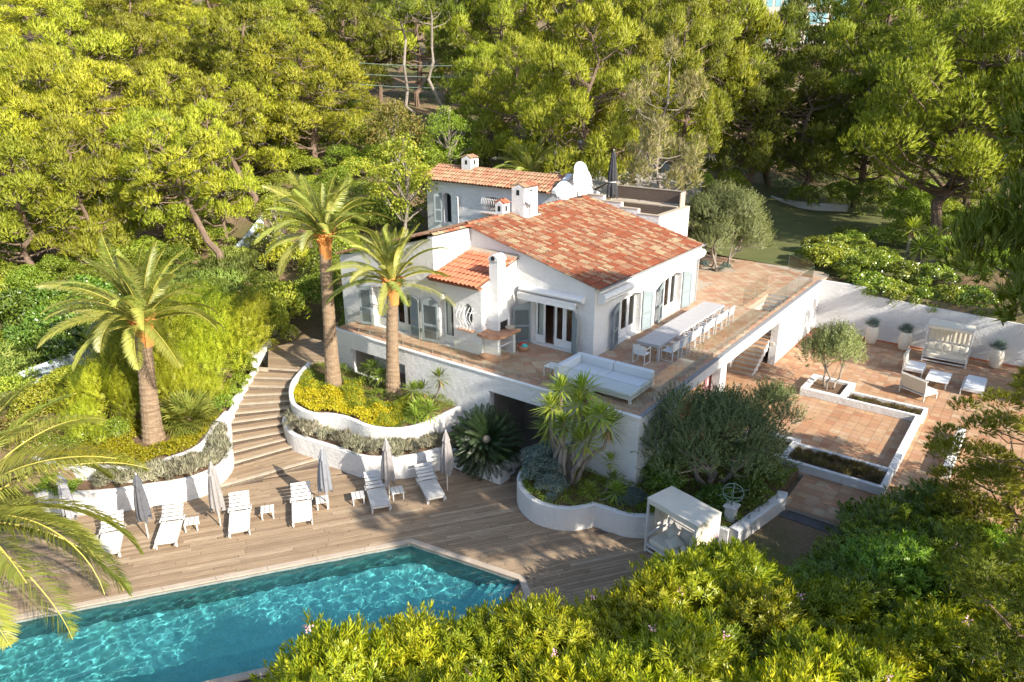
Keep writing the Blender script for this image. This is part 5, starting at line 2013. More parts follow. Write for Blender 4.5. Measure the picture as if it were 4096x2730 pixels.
def daybed(lab, loc, rz, W, D, H, cloth, backcloth, rightcloth, cush, leftcloth=False):
    """origin at the front left foot, x along the front, y to the back"""
    r = thing('canopy_daybed', lab, 'daybed', loc, rz)
    P = lambda mb, nm, m_, sm=False: part(mb, nm, m_, r, sm, world=False)
    t_ = .07
    for x in (t_ / 2, W - t_ / 2):
        for y in (t_ / 2, D - t_ / 2):
            P(MB().cbox((x, y, H / 2), (t_, t_, H), .004), 'post', 'alu')
    for z in (H - t_ / 2, .10, .62):
        yy = [D - t_ / 2] if z == .62 else [t_ / 2, D - t_ / 2]
        for y in yy:
            P(MB().cbox((W / 2, y, z), (W - 2 * t_, t_ - .01, t_ - .01), .003), 'rail', 'alu')
        for x in (t_ / 2, W - t_ / 2):
            P(MB().cbox((x, D / 2, z), (t_ - .01, D - 2 * t_, t_ - .01), .003), 'rail', 'alu')
    P(MB().cbox((W / 2, D - t_ / 2, .86), (W - 2 * t_, .05, .05), .003), 'rail', 'alu')
    P(MB().cbox((W / 2, D / 2, .28), (W - .03, D - .03, .06), .004), 'base', 'alu')
    P(MB().cbox((W / 2, D / 2, .41), (W - .16, D - .16, .19), .04), 'mattress', 'cream')
    rf = MB()
    n_ = 10
    for i in range(n_ + 1):
        for j in range(n_ + 1):
            u, v_ = i / n_, j / n_
            rf.v.append((-.01 + (W + .02) * u, -.01 + (D + .02) * v_, H + .012 - .05 * math.sin(math.pi * u) * math.sin(math.pi * v_) * .5 + .006 * math.sin(9 * u + 4 * v_)))
    for i in range(n_):
        for j in range(n_):
            a_ = i * (n_ + 1) + j
            rf.f.append((a_, a_ + n_ + 1, a_ + n_ + 2, a_ + 1))
    P(rf, 'canopy', cloth, True)
    P(MB().box(.07, -.012, H - .16, W - .07, .004, H + .002), 'canopy_valance', cloth)

    def sheet(p, q, z0, z1, nm):
        mb = MB()
        m_ = 24
        d = Vector((q[0] - p[0], q[1] - p[1], 0))
        nr = Vector((-d.y, d.x, 0)).normalized()
        for k in range(m_ + 1):
            f = k / m_
            b_ = Vector((*p, 0)) + d * f + nr * (.012 * math.sin(k * 1.1))
            mb.v += [(b_.x, b_.y, z0), (b_.x, b_.y, z1)]
        for k in range(m_):
            mb.f.append((2 * k, 2 * k + 2, 2 * k + 3, 2 * k + 1))
        P(mb, nm, cloth)
    if backcloth:
        sheet((.08, D - .09), (W / 2 - .04, D - .09), .95, H - .08, 'back_curtain')
        sheet((W / 2 + .04, D - .09), (W - .08, D - .09), .95, H - .08, 'back_curtain')
        P(MB().cbox((W / 2, D - t_ / 2, H / 2 + .3), (.06, .06, H - .65), .003), 'post', 'alu')
    if rightcloth:
        sheet((W + .008, .06), (W + .008, D - .06), .35, H - .02, 'side_curtain')
    if leftcloth:
        sheet((.09, .3), (.09, D - .1), .95, H - .08, 'side_curtain')
    for (x, y, z, rx, ry, rz_, s) in cush:
        o = P(cushion(s, s, .17), 'cushion', 'cream', True)
        o.location = (x, y, z)
        o.rotation_euler = (rx, ry, rz_)
    return r


daybed('canopy daybed with cream cushions standing on the pool deck behind the oleanders', (1.55, -2.36, 0.004), math.radians(-15.5), 2.02, 1.2, 2.05, 'cream', False, True,
       [(.48, .82, .68, 1.0, .1, -.5, .52), (.95, .92, .68, 1.05, 0, 0.1, .5), (1.5, .78, .68, 1.05, 0, .4, .5), (.85, .5, .60, .35, .15, -.3, .52), (1.4, .42, .58, .2, -.1, .35, .5)], True)
daybed('canopy daybed with a row of cream cushions against the patio back wall', (6.08, 20.8, PZ + .004), math.radians(1.5), 2.1, 1.25, 2.05, 'cream', True, False,
       [(.3, .85, .68, 1.15, 0, .1, .46), (.68, .88, .68, 1.15, 0, -.05, .46), (1.06, .88, .68, 1.15, 0, .04, .46), (1.44, .86, .68, 1.15, 0, -.08, .46), (1.8, .84, .68, 1.15, 0, .1, .46)])


def lounge_chair(lab, loc, rz, W, D, back=.65, cush=True):
    """frame chair: origin at centre of the base, backrest on the -x side"""
    r = thing('patio_armchair', lab, 'armchair', loc, rz)
    P = lambda mb, nm, m_, sm=False: part(mb, nm, m_, r, sm, world=False)
    for sx in (-1, 1):
        for sy in (-1, 1):
            P(MB().cbox((sx * (W / 2 - .03), sy * (D / 2 - .03), .15 if sx > 0 or back <= 0 else .33), (.05, .05, .30 if sx > 0 or back <= 0 else .66), .004), 'leg', 'alu')
    P(MB().cbox((0, 0, .28), (W, D, .06), .004), 'frame', 'alu')
    P(MB().cbox((.03, 0, .37), (W - .12, D - .05, .13), .03), 'seat_cushion', 'whitecloth')
    if back > 0:
        P(MB().beam((-W / 2 + .08, 0, .35), (-W / 2 - .02, 0, .35 + back), .05, D - .02, (0, 1, 0)), 'back_panel', 'cream')
        P(MB().beam((-W / 2 + .06, -D / 2, .35 + back), (-W / 2 + .06, D / 2, .35 + back), .05, .05), 'back_rail', 'alu')
    return r


lounge_chair('low white patio armchair with upright back facing the low table', (6.08, 18.75, PZ + .003), 0.0, .95, 1.25)
lounge_chair('low white patio armchair with its cream back turned to the planter', (6.75, 15.75, PZ + .003), math.radians(62), .95, 1.35)
sq = lounge_chair('wide white patio daybed seat without backrest beside the low table', (8.82, 17.95, PZ + .003), 0.0, .95, 1.95, 0)
lt = thing('low_table', 'low white table between the patio armchairs', 'table', (7.3, 17.95, PZ))
part(MB().cbox((7.3, 17.95, PZ + .34), (.98, 1.6, .05), .006), 'table_top', 'white', lt)
for sx in (-1, 1):
    for sy in (-1, 1):
        part(MB().cbox((7.3 + sx * .43, 17.95 + sy * .74, PZ + .157), (.06, .06, .312), .004), 'leg', 'alu', lt)

# armillary sphere on its pedestal
ar = thing('armillary_sphere', 'green armillary sphere sundial on a white pedestal behind the daybed', 'sundial', (3.6, .0, .78))
X0, Y0 = 3.55, .02
part(MB().cbox((X0, Y0, 1.03), (.34, .34, .5), .012), 'pedestal', 'wall2', ar)
part(MB().cbox((X0, Y0, 1.31), (.46, .46, .06), .012), 'pedestal_cap', 'wall2', ar)
c_ = Vector((X0, Y0, 1.82))
for tilt, rz_ in ((0, 0), (math.pi / 2, 0.3), (math.pi / 2, 1.87), (.6, .5)):
    R_ = Matrix.Rotation(rz_, 3, 'Z') @ Matrix.Rotation(tilt, 3, 'X')
    part(MB().tube([c_ + R_ @ Vector((.34 * math.cos(k * math.pi / 14), .34 * math.sin(k * math.pi / 14), 0)) for k in range(29)], .013, 6), 'ring', 'slate', ar)
part(MB().tube([c_ + Vector((-.5, -.1, -.25)), c_ + Vector((.5, .1, .25))], .01, 6), 'arrow', 'slate', ar)
part(MB().tube([(X0, Y0, 1.34), (X0, Y0, 1.5)], .03, 8), 'stem', 'slate', ar)

# corrugated fence on the left, far white building, cables
fn = thing('sheet_fence', 'pale blue grey sheet fence running through the shrubs on the left', 'fence', (-28, -2, 2.5))
FP = smoothpath([(-22.9, -15.5), (-23.9, -11.1), (-24.6, -8.4), (-26.5, -4.3), (-29.0, -.4), (-31.1, 3.3), (-34.6, 9.3)], 10)
pan = 4
for k in range(0, len(FP) - pan, pan):
    mb = MB()
    m_ = 20
    for q in range(m_ + 1):
        f = q / m_ * pan
        i = min(int(f), pan - 1)
        a_, b_ = np.array(FP[k + i]), np.array(FP[k + i + 1])
        p = a_ + (b_ - a_) * (f - i)
        d = (b_ - a_) / np.linalg.norm(b_ - a_)
        p = p + np.array((-d[1], d[0])) * .03 * (1 if q % 2 else -1)
        z0 = float(gz(*p)) - .2
        mb.v += [(*p, z0), (*p, z0 + 1.15)]
    for q in range(m_):
        mb.f.append((2 * q, 2 * q + 2, 2 * q + 3, 2 * q + 1))
    part(mb, 'fence_panel', 'fence', fn)
for k in range(0, len(FP), pan):
    z0 = float(gz(*FP[k])) - .2
    part(MB().tube([(*FP[k], z0), (*FP[k], z0 + 1.2)], .035, 8), 'post', 'zinc', fn)


# ------------------------------------------------------------------ foliage materials
G = lambda *s: [(k / (len(s) - 1), c) for k, c in enumerate(s)]
MT['pine'] = M_leaf('pine_needles', G((0.252, 0.309, 0.020), (0.330, 0.374, 0.028), (0.182, 0.253, 0.018), (0.391, 0.403, 0.038), (0.278, 0.347, 0.025), (0.226, 0.225, 0.038)), .22, .55, .35, .25)
MT['pinedark'] = M_leaf('dark_pine_needles', G((0.127, 0.189, 0.022), (0.172, 0.246, 0.024), (0.100, 0.162, 0.019), (0.227, 0.285, 0.030), (0.145, 0.209, 0.024)), .25, .55, .3, .3)
MT['pinemid'] = M_leaf('mid_green_needles', G((0.144, 0.186, 0.020), (0.180, 0.222, 0.022), (0.108, 0.150, 0.017), (0.228, 0.246, 0.028), (0.156, 0.192, 0.022)), .28, .55, .3, .3)
MT['pinegrey'] = M_leaf('grey_sparse_needles', G((0.250, 0.225, 0.112), (0.188, 0.206, 0.062), (0.300, 0.250, 0.163), (0.163, 0.188, 0.044), (0.225, 0.237, 0.075)), .2, .7, .3, .3)
MT['palm'] = M_leaf('palm_leaflet', G((0.220, 0.261, 0.050), (0.278, 0.316, 0.071), (0.176, 0.229, 0.042), (0.308, 0.316, 0.079), (0.242, 0.293, 0.065)), .3, .4, .25, .6, .45)
MT['cycad'] = M_leaf('cycad_leaflet', G((0.014, 0.032, 0.009), (0.019, 0.042, 0.011), (0.011, 0.025, 0.008), (0.025, 0.047, 0.013)), .12, .35, .1, .6, .5)
MT['yucca'] = M_leaf('yucca_blade', G((0.179, 0.276, 0.045), (0.264, 0.345, 0.053), (0.140, 0.224, 0.038), (0.326, 0.380, 0.068)), .3, .4, .3, .6, .45)
MT['drywood'] = M('dry_yucca_skirt', (.36, .24, .13), (.28, .18, .09), 5, .9)
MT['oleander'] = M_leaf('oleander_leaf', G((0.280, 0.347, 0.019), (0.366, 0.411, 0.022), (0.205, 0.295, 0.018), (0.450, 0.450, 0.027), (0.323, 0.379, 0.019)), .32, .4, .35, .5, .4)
MT['oleandershade'] = M_leaf('shaded_oleander_leaf', G((0.129, 0.214, 0.022), (0.170, 0.275, 0.026), (0.104, 0.176, 0.017), (0.221, 0.308, 0.031)), .25, .4, .2, .5, .4)  # oleander leaf with shade put into its colour
MT['bamboo'] = M_leaf('bamboo_leaf', G((0.270, 0.339, 0.022), (0.342, 0.378, 0.027), (0.199, 0.284, 0.020), (0.399, 0.410, 0.037)), .38, .5, .3, .5)
MT['cover'] = M_leaf('golden_ground_cover', G((0.330, 0.330, 0.013), (0.409, 0.383, 0.015), (0.251, 0.284, 0.013), (0.450, 0.422, 0.022)), .35, .5, .3, .8)
MT['greencover'] = M_leaf('green_ground_cover', G((0.143, 0.227, 0.022), (0.202, 0.277, 0.028), (0.101, 0.168, 0.020), (0.286, 0.336, 0.035)), .3, .5, .3, .8)
MT['hedge'] = M_leaf('glossy_hedge_leaf', G((0.149, 0.228, 0.029), (0.216, 0.292, 0.032), (0.099, 0.165, 0.022), (0.331, 0.365, 0.043), (0.082, 0.146, 0.020)), .25, .3, .4, .7, .6)
MT['laurel'] = M_leaf('laurel_leaf', G((0.097, 0.176, 0.025), (0.137, 0.235, 0.028), (0.072, 0.134, 0.020), (0.209, 0.286, 0.035)), .25, .28, .3, .6, .6)
MT['juniper'] = M_leaf('juniper_spray', G((0.126, 0.193, 0.035), (0.185, 0.244, 0.042), (0.092, 0.151, 0.028), (0.252, 0.277, 0.056)), .2, .6, .3, .4)
MT['lavender'] = M_leaf('silver_lavender', G((0.309, 0.309, 0.207), (0.387, 0.374, 0.271), (0.232, 0.245, 0.155), (0.348, 0.309, 0.232)), .2, .8, .15, 1.5, .1, (1.1, 1.05, .8))
MT['silver'] = M_leaf('blue_grey_leaf', G((0.130, 0.190, 0.170), (0.190, 0.250, 0.230), (0.100, 0.150, 0.130), (0.240, 0.290, 0.270)), .2, .7, .1, 1.5, .1, (1.0, 1.1, .9))
MT['olive'] = M_leaf('olive_leaf', G((0.173, 0.221, 0.064), (0.265, 0.317, 0.127), (0.124, 0.174, 0.044), (0.333, 0.380, 0.177), (0.208, 0.253, 0.076)), .22, .5, .2, .8, .35, (1.2, 1.15, .7))
MT['oliveshade'] = M_leaf('shaded_olive_leaf', G((0.089, 0.133, 0.044), (0.126, 0.175, 0.063), (0.068, 0.099, 0.032), (0.179, 0.225, 0.093)), .2, .5, .15, .8, .35, (1.2, 1.15, .7))  # darker copy of the olive leaf, coloured for a tree in shade
MT['tuft'] = M_leaf('brown_tuft', G((0.143, 0.110, 0.044), (0.187, 0.143, 0.055), (0.099, 0.094, 0.033), (0.165, 0.154, 0.044)), .2, .8, .2, 1)
MT['tree'] = M_leaf('broadleaf', G((0.246, 0.309, 0.033), (0.322, 0.367, 0.039), (0.154, 0.233, 0.026), (0.400, 0.400, 0.052), (0.200, 0.251, 0.039)), .35, .45, .35, .5)
MT['autumn'] = M_leaf('bronze_leaf', G((0.260, 0.195, 0.065), (0.169, 0.195, 0.039), (0.312, 0.221, 0.078), (0.208, 0.221, 0.039)), .3, .5, .3, .6)
MT['pink'] = M('pink_oleander_flower', (.62, .30, .40), (.70, .42, .50), 9, .8)


# ------------------------------------------------------------------ foliage builders
def unit(a_):
    return a_ / (np.linalg.norm(a_, axis=-1, keepdims=True) + 1e-9)


def runit(g, n):
    return unit(g.normal(size=(n, 3)))


class Fol:
    """leaf blades; N (optional) is the outward direction of the clump, used to turn the faces out and to soften their normals"""
    def __init__(s):
        s.V, s.T, s.Q, s.N, s.n = [], [], [], [], 0

    def _orient(s, v, N, k, blend):
        g_ = np.cross(v[:, 1] - v[:, 0], v[:, -1] - v[:, 0])
        g_ = unit(g_)
        if N is None:
            s.N.append(np.repeat(g_, k, 0))
            return v
        fl = (g_ * N).sum(1) < 0
        v[fl] = v[fl][:, ::-1]
        g_[fl] *= -1
        s.N.append(np.repeat(unit(N * blend + g_ * (1 - blend)), k, 0))
        return v

    def tris(s, B, D, S, L, W, N=None, blend=.6):
        L, W = np.asarray(L)[:, None], np.asarray(W)[:, None]
        v = s._orient(np.stack([B - S * W / 2, B + S * W / 2, B + D * L], 1), N, 3, blend).reshape(-1, 3)
        n = len(B)
        s.V.append(v)
        s.T.append(s.n + np.arange(n * 3).reshape(n, 3))
        s.n += n * 3

    def leaves(s, B, D, S, L, W, droop=0.12, N=None, blend=.6):
        L, W = np.asarray(L)[:, None], np.asarray(W)[:, None]
        mid = B + D * L * .45
        Nn = np.cross(D, S)
        v = np.stack([B, mid + S * W / 2 + Nn * W * .12, B + D * L - np.array((0, 0, 1)) * L * droop, mid - S * W / 2 + Nn * W * .12], 1)
        v = s._orient(v, N, 4, blend).reshape(-1, 3)
        n = len(B)
        s.V.append(v)
        s.Q.append(s.n + np.arange(n * 4).reshape(n, 4))
        s.n += n * 4

    def mesh(s, name, mat, soft=True):
        me = np_mesh(name, np.concatenate(s.V), np.concatenate(s.T) if s.T else None, np.concatenate(s.Q) if s.Q else None, mat, soft)
        if soft:
            me.normals_split_custom_set_from_vertices(np.concatenate(s.N).astype(np.float32))
        return me


def side_of(g, D):
    return unit(np.cross(D, runit(g, len(D))))


def lobes(g, R, H, n, flat=.75, low=.25):
    """centres and radii of the clumps of a bush or crown: dome of half-width R and height H above z = 0"""
    C, Rd = [], []
    for k in range(n):
        th = k * 2.39996 + g.uniform(-.3, .3)
        f = math.sqrt((k + .5) / n)
        r = f * R * g.uniform(.72, .92)
        zz = H * (low + (1 - low) * math.sqrt(max(0, 1 - (f * .95) ** 2)) * g.uniform(.78, 1.0))
        rad = g.uniform(.26, .40) * min(R, H * 1.2)
        C.append((r * math.cos(th), r * math.sin(th), max(rad * .6, zz - rad * .8)))
        Rd.append(rad)
    return np.array(C), np.array(Rd)


def shell(g, C, Rd, n, zmin=-.25, inner=.72, squash=.85):
    """points on the clump surfaces with their outward directions"""
    w_ = Rd ** 2
    k = g.choice(len(C), n, p=w_ / w_.sum())
    d = runit(g, n)
    d[:, 2] = np.where(d[:, 2] < zmin, -d[:, 2], d[:, 2])
    r = Rd[k] * g.uniform(inner, 1.05, n)
    P = C[k] + d * r[:, None] * np.array((1, 1, squash))
    return P, d


def bush_mesh(seed, R, H, mat, n, L, W, nl=12, up=.45, spread=.8, tri=False, inner=.7, droop=.12, low=.25):
    g = np.random.default_rng(seed)
    C, Rd = lobes(g, R, H, nl, low=low)
    P, d = shell(g, C, Rd, n, inner=inner)
    P[:, 2] = np.maximum(P[:, 2], .02)
    D = unit(d * .7 + runit(g, n) * spread + np.array((0, 0, up)))
    f = Fol()
    LL_, WW_ = L * g.uniform(.65, 1.25, n), W * g.uniform(.75, 1.2, n)
    if tri:
        f.tris(P, D, side_of(g, D), LL_, WW_, unit(d + np.array((0, 0, .25))))
    else:
        f.leaves(P, D, side_of(g, D), LL_, WW_, droop, unit(d + np.array((0, 0, .25))), .45)
    return f.mesh('foliage', mat)


def shoot_bush(seed, R, H, mat, nshoot, L, W, nodes=6, per=3, slen=.42, nl=12, low=.2, ang=.75, upb=.75):
    """shoots carrying whorls of lance leaves (oleander, olive sprays, bamboo)"""
    g = np.random.default_rng(seed)
    C, Rd = lobes(g, R, H, nl, low=low)
    P, d = shell(g, C, Rd, nshoot, inner=.55)
    P[:, 2] = np.maximum(P[:, 2], .02)
    A = unit(d * .6 + runit(g, nshoot) * .35 + np.array((0, 0, upb)))
    X = side_of(g, A)
    Y = np.cross(A, X)
    f = Fol()
    sl_ = slen * g.uniform(.6, 1.2, nshoot)
    for k in range(nodes):
        t_ = (k + 1) / nodes
        for q in range(per):
            a_ = q * 2 * math.pi / per + k * 1.1 + g.uniform(-.3, .3, nshoot)
            rad = X * np.cos(a_)[:, None] + Y * np.sin(a_)[:, None]
            op = ang * (1.25 - .75 * t_)
            D = unit(A * math.cos(op) + rad * math.sin(op) + runit(g, nshoot) * .15)
            B = P + A * (sl_ * t_)[:, None]
            S = unit(np.cross(D, np.cross(A, rad) * 0 + A))
            f.leaves(B, D, S, L * g.uniform(.7, 1.2, nshoot) * (1 - .25 * (t_ > .9)), W * g.uniform(.8, 1.2, nshoot), .06, unit(d + rad * .5 + np.array((0, 0, .35))), .5)
    return f.mesh('foliage', mat)


def limb_path(a_, b_, g, n=5, sag=.12):
    a_, b_ = np.array(a_, float), np.array(b_, float)
    L = np.linalg.norm(b_ - a_)
    pts = []
    for k in range(n + 1):
        t_ = k / n
        p = a_ + (b_ - a_) * t_ + np.array((0, 0, -sag * L * math.sin(math.pi * t_))) + (g.normal(size=3) * .03 * L if 0 < k < n else 0)
        pts.append(tuple(p))
    return pts


def pine_meshes(seed, R=4.4, H=11.0, ncl=44, ntuft=95, nn=8, nl=.34, nw=.05, mat='pine', bare=.12, squash=.75, bark='bark', topbias=1.0, thick=.24):
    g = np.random.default_rng(seed)
    lean = g.normal(size=2) * .5
    tr = MB()
    top = np.array((lean[0] * 1.4, lean[1] * 1.4, H * .86))
    tp = limb_path((0, 0, -.4), top, g, 8, 0)
    tr.tube(tp, [thick * (1 - .75 * k / 8) + .02 for k in range(9)], 8)
    C, Rd = [], []
    zc, rz = H * (bare + 1) / 2, H * (1 - bare) / 2
    for k in range(ncl):
        u = g.uniform(-.8, 1.0) if topbias <= 1 else g.uniform(-.2, 1)
        th = k * 2.39996 + g.uniform(-.4, .4)
        rr_ = math.sqrt(max(.03, 1 - max(u, -.35) ** 2)) * g.uniform(.6, 1.0)
        if g.uniform() < .22:
            rr_ *= .55
        C.append((rr_ * R * math.cos(th) + lean[0], rr_ * R * math.sin(th) + lean[1], zc + u * rz * .92))
        Rd.append(g.uniform(.15, .25) * R * (1.1 - .25 * max(u, 0)))
    C, Rd = np.array(C), np.array(Rd)
    for k in range(ncl):
        q = np.array(tp)
        zt = C[k][2] - g.uniform(.12, .35) * np.linalg.norm(C[k][:2]) - .3
        i = int(np.clip(np.searchsorted(q[:, 2], zt), 1, 8))
        f_ = np.clip((zt - q[i - 1][2]) / (q[i][2] - q[i - 1][2] + 1e-6), 0, 1)
        a_ = q[i - 1] + (q[i] - q[i - 1]) * f_
        r0 = thick * (.42 - .03 * i)
        tr.tube(limb_path(a_, C[k], g, 4, .08), [r0, r0 * .8, r0 * .6, r0 * .42, r0 * .22], 5, False)
    n = ncl * ntuft
    P, d = shell(g, C, Rd, n, zmin=-.45, inner=.5, squash=squash)
    A = unit(d * .75 + np.array((0, 0, .62)) + runit(g, n) * .42)
    f = Fol()
    for q in range(nn):
        D = unit(A + runit(g, n) * (.25 + .5 * (q / nn)))
        B = P + A * g.uniform(-.35, .25, n)[:, None] * nl
        f.tris(B, D, side_of(g, D), nl * g.uniform(.65, 1.2, n), nw * g.uniform(.7, 1.2, n), unit(d + np.array((0, 0, .3))), .52)
    # fine bare twigs on the underside
    nt_ = ncl * 20
    P, d = shell(g, C, Rd, nt_, zmin=-1, inner=.5, squash=squash)
    tw = Fol()
    D = unit(d * .8 + runit(g, nt_) * .5)
    tw.tris(P, D, side_of(g, D), g.uniform(.4, .9, nt_) * nl * 2.2, np.full(nt_, .035))
    trm = tr.mesh('trunk')
    trm.materials.append(MT[bark])
    twm = tw.mesh('twigs', 'greybark')
    return trm, f.mesh('crown', mat), twm


def put_tree(meshes, name, lab, cat, loc, rz=0.0, s=(1, 1, 1), group=None, tilt=(0, 0)):
    r = thing(name, lab, cat, loc, rz, group)
    r.scale = s
    r.rotation_euler = (tilt[0], tilt[1], rz)
    for me, nm in zip(meshes, ('trunk', 'crown', 'twigs')):
        if me is None:
            continue
        o = bpy.data.objects.new(nm, me)
        COL.objects.link(o)
        o.parent = r
        if nm == 'twigs':
            o['kind'] = 'stuff'
    return r


def plant(me, name, lab, cat, loc, rz=0.0, s=1.0, group=None):
    o = bpy.data.objects.new(name, me)
    o.location = loc
    o.rotation_euler = (0, 0, rz)
    o.scale = s if isinstance(s, (tuple, list)) else (s, s, s)
    COL.objects.link(o)
    return tag(o, lab, cat, group)


# ------------------------------------------------------------------ palms
def frond_mesh(seed, L, elev, arcd, nleaf=52, ll=.5, lw=.034, vee=.5, mat='palm', rib='rachis', taper=True, hang=.25):
    """pinnate leaf leaving the origin along +x; elev start angle, arcd total bending"""
    g = np.random.default_rng(seed)
    n = 26
    P = [np.zeros(3)]
    for k in range(n):
        a_ = elev - arcd * ((k + .5) / n) ** 1.25
        P.append(P[-1] + np.array((math.cos(a_), 0.02 * math.sin(k * .4), math.sin(a_))) * L / n)
    P = np.array(P)
    t_ = np.linspace(.10, .995, nleaf)
    idx = t_ * n
    i0 = np.minimum(idx.astype(int), n - 1)
    B0 = P[i0] + (P[i0 + 1] - P[i0]) * (idx - i0)[:, None]
    Tg = unit(P[i0 + 1] - P[i0])
    Sd = np.tile(np.array((0, 1.0, 0)), (nleaf, 1))
    Up = unit(np.cross(Tg, Sd))
    Up = np.where(Up[:, 2:3] < 0, -Up, Up)
    prof = np.sin(np.pi * np.clip(t_ * .93 + .09, 0, 1)) ** .55 if taper else np.ones(nleaf)
    f = Fol()
    for sgn in (-1, 1):
        fwd = .55 + .5 * t_
        D = unit(Tg * fwd[:, None] + Sd * sgn + Up * (vee * (1 - .5 * t_))[:, None] + runit(g, nleaf) * .13)
        Ln = ll * prof * g.uniform(.85, 1.1, nleaf)
        f.leaves(B0, D, unit(np.cross(D, Up) * .55 + Up * .55 + runit(g, nleaf) * .2), Ln, np.full(nleaf, lw), hang)
    me_l = f
    V = np.concatenate(f.V)
    Q = np.concatenate(f.Q)
    mb = MB()
    mb.tube([tuple(p) for p in P[::2]], [.019 * (1 - .8 * k / (len(P[::2]) - 1)) * (L / 3.0) + .003 for k in range(len(P[::2]))], 5)
    nv = len(V)
    me = bpy.data.meshes.new('frond')
    me.from_pydata([tuple(v_) for v_ in V] + mb.v, [], [tuple(q) for q in Q] + [tuple(i + nv for i in fc) for fc in mb.f])
    me.materials.append(MT[mat])
    me.materials.append(MT[rib])
    mi = np.zeros(len(me.polygons), np.int32)
    mi[len(Q):] = 1
    me.polygons.foreach_set('material_index', mi)
    return me


FR = [(80, .55), (66, .85), (52, 1.15), (38, 1.4), (22, 1.5), (4, 1.35), (-18, 1.0)]
FROND2 = [frond_mesh(120 + k, 3.0, math.radians(e), a_, 130, .58, .036, .5) for k, (e, a_) in enumerate(FR)]
FR1 = [(87, .5), (78, .75), (69, 1.0), (59, 1.2), (48, 1.35), (35, 1.4), (18, 1.25)]
FROND = [frond_mesh(100 + k, 3.0, math.radians(e), a_, 150, .50, .027, .5) for k, (e, a_) in enumerate(FR1)]


def palm(name, lab, base, bend, H, r0, nfr, scale, seed, boots=True, FROND=FROND, power=.95):
    g = random.Random(seed)
    r = thing(name, lab, 'palm tree', base)
    tr = MB()
    pts, rad = [], []
    nz = 46
    for k in range(nz + 1):
        t_ = k / nz
        pts.append((bend[0] * t_ ** 1.3, bend[1] * t_ ** 1.3, -.3 + (H + .3) * t_))
        rr_ = r0 * (1.18 - .42 * t_ ** .5 + (.28 * (1 - t_) ** 6))
        rad.append(rr_ * (1 + .045 * (k % 2) + g.uniform(-.015, .015)))
    tr.tube(pts, rad, 16)
    part(tr, 'trunk', 'palmbark', r, world=False)
    cx, cyy = bend
    if boots:
        bt = MB()
        for k in range(40):
            a_ = k * 2.39996
            zz = H - .55 + .5 * (k / 40) + .1
            rr_ = r0 * (.80 + .25 * (k / 40))
            d = Vector((math.cos(a_), math.sin(a_), 0))
            p = Vector((cx, cyy, zz)) + d * rr_ * .8
            q = p + d * (.12 + .15 * (k / 40)) + Vector((0, 0, .2 + .12 * g.random()))
            bt.beam(p, q, .14, .06, d)
        part(bt, 'pruned_frond_bases', 'palmboot', r, world=False)
        part(MB().lathe(cx, cyy, [(r0 * .82, H - .95), (r0 * .9, H - .5), (r0 * .85, H - .1), (r0 * .4, H + .2)], 14), 'fresh_collar', 'palmboot', r, world=False)
    for k in range(nfr):
        f = (k + .5) / nfr
        cls = min(6, int(f ** power * 7))
        o = bpy.data.objects.new('frond', FROND[cls])
        COL.objects.link(o)
        o.parent = r
        a_ = k * 2.39996 + g.uniform(-.2, .2)
        o.location = (cx + .12 * math.cos(a_), cyy + .12 * math.sin(a_), H + .25 - .35 * f)
        o.rotation_euler = (g.uniform(-.35, .35), g.uniform(-.12, .12), a_)
        s = scale * g.uniform(.88, 1.1) * (.8 if cls == 0 else 1)
        o.scale = (s, s, s)
    return r


# ------------------------------------------------------------------ yucca, cycad, fan palm
def rosette_mesh(seed, n, L, W, lo=-35, hi=88, mat='yucca', skirt=14):
    g = np.random.default_rng(seed)
    az = np.arange(n) * 2.39996 + g.uniform(-.2, .2, n)
    f_ = np.arange(n) / n
    el = np.radians(lo + (hi - lo) * f_ ** .9 + g.uniform(-6, 6, n))
    D = np.stack([np.cos(el) * np.cos(az), np.cos(el) * np.sin(az), np.sin(el)], 1)
    S = unit(np.stack([-np.sin(az), np.cos(az), np.zeros(n)], 1))
    B = np.stack([np.zeros(n), np.zeros(n), .18 * f_], 1) + D * .03
    f = Fol()
    f.leaves(B, D, S, L * g.uniform(.8, 1.1, n) * (.75 + .35 * np.sin(np.pi * np.clip(f_ + .15, 0, 1))), np.full(n, W), .10)
    V, Q = np.concatenate(f.V), np.concatenate(f.Q)
    nq = len(Q)
    if skirt:
        az = g.uniform(0, 6.28, skirt)
        D = unit(np.stack([.45 * np.cos(az), .45 * np.sin(az), -np.ones(skirt)], 1))
        f2 = Fol()
        f2.leaves(np.zeros((skirt, 3)), D, unit(np.cross(D, runit(g, skirt))), L * .7 * g.uniform(.6, 1, skirt), np.full(skirt, W), 0)
        V2, Q2 = f2.V[0], f2.Q[0] + len(V)
        V, Q = np.concatenate([V, V2]), np.concatenate([Q, Q2])
    me = np_mesh('rosette', V, None, Q, mat)
    me.materials.append(MT['drywood'])
    mi = np.zeros(len(Q), np.int32)
    mi[nq:] = 1
    me.polygons.foreach_set('material_index', mi)
    return me


ROS = [rosette_mesh(300 + k, 78, .62, .052) for k in range(3)]


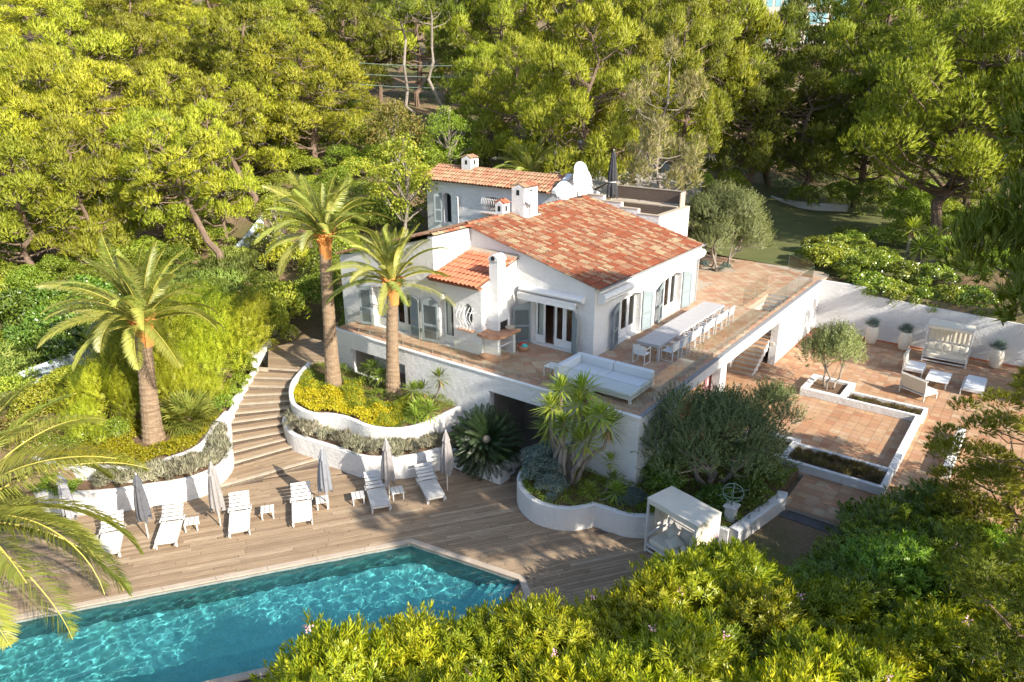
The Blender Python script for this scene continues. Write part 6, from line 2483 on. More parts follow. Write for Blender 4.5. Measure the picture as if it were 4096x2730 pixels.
def yucca(lab, base, heads, s=1.0, trunk_r=.08, seed=1):
    g = random.Random(seed)
    r = thing('yucca', lab, 'yucca', base)
    for (dx, dy, dz, k) in heads:
        if dz > .3:
            g2 = np.random.default_rng(seed * 31 + int(dz * 100))
            part(MB().tube(limb_path((dx * .15, dy * .15, -.15), (dx, dy, dz), g2, 5, .04), [trunk_r * 1.2, trunk_r, trunk_r * .95, trunk_r * .9, trunk_r * .85, trunk_r * .8], 8), 'stem', 'greybark', r, world=False)
        o = bpy.data.objects.new('rosette', ROS[k % 3])
        COL.objects.link(o)
        o.parent = r
        o.location = (dx, dy, dz)
        o.rotation_euler = (g.uniform(-.25, .25) + dy * .12, g.uniform(-.25, .25) + dx * .12, g.uniform(0, 6.28))
        q = s * g.uniform(.85, 1.12)
        o.scale = (q, q, q)
    return r


def fan_mesh(seed, n=18, L=.5, W=.045, mat='palm'):
    g = np.random.default_rng(seed)
    a_ = np.linspace(-1.9, 1.9, n)
    D = unit(np.stack([np.cos(a_), np.sin(a_), .12 * np.cos(a_ * 3)], 1))
    B = np.tile(np.array((.45, 0, 0)), (n, 1))
    S = unit(np.cross(D, np.array((0, 0, 1.0))))
    f = Fol()
    f.leaves(B, D, S, L * (.75 + .25 * np.cos(a_ * .7)), np.full(n, W), .12)
    st_ = Fol()
    f.leaves(np.zeros((1, 3)), np.array([[1.0, 0, 0]]), np.array([[0, 1.0, 0]]), np.array([.5]), np.array([.03]), 0)
    return f.mesh('fan', mat)


# ------------------------------------------------------------------ planting: palms
gzf = lambda x, y: float(gz(x, y))
palm('date_palm', 'date palm with stout trunk rising from the silver lavender planter', (-16.78, -9.17, 1.3), (.14, .31), 4.9, .35, 40, 1.14, 1)
palm('date_palm', 'tallest date palm, standing beside the boardwalk end of the tiered planter', (-14.66, -1.72, 1.62), (.1, .13), 6.9, .30, 38, 1.0, 2)
palm('date_palm', 'date palm with orange collar in front of the villa doors', (-11.73, -.82, 1.62), (.2, .15), 5.15, .29, 32, .93, 3, True, FROND, 1.25)
palm('date_palm', 'date palm whose long fronds hang over the first lounger and pool edge', (-11.3, -18.3, -.1), (1.0, .9), 4.6, .34, 46, 1.5, 4, True, FROND2)
palm('date_palm', 'date palm behind the tiled roof of the upper house', (-20.2, 21.5, gzf(-20.2, 21.5)), (0, 0), 2.6, .34, 34, 1.0, 5)

# yuccas
yucca('multi stemmed yucca with bright rosettes in front of the terrace corner', (-2.35, -1.3, .78),
      [(-.85, .15, 1.75, 0), (-.55, .35, 3.1, 1), (-.15, -.05, 3.65, 2), (.35, .3, 3.0, 0), (.85, .05, 2.7, 1), (1.35, .2, 2.9, 2), (1.05, -.35, 2.0, 0), (.25, -.45, 2.5, 1), (-.35, -.35, 3.0, 2), (.45, .55, 3.5, 1), (1.5, .5, 2.4, 0), (-.6, -.1, 2.3, 0)], 1.32, .085, 2)
yucca('slender leaning yucca with a single head against the retaining wall', (-9.45, -1.0, 1.66), [(.75, .0, 1.5, 0), (-.15, -.1, .75, 1), (.1, -.5, .25, 2)], .95, .05, 3)
yucca('low yucca cluster spreading over the tiered planter edge', (-9.2, -1.9, 1.66), [(0, 0, .35, 1), (.55, .1, .3, 2), (-.5, .25, .9, 0), (.3, -.35, .15, 0)], 1.0, .05, 4)
yucca('pair of small yuccas with dry skirts between the two palms', (-12.9, -.75, 1.66), [(0, 0, .85, 0), (.55, -.15, .7, 1), (-.7, .15, .6, 2)], .85, .05, 5)
yucca('spiky grey yucca on a stem against the shaded terrace corner', (-.75, -.75, .78), [(0, 0, 1.05, 2)], .85, .05, 6)
yucca('low spiky yucca at the curved rim of the scalloped planter', (-1.0, -1.75, .78), [(0, 0, .25, 1), (.9, .35, .35, 2), (.45, .95, .4, 0)], .9, .04, 7)
yucca('tall yuccas with dark rosettes above the patio hedge', (3.4, 29.0, 3.4), [(0, 0, 2.6, 0), (1.1, .4, 2.2, 1), (1.9, -.3, 3.0, 2), (2.6, .6, 2.3, 0), (.8, -.9, 1.7, 1), (2.2, -1.1, 1.8, 2), (3.1, -.2, 1.5, 1)], 1.5, .1, 8)
yucca('small bright yucca on the bank behind the terrace corner', (0.9, 24.2, 3.5), [(0, 0, .3, 1), (.5, .2, .2, 2)], .95, .05, 9)

# cycad
CF = [frond_mesh(400 + k, 1.12, math.radians(e), a_, 52, .19, .019, .35, 'cycad', 'cycad', True, .05) for k, (e, a_) in enumerate(((75, .5), (55, .55), (35, .6), (15, .6), (-8, .5), (-28, .3)))]
cyc = thing('cycad', 'large dark green cycad with a pale cone in its own planter', 'cycad', (-6.2, -1.05, .8))
cyc.rotation_euler = Vector((.42, -.56, .72)).to_track_quat('Z', 'Y').to_euler()
cyc.scale = (1.3, 1.3, 1.3)
part(MB().lathe(0, 0, [(.26, -.1), (.28, .4), (.22, .75)], 14), 'trunk', 'palmbark', cyc, world=False)
cone = MB().lathe(0, 0, [(.13, .72), (.16, .82), (.15, .92), (.08, 1.02), (.01, 1.05)], 14)
part(cone, 'cone', 'lavender', cyc, smooth=True, world=False)
for k in range(150):
    f = (k + .5) / 150
    o = bpy.data.objects.new('frond', CF[min(5, int(f * 6))])
    COL.objects.link(o)
    o.parent = cyc
    a_ = k * 2.39996
    o.location = (.1 * math.cos(a_), .1 * math.sin(a_), .78 - .2 * f)
    o.rotation_euler = (rnd.uniform(-.1, .1), 0, a_)

# fan palm
FN = [fan_mesh(500 + k) for k in range(3)]
fp = thing('fan_palm', 'low green fan palm beside the date palm trunk', 'palm', (-16.6, -7.7, 1.3))
part(MB().lathe(0, 0, [(.2, -.1), (.18, .3), (.12, .5)], 10), 'trunk', 'palmbark', fp, world=False)
for k in range(58):
    f = (k + .5) / 58
    o = bpy.data.objects.new('fan', FN[k % 3])
    COL.objects.link(o)
    o.parent = fp
    el = math.radians(80 - 100 * f)
    o.location = (0, 0, .42)
    o.rotation_euler = (rnd.uniform(-.4, .4), -el, k * 2.39996)
    s = rnd.uniform(1.25, 1.55)
    o.scale = (s, s, s)


# ------------------------------------------------------------------ olive trees
def olive(lab, base, H, R, zc, seed, mat, nsh, stems, tr=.1):
    g = np.random.default_rng(seed)
    r = thing('olive_tree', lab, 'olive tree', base)
    t_ = MB()
    for k in range(stems):
        a_ = k * 2 * math.pi / stems + .4
        top = (R * .45 * math.cos(a_), R * .45 * math.sin(a_), zc + .2)
        p = limb_path((.12 * math.cos(a_), .12 * math.sin(a_), -.2), top, g, 6, .05)
        t_.tube(p, [tr * (1 - .12 * j) for j in range(7)], 7)
        for q in range(6):
            b_ = (top[0] + g.uniform(-.5, .5) * R, top[1] + g.uniform(-.5, .5) * R, zc + g.uniform(-.1, .75) * (H - zc))
            t_.tube(limb_path(p[3 + q % 3], b_, g, 4, 0), [tr * .4, tr * .32, tr * .25, tr * .16, tr * .08], 5, False)
    part(t_, 'trunk', 'greybark', r, world=False)
    f = shoot_bush(seed, R, H - zc + R * .6, mat, nsh, .11, .03, 8, 2, .55, 18, .12, .7, .6)
    o = bpy.data.objects.new('crown', f)
    COL.objects.link(o)
    o.parent = r
    o.location = (0, 0, zc - R * .6)
    return r


olive('broad olive tree with shade-darkened leaves shading the corner of the terrace wall', (2.2, 1.6, .78), 4.0, 2.6, 1.45, 11, 'oliveshade', 3600, 4, .13)
olive('round silvery olive tree on the lawn beyond the terrace', (-5.95, 21.8, 3.55), 5.5, 2.75, 1.75, 12, 'olive', 8500, 3, .13)
olive('small olive tree in the square patio planter', (3.2, 13.5, PZ + .25), 3.0, 1.3, 1.35, 13, 'olive', 1300, 3, .07)
olive('wispy young olive behind the shaded olive tree', (2.8, 6.0, PZ + .25), 2.5, .95, 1.1, 14, 'olive', 600, 2, .05)

# ------------------------------------------------------------------ shrubs in the beds
LAV = [bush_mesh(600 + k, .34, .42, 'lavender', 900, .12, .016, 8, .9, .5, True, .5) for k in range(3)]
c_path = offset_path(CP1, .42)
n_ = len(c_path)
cnt = 0
for k in range(14):
    f = .12 + .8 * k / 13
    p = c_path[int(f * (n_ - 1))]
    plant(LAV[k % 3], 'lavender_bush', 'silver grey lavender mound on the lower tier of the two palm planter', 'lavender', (p[0] + rnd.uniform(-.05, .05), p[1] + rnd.uniform(-.05, .05), .82), rnd.uniform(0, 6), rnd.uniform(1.25, 1.6), 'lavender mounds in the two palm planter')
l_path = offset_path(LP1, .45)
n_ = len(l_path)
for k in range(26):
    f = .30 + .68 * k / 25
    p = l_path[int(f * (n_ - 1))]
    plant(LAV[k % 3], 'lavender_bush', 'silver lavender bush along the white planter left of the boardwalk', 'lavender', (p[0] + rnd.uniform(-.16, .12), p[1] + rnd.uniform(-.12, .12), .81), rnd.uniform(0, 6), rnd.uniform(1.2, 1.7), 'lavender along the left planter')


def carpet(name, poly, z, mat, n, L, W, seed, zmax=.3, holes=(), sc=.35, keep=None, tri=False, up=.6):
    """ground cover: leaves heaped over a polygon, following low mounds"""
    g = np.random.default_rng(seed)
    xs, ys = [p[0] for p in poly], [p[1] for p in poly]
    X = g.uniform(min(xs), max(xs), n * 4)
    Y = g.uniform(min(ys), max(ys), n * 4)
    ok = big_in(poly, X, Y)
    for (hx, hy, hr) in holes:
        ok &= (X - hx) ** 2 + (Y - hy) ** 2 > hr * hr
    if keep is not None:
        ok &= keep(X, Y)
    X, Y = X[ok][:n], Y[ok][:n]
    m_ = len(X)
    hm = zmax * (.45 + .55 * np.sin(X * 3.1 + 1.7 * np.sin(Y * 2.3)) * np.sin(Y * 3.7 + X)) * g.uniform(.55, 1, m_)
    P = np.stack([X, Y, z + np.maximum(hm, .02)], 1)
    D = unit(runit(g, m_) * .9 + np.array((0, 0, up)))
    f = Fol()
    if tri:
        f.tris(P, D, side_of(g, D), L * g.uniform(.7, 1.3, m_), W * g.uniform(.8, 1.2, m_))
    else:
        f.leaves(P, D, side_of(g, D), L * g.uniform(.7, 1.3, m_), W * g.uniform(.8, 1.2, m_), .1)
    o = bpy.data.objects.new(name, f.mesh(name, mat))
    COL.objects.link(o)
    o['kind'] = 'stuff'
    return o


CPI = [(x, y) for x, y in offset_path(CP2, .12)] + [(-16.7, -.3)]
o = carpet('golden_ground_cover', CPI, 1.66, 'cover', 15000, .085, .06, 21, .34, [(-14.62, -1.75, .5), (-11.7, -.8, .8), (-12.9, -.7, .6)], keep=lambda X, Y: (Y < -1.5 + .5 * np.sin(X * 1.7)) & (X < -9.4))
tag(o, 'golden green ground cover spilling over the two palm planter', 'ground cover')
o = carpet('trailing_rosemary', CPI, 1.66, 'greencover', 13000, .13, .02, 22, .5, [(-14.62, -1.75, .4), (-11.7, -.8, .5)], keep=lambda X, Y: (Y > -2.6 + .5 * np.sin(X * 1.7)) | (X > -10.2), tri=True)
tag(o, 'dark green trailing plants behind the golden cover in the two palm planter', 'ground cover')
LPI = [(x, y) for x, y in offset_path(LP2, .12)] + [(-19.5, -6.2)]
o = carpet('golden_ground_cover', LPI, 1.34, 'cover', 16000, .085, .06, 23, .34, [(-16.78, -9.17, .75)], keep=lambda X, Y: (X > -18.6))
tag(o, 'bright golden ground cover round the base of the single date palm', 'ground cover')
o = carpet('green_ground_cover', [(-21, -14.5), (-17.2, -13.6), (-15.6, -12.9), (-15.9, -12.2), (-17.4, -12.9), (-21, -13.5)], .9, 'greencover', 5000, .12, .03, 24, .5)
tag(o, 'straggly green ground cover in the lower left planter', 'ground cover')
RPI = RPS
o = carpet('shade_ground_cover', RPS, .78, 'greencover', 14000, .12, .03, 25, .38, [(2.2, 1.6, .3)])
tag(o, 'dark ground cover under the shaded olive tree', 'ground cover')
SIL = [bush_mesh(640 + k, .75, 1.0, 'silver', 5200, .07, .028, 12, .4, .8) for k in range(2)]
for k, (x, y, s) in enumerate(((-3.4, -1.3, 1.2), (-2.85, -2.0, 1.15), (-3.3, -.6, 1.1), (-2.2, -2.35, .85))):
    plant(SIL[k % 2], 'silver_shrub', 'rounded blue grey shrub filling the boardwalk end of the scalloped planter', 'shrub', (x, y, .76), k * 1.3, s, 'blue grey shrubs by the yucca')
plant(SIL[0], 'silver_shrub', 'small blue grey shrub beside the low spiky yucca', 'shrub', (.55, -1.2, .76), 2.2, .7)
BALL = bush_mesh(650, .55, 1.0, 'greencover', 6000, .05, .03, 14, .3, .8)
plant(BALL, 'clipped_shrub', 'rounded clipped green shrub against the canopy daybed', 'shrub', (1.25, -1.05, .5), 0, (1, 1, .95))
DARK = [bush_mesh(660 + k, .8, .9, 'laurel', 3000, .13, .045, 10, .5, .8) for k in range(2)]
for k, (x, y, s) in enumerate(((.3, .9, 1.0), (1.1, .2, .9), (2.9, .5, .9), (3.6, 1.7, .9), (3.6, 3.2, 1.0), (.6, 2.6, 1.0), (2.2, 3.9, .9), (1.6, -.4, .6))):
    plant(DARK[k % 2], 'shade_shrub', 'dark leafy shrub under the shaded olive tree behind the daybed', 'shrub', (x, y, .76), k, s, 'dark shrubs under the olive')
BACKS = bush_mesh(664, .32, .5, 'silver', 1500, .06, .02, 8, .5, .7)
plant(BACKS, 'silver_shrub', 'small grey shrub at the foot of the lawn olive tree', 'shrub', (-5.3, 21.4, 3.55), 0, 1.3)
plant(BACKS, 'silver_shrub', 'low grey clump left of the lawn olive trunk', 'shrub', (-6.7, 21.6, 3.55), 1, 1.1)
TU = [bush_mesh(670 + k, .22, .22, 'tuft', 420, .14, .012, 6, .8, .6, True, .3) for k in range(2)]
g_ = random.Random(5)
for k in range(24):
    plant(TU[k % 2], 'brown_tuft', 'small brown tuft of dry grass in the long patio planter', 'grass tuft', (4.05 + .27 * (k % 12) + g_.uniform(-.08, .08), 5.55 + .55 * (k // 12) + g_.uniform(-.12, .12), PZ + .2), g_.uniform(0, 6), g_.uniform(.8, 1.25), 'brown tufts in the near patio planter')
for k in range(10):
    plant(TU[k % 2], 'brown_tuft', 'small dark tuft in the narrow planter by the patio olive', 'grass tuft', (4.5 + .29 * k, 12.95 + g_.uniform(-.1, .1), PZ + .18), g_.uniform(0, 6), g_.uniform(.8, 1.1), 'dark tufts in the far patio planter')

# tall pots with grass on the patio
FES = bush_mesh(680, .34, .42, 'silver', 900, .38, .010, 6, 1.0, .5, True, .2)
for (x, y, lab) in ((3.3, 22.05, 'tall cream pot with pale grass half hidden by the patio olive'), (5.0, 22.05, 'tall cream pot with blue grass left of the patio daybed'), (9.35, 22.0, 'tall cream pot with blue grass right of the patio daybed')):
    r_ = thing('tall_pot', lab, 'pot', (x, y, PZ))
    part(MB().lathe(0, 0, [(.20, .003), (.27, .1), (.33, .45), (.335, .7), (.30, .95), (.26, 1.06), (.235, 1.06), (.25, .95)], 22), 'pot', 'pot', r_, smooth=True, world=False)
    o = bpy.data.objects.new('grass', FES)
    o.location = (0, 0, .95)
    COL.objects.link(o)
    o.parent = r_

# ------------------------------------------------------------------ left garden: bamboo, laurel, junipers, mixed shrubs
BAM = [shoot_bush(700 + k, 1.5, 3.3, 'bamboo', 620, .15, .022, 8, 3, .8, 16, .15, 1.1, .5) for k in range(3)]
for k, (x, y, s) in enumerate(((-19.6, -2.9, 1.0), (-20.8, -1.6, 1.0), (-19.4, -4.6, .95), (-20.9, -4.0, 1.05), (-22.2, -2.9, 1.0), (-18.9, -5.9, .85), (-20.4, -6.2, 1.0), (-22.0, -5.3, 1.05), (-18.6, -7.6, .8), (-20.0, -8.2, .95), (-21.6, -7.6, .95), (-19.3, -10.0, .75), (-18.4, -9.0, .55), (-18.2, -11.0, .5), (-17.9, -6.9, .6), (-18.9, -8.6, .7), (-17.6, -6.0, .45))):
    plant(BAM[k % 3], 'bamboo_clump', 'bright yellow green bamboo thicket between the boardwalk and the fence', 'bamboo', (x, y, gzf(x, y) - .1), k * 1.1, (s, s, s * rnd.uniform(.95, 1.2)), 'bamboo clumps above the boardwalk')
LAU = [bush_mesh(720 + k, 1.6, 2.2, 'laurel', 4600, .2, .085, 14, .35, .9) for k in range(2)]
for k, (x, y) in enumerate(((-26.5, -9.5), (-25.2, -8.6), (-26.2, -6.7), (-30.4, -8.3), (-30.0, -6.8), (-29.7, -5.1), (-27.6, -8.0), (-28.2, -6.0))):
    plant(LAU[k % 2], 'laurel_bush', 'broad glossy dark laurel bush on the far side of the fence', 'shrub', (x, y, gzf(x, y)), k * 2.0, rnd.uniform(.85, 1.1), 'laurels beyond the fence')
JUN = [bush_mesh(730 + k, 1.7, 1.0, 'juniper', 5200, .22, .05, 14, .3, .7, True, .6) for k in range(2)]
for k, (x, y) in enumerate(((-24.9, -11.6), (-26.0, -11.0), (-31.0, -3.2), (-29.5, -1.6), (-28.2, -.6), (-27.6, .6), (-29.0, 1.6), (-30.2, 3.0), (-27.0, -2.6), (-30.6, .2), (-28.1, -3.9), (-31.8, 4.8), (-29.6, 4.9))):
    plant(JUN[k % 2], 'juniper_bush', 'low spreading juniper above the blue grey fence', 'shrub', (x, y, gzf(x, y) + .25), k * 1.7, rnd.uniform(.9, 1.25), 'junipers along the fence')
MIX = [bush_mesh(740, 1.5, 2.2, 'tree', 4200, .14, .075, 14, .4, .9), bush_mesh(741, 1.5, 2.0, 'hedge', 4600, .13, .06, 14, .4, .9), bush_mesh(742, 1.4, 2.4, 'greencover', 4600, .13, .055, 14, .45, .9), bush_mesh(743, 1.4, 1.8, 'autumn', 4200, .14, .06, 14, .4, .9)]
BGS = [(-33.1, -1.9), (-33.7, .2), (-32.3, 1.4), (-34.1, 5.3), (-31.5, 7.3), (-27.7, 6.0), (-23.5, 3.5), (-21.6, 3.2), (-23.9, 6.0), (-26.9, 10.7), (-29.7, 14.4), (-35.0, 14.3), (-39.2, 15.3), (-38.4, 19.3), (-35.8, 21.6), (-35.4, 24.8),
       (-31.7, 24.6), (-29.7, 26.4), (-26.6, 19.8), (-24.1, 20.2), (-20.8, 24.3), (-25.7, 23.6), (-45.7, 8.0), (-45.8, 10.6), (-35.3, -2.4), (-30.9, 22.3), (-30.6, 10.6), (-32.7, 14.7), (-34.2, 10.7), (-37.8, 10.8),
       (-22.5, 1.2), (-24.4, 1.8), (-20.9, 5.4), (-22.6, 7.6), (-19.9, 7.6), (-19.6, 10.2), (-22.5, 10.6), (-25.2, 8.2), (-24.8, 12.8), (-27.6, 16.0), (-24.2, 16.8), (-22.8, 18.6), (-20.0, 18.6), (-17.2, 19.4), (-28.6, 19.0), (-18.6, 3.6), (-19.0, 5.6)]
g_ = np.random.default_rng(77)
for _ in range(3000):
    x, y = g_.uniform(-62, -24), g_.uniform(-14, 30)
    if len(BGS) >= 230:
        break
    if x > -27 - .55 * (y + 9) * (y > -9) and y < 12 or x > -23.5:
        continue
    if min((x - a_) ** 2 + (y - b_) ** 2 for a_, b_ in BGS) > 3.2:
        BGS.append((round(x, 1), round(y, 1)))
KL = ['sunlit broadleaf shrub on the slope behind the palms', 'glossy green shrub on the slope behind the palms', 'dark green shrub on the slope behind the palms', 'bronze tinted shrub on the slope behind the palms']
KG = ['sunlit slope shrubs', 'glossy slope shrubs', 'dark slope shrubs', 'bronze slope shrubs']
for k, (x, y) in enumerate(BGS):
    q = (k * 7 + k // 3) % 4
    q = 2 if q == 3 and k % 3 else q
    s = rnd.uniform(.8, 1.25)
    wh = 'above the fence' if (y < 5 and x < -24) else ('under the hillside pines' if x < -33 else ('behind the upper house' if y > 14 else 'between the fence and the villa'))
    plant(MIX[q], 'slope_shrub', KL[q].replace('on the slope behind the palms', 'on the slope ' + wh), 'shrub', (x, y, gzf(x, y)), k * 1.9, (s, s, s * rnd.uniform(.8, 1.2)), KG[q] + ' ' + wh)
for k, (x, y, q, s) in enumerate(((-19.6, -12.3, 3, .8), (-21.3, -11.3, 0, .8), (-20.6, -13.4, 3, .7), (-22.4, -13.2, 3, .8), (-18.2, -11.2, 1, .55), (-22.2, -9.8, 0, .8), (-20.6, -10.2, 0, .7), (-18.9, -12.4, 1, .5), (-19.4, -9.0, 0, .6), (-18.3, -9.9, 1, .45), (-22.8, -11.9, 0, .8), (-21.6, -14.2, 3, .7), (-23.2, -14.6, 0, .8))):
    plant(MIX[q], 'garden_shrub', ['sunlit leafy shrub below the fence', 'glossy shrub beside the single date palm', '', 'bronze leaved shrub at the left below the fence'][q], 'shrub', (x, y, gzf(x, y) - .1), k, s, 'shrubs below the fence %d' % q)
plant(MIX[2], 'garden_shrub', 'rounded dark green shrub closing the bamboo at the landing', 'shrub', (-20.6, -.6, gzf(-20.6, -.6)), 1, (.85, .85, 1.15))

SP = bush_mesh(770, .5, .55, 'greencover', 1800, .09, .05, 9, .3, .9)
for k, (x, y, s) in enumerate(((-17.0, -5.9, 1.0), (-17.6, -5.1, .9), (-18.2, -4.2, 1.0), (-18.9, -3.4, .9), (-16.7, -6.5, .9), (-19.6, -2.9, 1.0), (-20.6, -1.9, 1.0))):
    plant(SP, 'spilling_shrub', 'low green shrub spilling over the white wall beside the boardwalk', 'shrub', (x, y, gzf(x, y) + .25), k, s, 'shrubs spilling over the boardwalk wall')

# broadleaf tree with bare limbs behind the palms
def broadleaf(lab, loc, H, R, seed, mat, n, rz=0.0, bark='greybark', L=.19, W=.14):
    g = np.random.default_rng(seed)
    r = thing('broadleaf_tree', lab, 'tree', loc, rz)
    t_ = MB()
    p = limb_path((0, 0, -.3), (.2, .1, H * .85), g, 7, 0)
    t_.tube(p, [.13 * (1 - .1 * k) for k in range(8)], 8)
    C, Rd = lobes(g, R, H * .75, 20, low=.1)
    C[:, 2] += H * .18
    for k in range(len(C)):
        i = int(np.clip(C[k][2] / H * 6, 1, 5))
        t_.tube(limb_path(p[i], C[k], g, 4, .03), [.06, .05, .038, .026, .012], 5, False)
    part(t_, 'trunk', bark, r, world=False)
    P, d = shell(g, C, Rd * .8, n, zmin=-.7, inner=.45)
    D = unit(d * .6 + runit(g, n) * .9 + np.array((0, 0, -.1)))
    f = Fol()
    f.leaves(P, D, side_of(g, D), L * g.uniform(.6, 1.2, n), W * g.uniform(.7, 1.2, n), .2)
    o = bpy.data.objects.new('crown', f.mesh('crown', mat))
    COL.objects.link(o)
    o.parent = r
    return r


broadleaf('broad leaved yellow green tree with bare pale limbs behind the tallest palm', (-23.3, 12.0, gzf(-23.3, 12.0)), 8.6, 2.7, 31, 'tree', 3600)
broadleaf('yellowing tree at the foot of the bare pines', (-31.5, 19.5, gzf(-31.5, 19.5)), 7.0, 3.0, 32, 'autumn', 4000)
broadleaf('dense round green tree at the foot of the bare pines', (-28.6, 22.4, gzf(-28.6, 22.4)), 6.6, 2.6, 33, 'greencover', 6000, 0, 'greybark', .13, .07)
broadleaf('upright bright green tree above the fence', (-29.2, 6.4, gzf(-29.2, 6.4)), 5.4, 1.5, 34, 'tree', 5000, 0, 'greybark', .11, .06)

# hedges and shrubs on the right
HED = [bush_mesh(760 + k, 1.3, 1.9, 'hedge', 4600, .15, .075, 12, .3, .9) for k in range(2)]
for k, (x, y) in enumerate(((2.4, 23.9), (3.3, 23.8), (4.3, 23.8), (5.4, 23.9), (6.5, 24.0), (7.6, 24.2), (1.5, 25.4), (2.6, 26.0), (3.9, 25.6), (5.4, 25.8), (.9, 28.1), (2.2, 27.8), (0.4, 30.0), (-.6, 25.9), (.3, 26.6), (-.7, 28.2), (-1.1, 30.6), (-.6, 33.0), (-1.7, 27.4), (-2.1, 30.0), (-1.6, 35.0), (1.0, 34.5))):
    plant(HED[k % 2], 'ivy_hedge', 'glossy yellow green hedge bush spilling over the patio back wall', 'hedge', (x, y, 2.35 if y < 24.5 else 3.3), k * 1.3, rnd.uniform(.85, 1.1), 'hedge bushes over the back wall')
for k, (x, y) in enumerate(((-8.1, 46.5), (-5.3, 47.3), (-2.3, 46), (1.2, 41.8), (3.5, 43.5), (6.0, 40.5), (8.1, 39.3), (6.3, 32.3), (8.5, 31.1), (-13.9, 44.0), (-15.2, 40.0), (2.3, 36.5), (5.5, 29.0), (8.2, 27.0), (10.5, 25.6), (-6.5, 60), (-3.5, 61), (-9.5, 60), (-12.5, 58), (0.5, 50), (3.5, 48.5), (6.5, 46), (-15.5, 52), (-17.5, 48), (9.5, 43), (-0.5, 55), (4.5, 38.5), (7.0, 36.0))):
    plant(MIX[2], 'shade_shrub', 'dark shrub in the shade under the right hand pines', 'shrub', (x, y, gzf(x, y)), k, rnd.uniform(1.0, 1.5), 'shaded shrubs under the pines')


def box_hedge(lab, x0, y0, x1, y1, h, seed, wd=1.2, dens=190):
    """clipped hedge: leaves over the faces of a long box"""
    g = np.random.default_rng(seed)
    a_, b_ = np.array((x0, y0)), np.array((x1, y1))
    L = np.linalg.norm(b_ - a_)
    d = (b_ - a_) / L
    nr = np.array((-d[1], d[0]))
    n = int((L * wd + 2 * L * h) * dens)
    u = g.uniform(0, L, n)
    f_ = g.uniform(0, 1, n) * (wd + 2 * h)
    v_ = np.where(f_ < h, -wd / 2, np.where(f_ < h + wd, f_ - h - wd / 2, wd / 2)) + g.normal(size=n) * .04
    z = np.where(f_ < h, f_, np.where(f_ < h + wd, h, wd + 2 * h - f_)) + g.normal(size=n) * .04
    P = np.stack([a_[0] + d[0] * u + nr[0] * v_, a_[1] + d[1] * u + nr[1] * v_, gzf(*a_) + np.maximum(z, .02)], 1)
    N3 = np.stack([nr[0] * np.sign(v_) * (np.abs(v_) > wd * .45), nr[1] * np.sign(v_) * (np.abs(v_) > wd * .45), (z > h * .95) * 1.0], 1)
    D = unit(N3 * .5 + runit(g, n) * .8 + np.array((0, 0, .4)))
    f = Fol()
    f.leaves(P, D, side_of(g, D), .17 * g.uniform(.7, 1.2, n), .07 * g.uniform(.7, 1.2, n))
    o = bpy.data.objects.new('clipped_hedge', f.mesh('clipped_hedge', 'laurel'))
    COL.objects.link(o)
    return tag(o, lab, 'hedge')


box_hedge('clipped dark hedge across the back of the lawn', -12.5, 50.5, -5.0, 57.5, 3.4, 41, 1.6, 90)
box_hedge('lower clipped hedge with sunlit top at the right of the lawn', -4.2, 47.0, 1.6, 51.5, 2.4, 42, 1.5, 110)
o = part(ribbon_wall(smoothpath([(-12.2, 49.5), (-10.4, 47.8), (-7.6, 47.2), (-4.6, 48.2)], 6), 3.2, 4.2, .4), 'curved_wall', 'wall2')
tag(o, 'low curved white wall at the far end of the lawn', 'wall')

# ------------------------------------------------------------------ oleanders in front
OL = [shoot_bush(800 + k, 1.5, 2.7, 'oleander', 540, .24, .044, 6, 3, .48, 15, .12, .8, .85) for k in range(3)]
OD = [shoot_bush(820 + k, 1.5, 2.7, 'oleandershade', 520, .23, .047, 6, 3, .46, 15, .12, .8, .85) for k in range(2)]
OB = []
SILH = [(-.9, -13.4), (-.5, -11.6), (.5, -10.1), (1.8, -9.0), (2.7, -7.9), (3.5, -6.6), (3.9, -5.2), (4.5, -3.6), (5.6, -2.2), (6.4, -.7), (7.0, .8), (7.7, 2.6), (8.6, 4.0)]
for k, (x, y) in enumerate(SILH):
    for row in range(4):
        px, py = x + .35 + 1.75 * row + rnd.uniform(-.25, .25), y - .4 - 1.35 * row + rnd.uniform(-.25, .25)
        if (px - CAM.x) ** 2 + (py - CAM.y) ** 2 < 30 or py < -19:
            continue
        if k in (8, 9, 10) and row == 0:
            px, hz0 = px + .9, .7
        else:
            hz0 = 1.0
        dk = (px > 5.8 and py > -3.2 and row < 2) or (k == 6 and row == 1)  # bushes in the shaded band take the shade-coloured leaves
        s = rnd.uniform(.92, 1.12)
        hz_ = (1.08 + .07 * row) * rnd.uniform(.92, 1.08) * (.80 if k in (5, 6, 7) else (.66 if k > 7 else (1.0 if k < 1 else .84)))
        ad = 'along the near edge of the pool' if k < 2 else ('at the entry steps of the pool' if k < 5 else ('in front of the canopy daybed' if k < 8 else 'below the low patio planters'))
        lab = ('oleander bush with shade-darkened leaves ' if dk else 'sunlit yellow green oleander bush ') + ad
        if row > 1:
            lab = ('inner oleander bush with shade-darkened leaves ' if dk else 'inner yellow green oleander bush ') + ad
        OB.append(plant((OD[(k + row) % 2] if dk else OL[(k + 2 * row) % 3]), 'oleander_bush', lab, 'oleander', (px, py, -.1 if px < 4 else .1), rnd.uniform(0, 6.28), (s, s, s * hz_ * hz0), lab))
for k, (x, y) in enumerate(((-7.6, -20.3), (-6.5, -19.2), (-8.9, -20.9))):
    plant(OL[k], 'oleander_bush', 'low oleander tips at the near edge of the pool', 'oleander', (x, y, -.1), k, (.8, .8, .62), 'oleander tips by the pool edge')
g_ = np.random.default_rng(9)
FLM = []
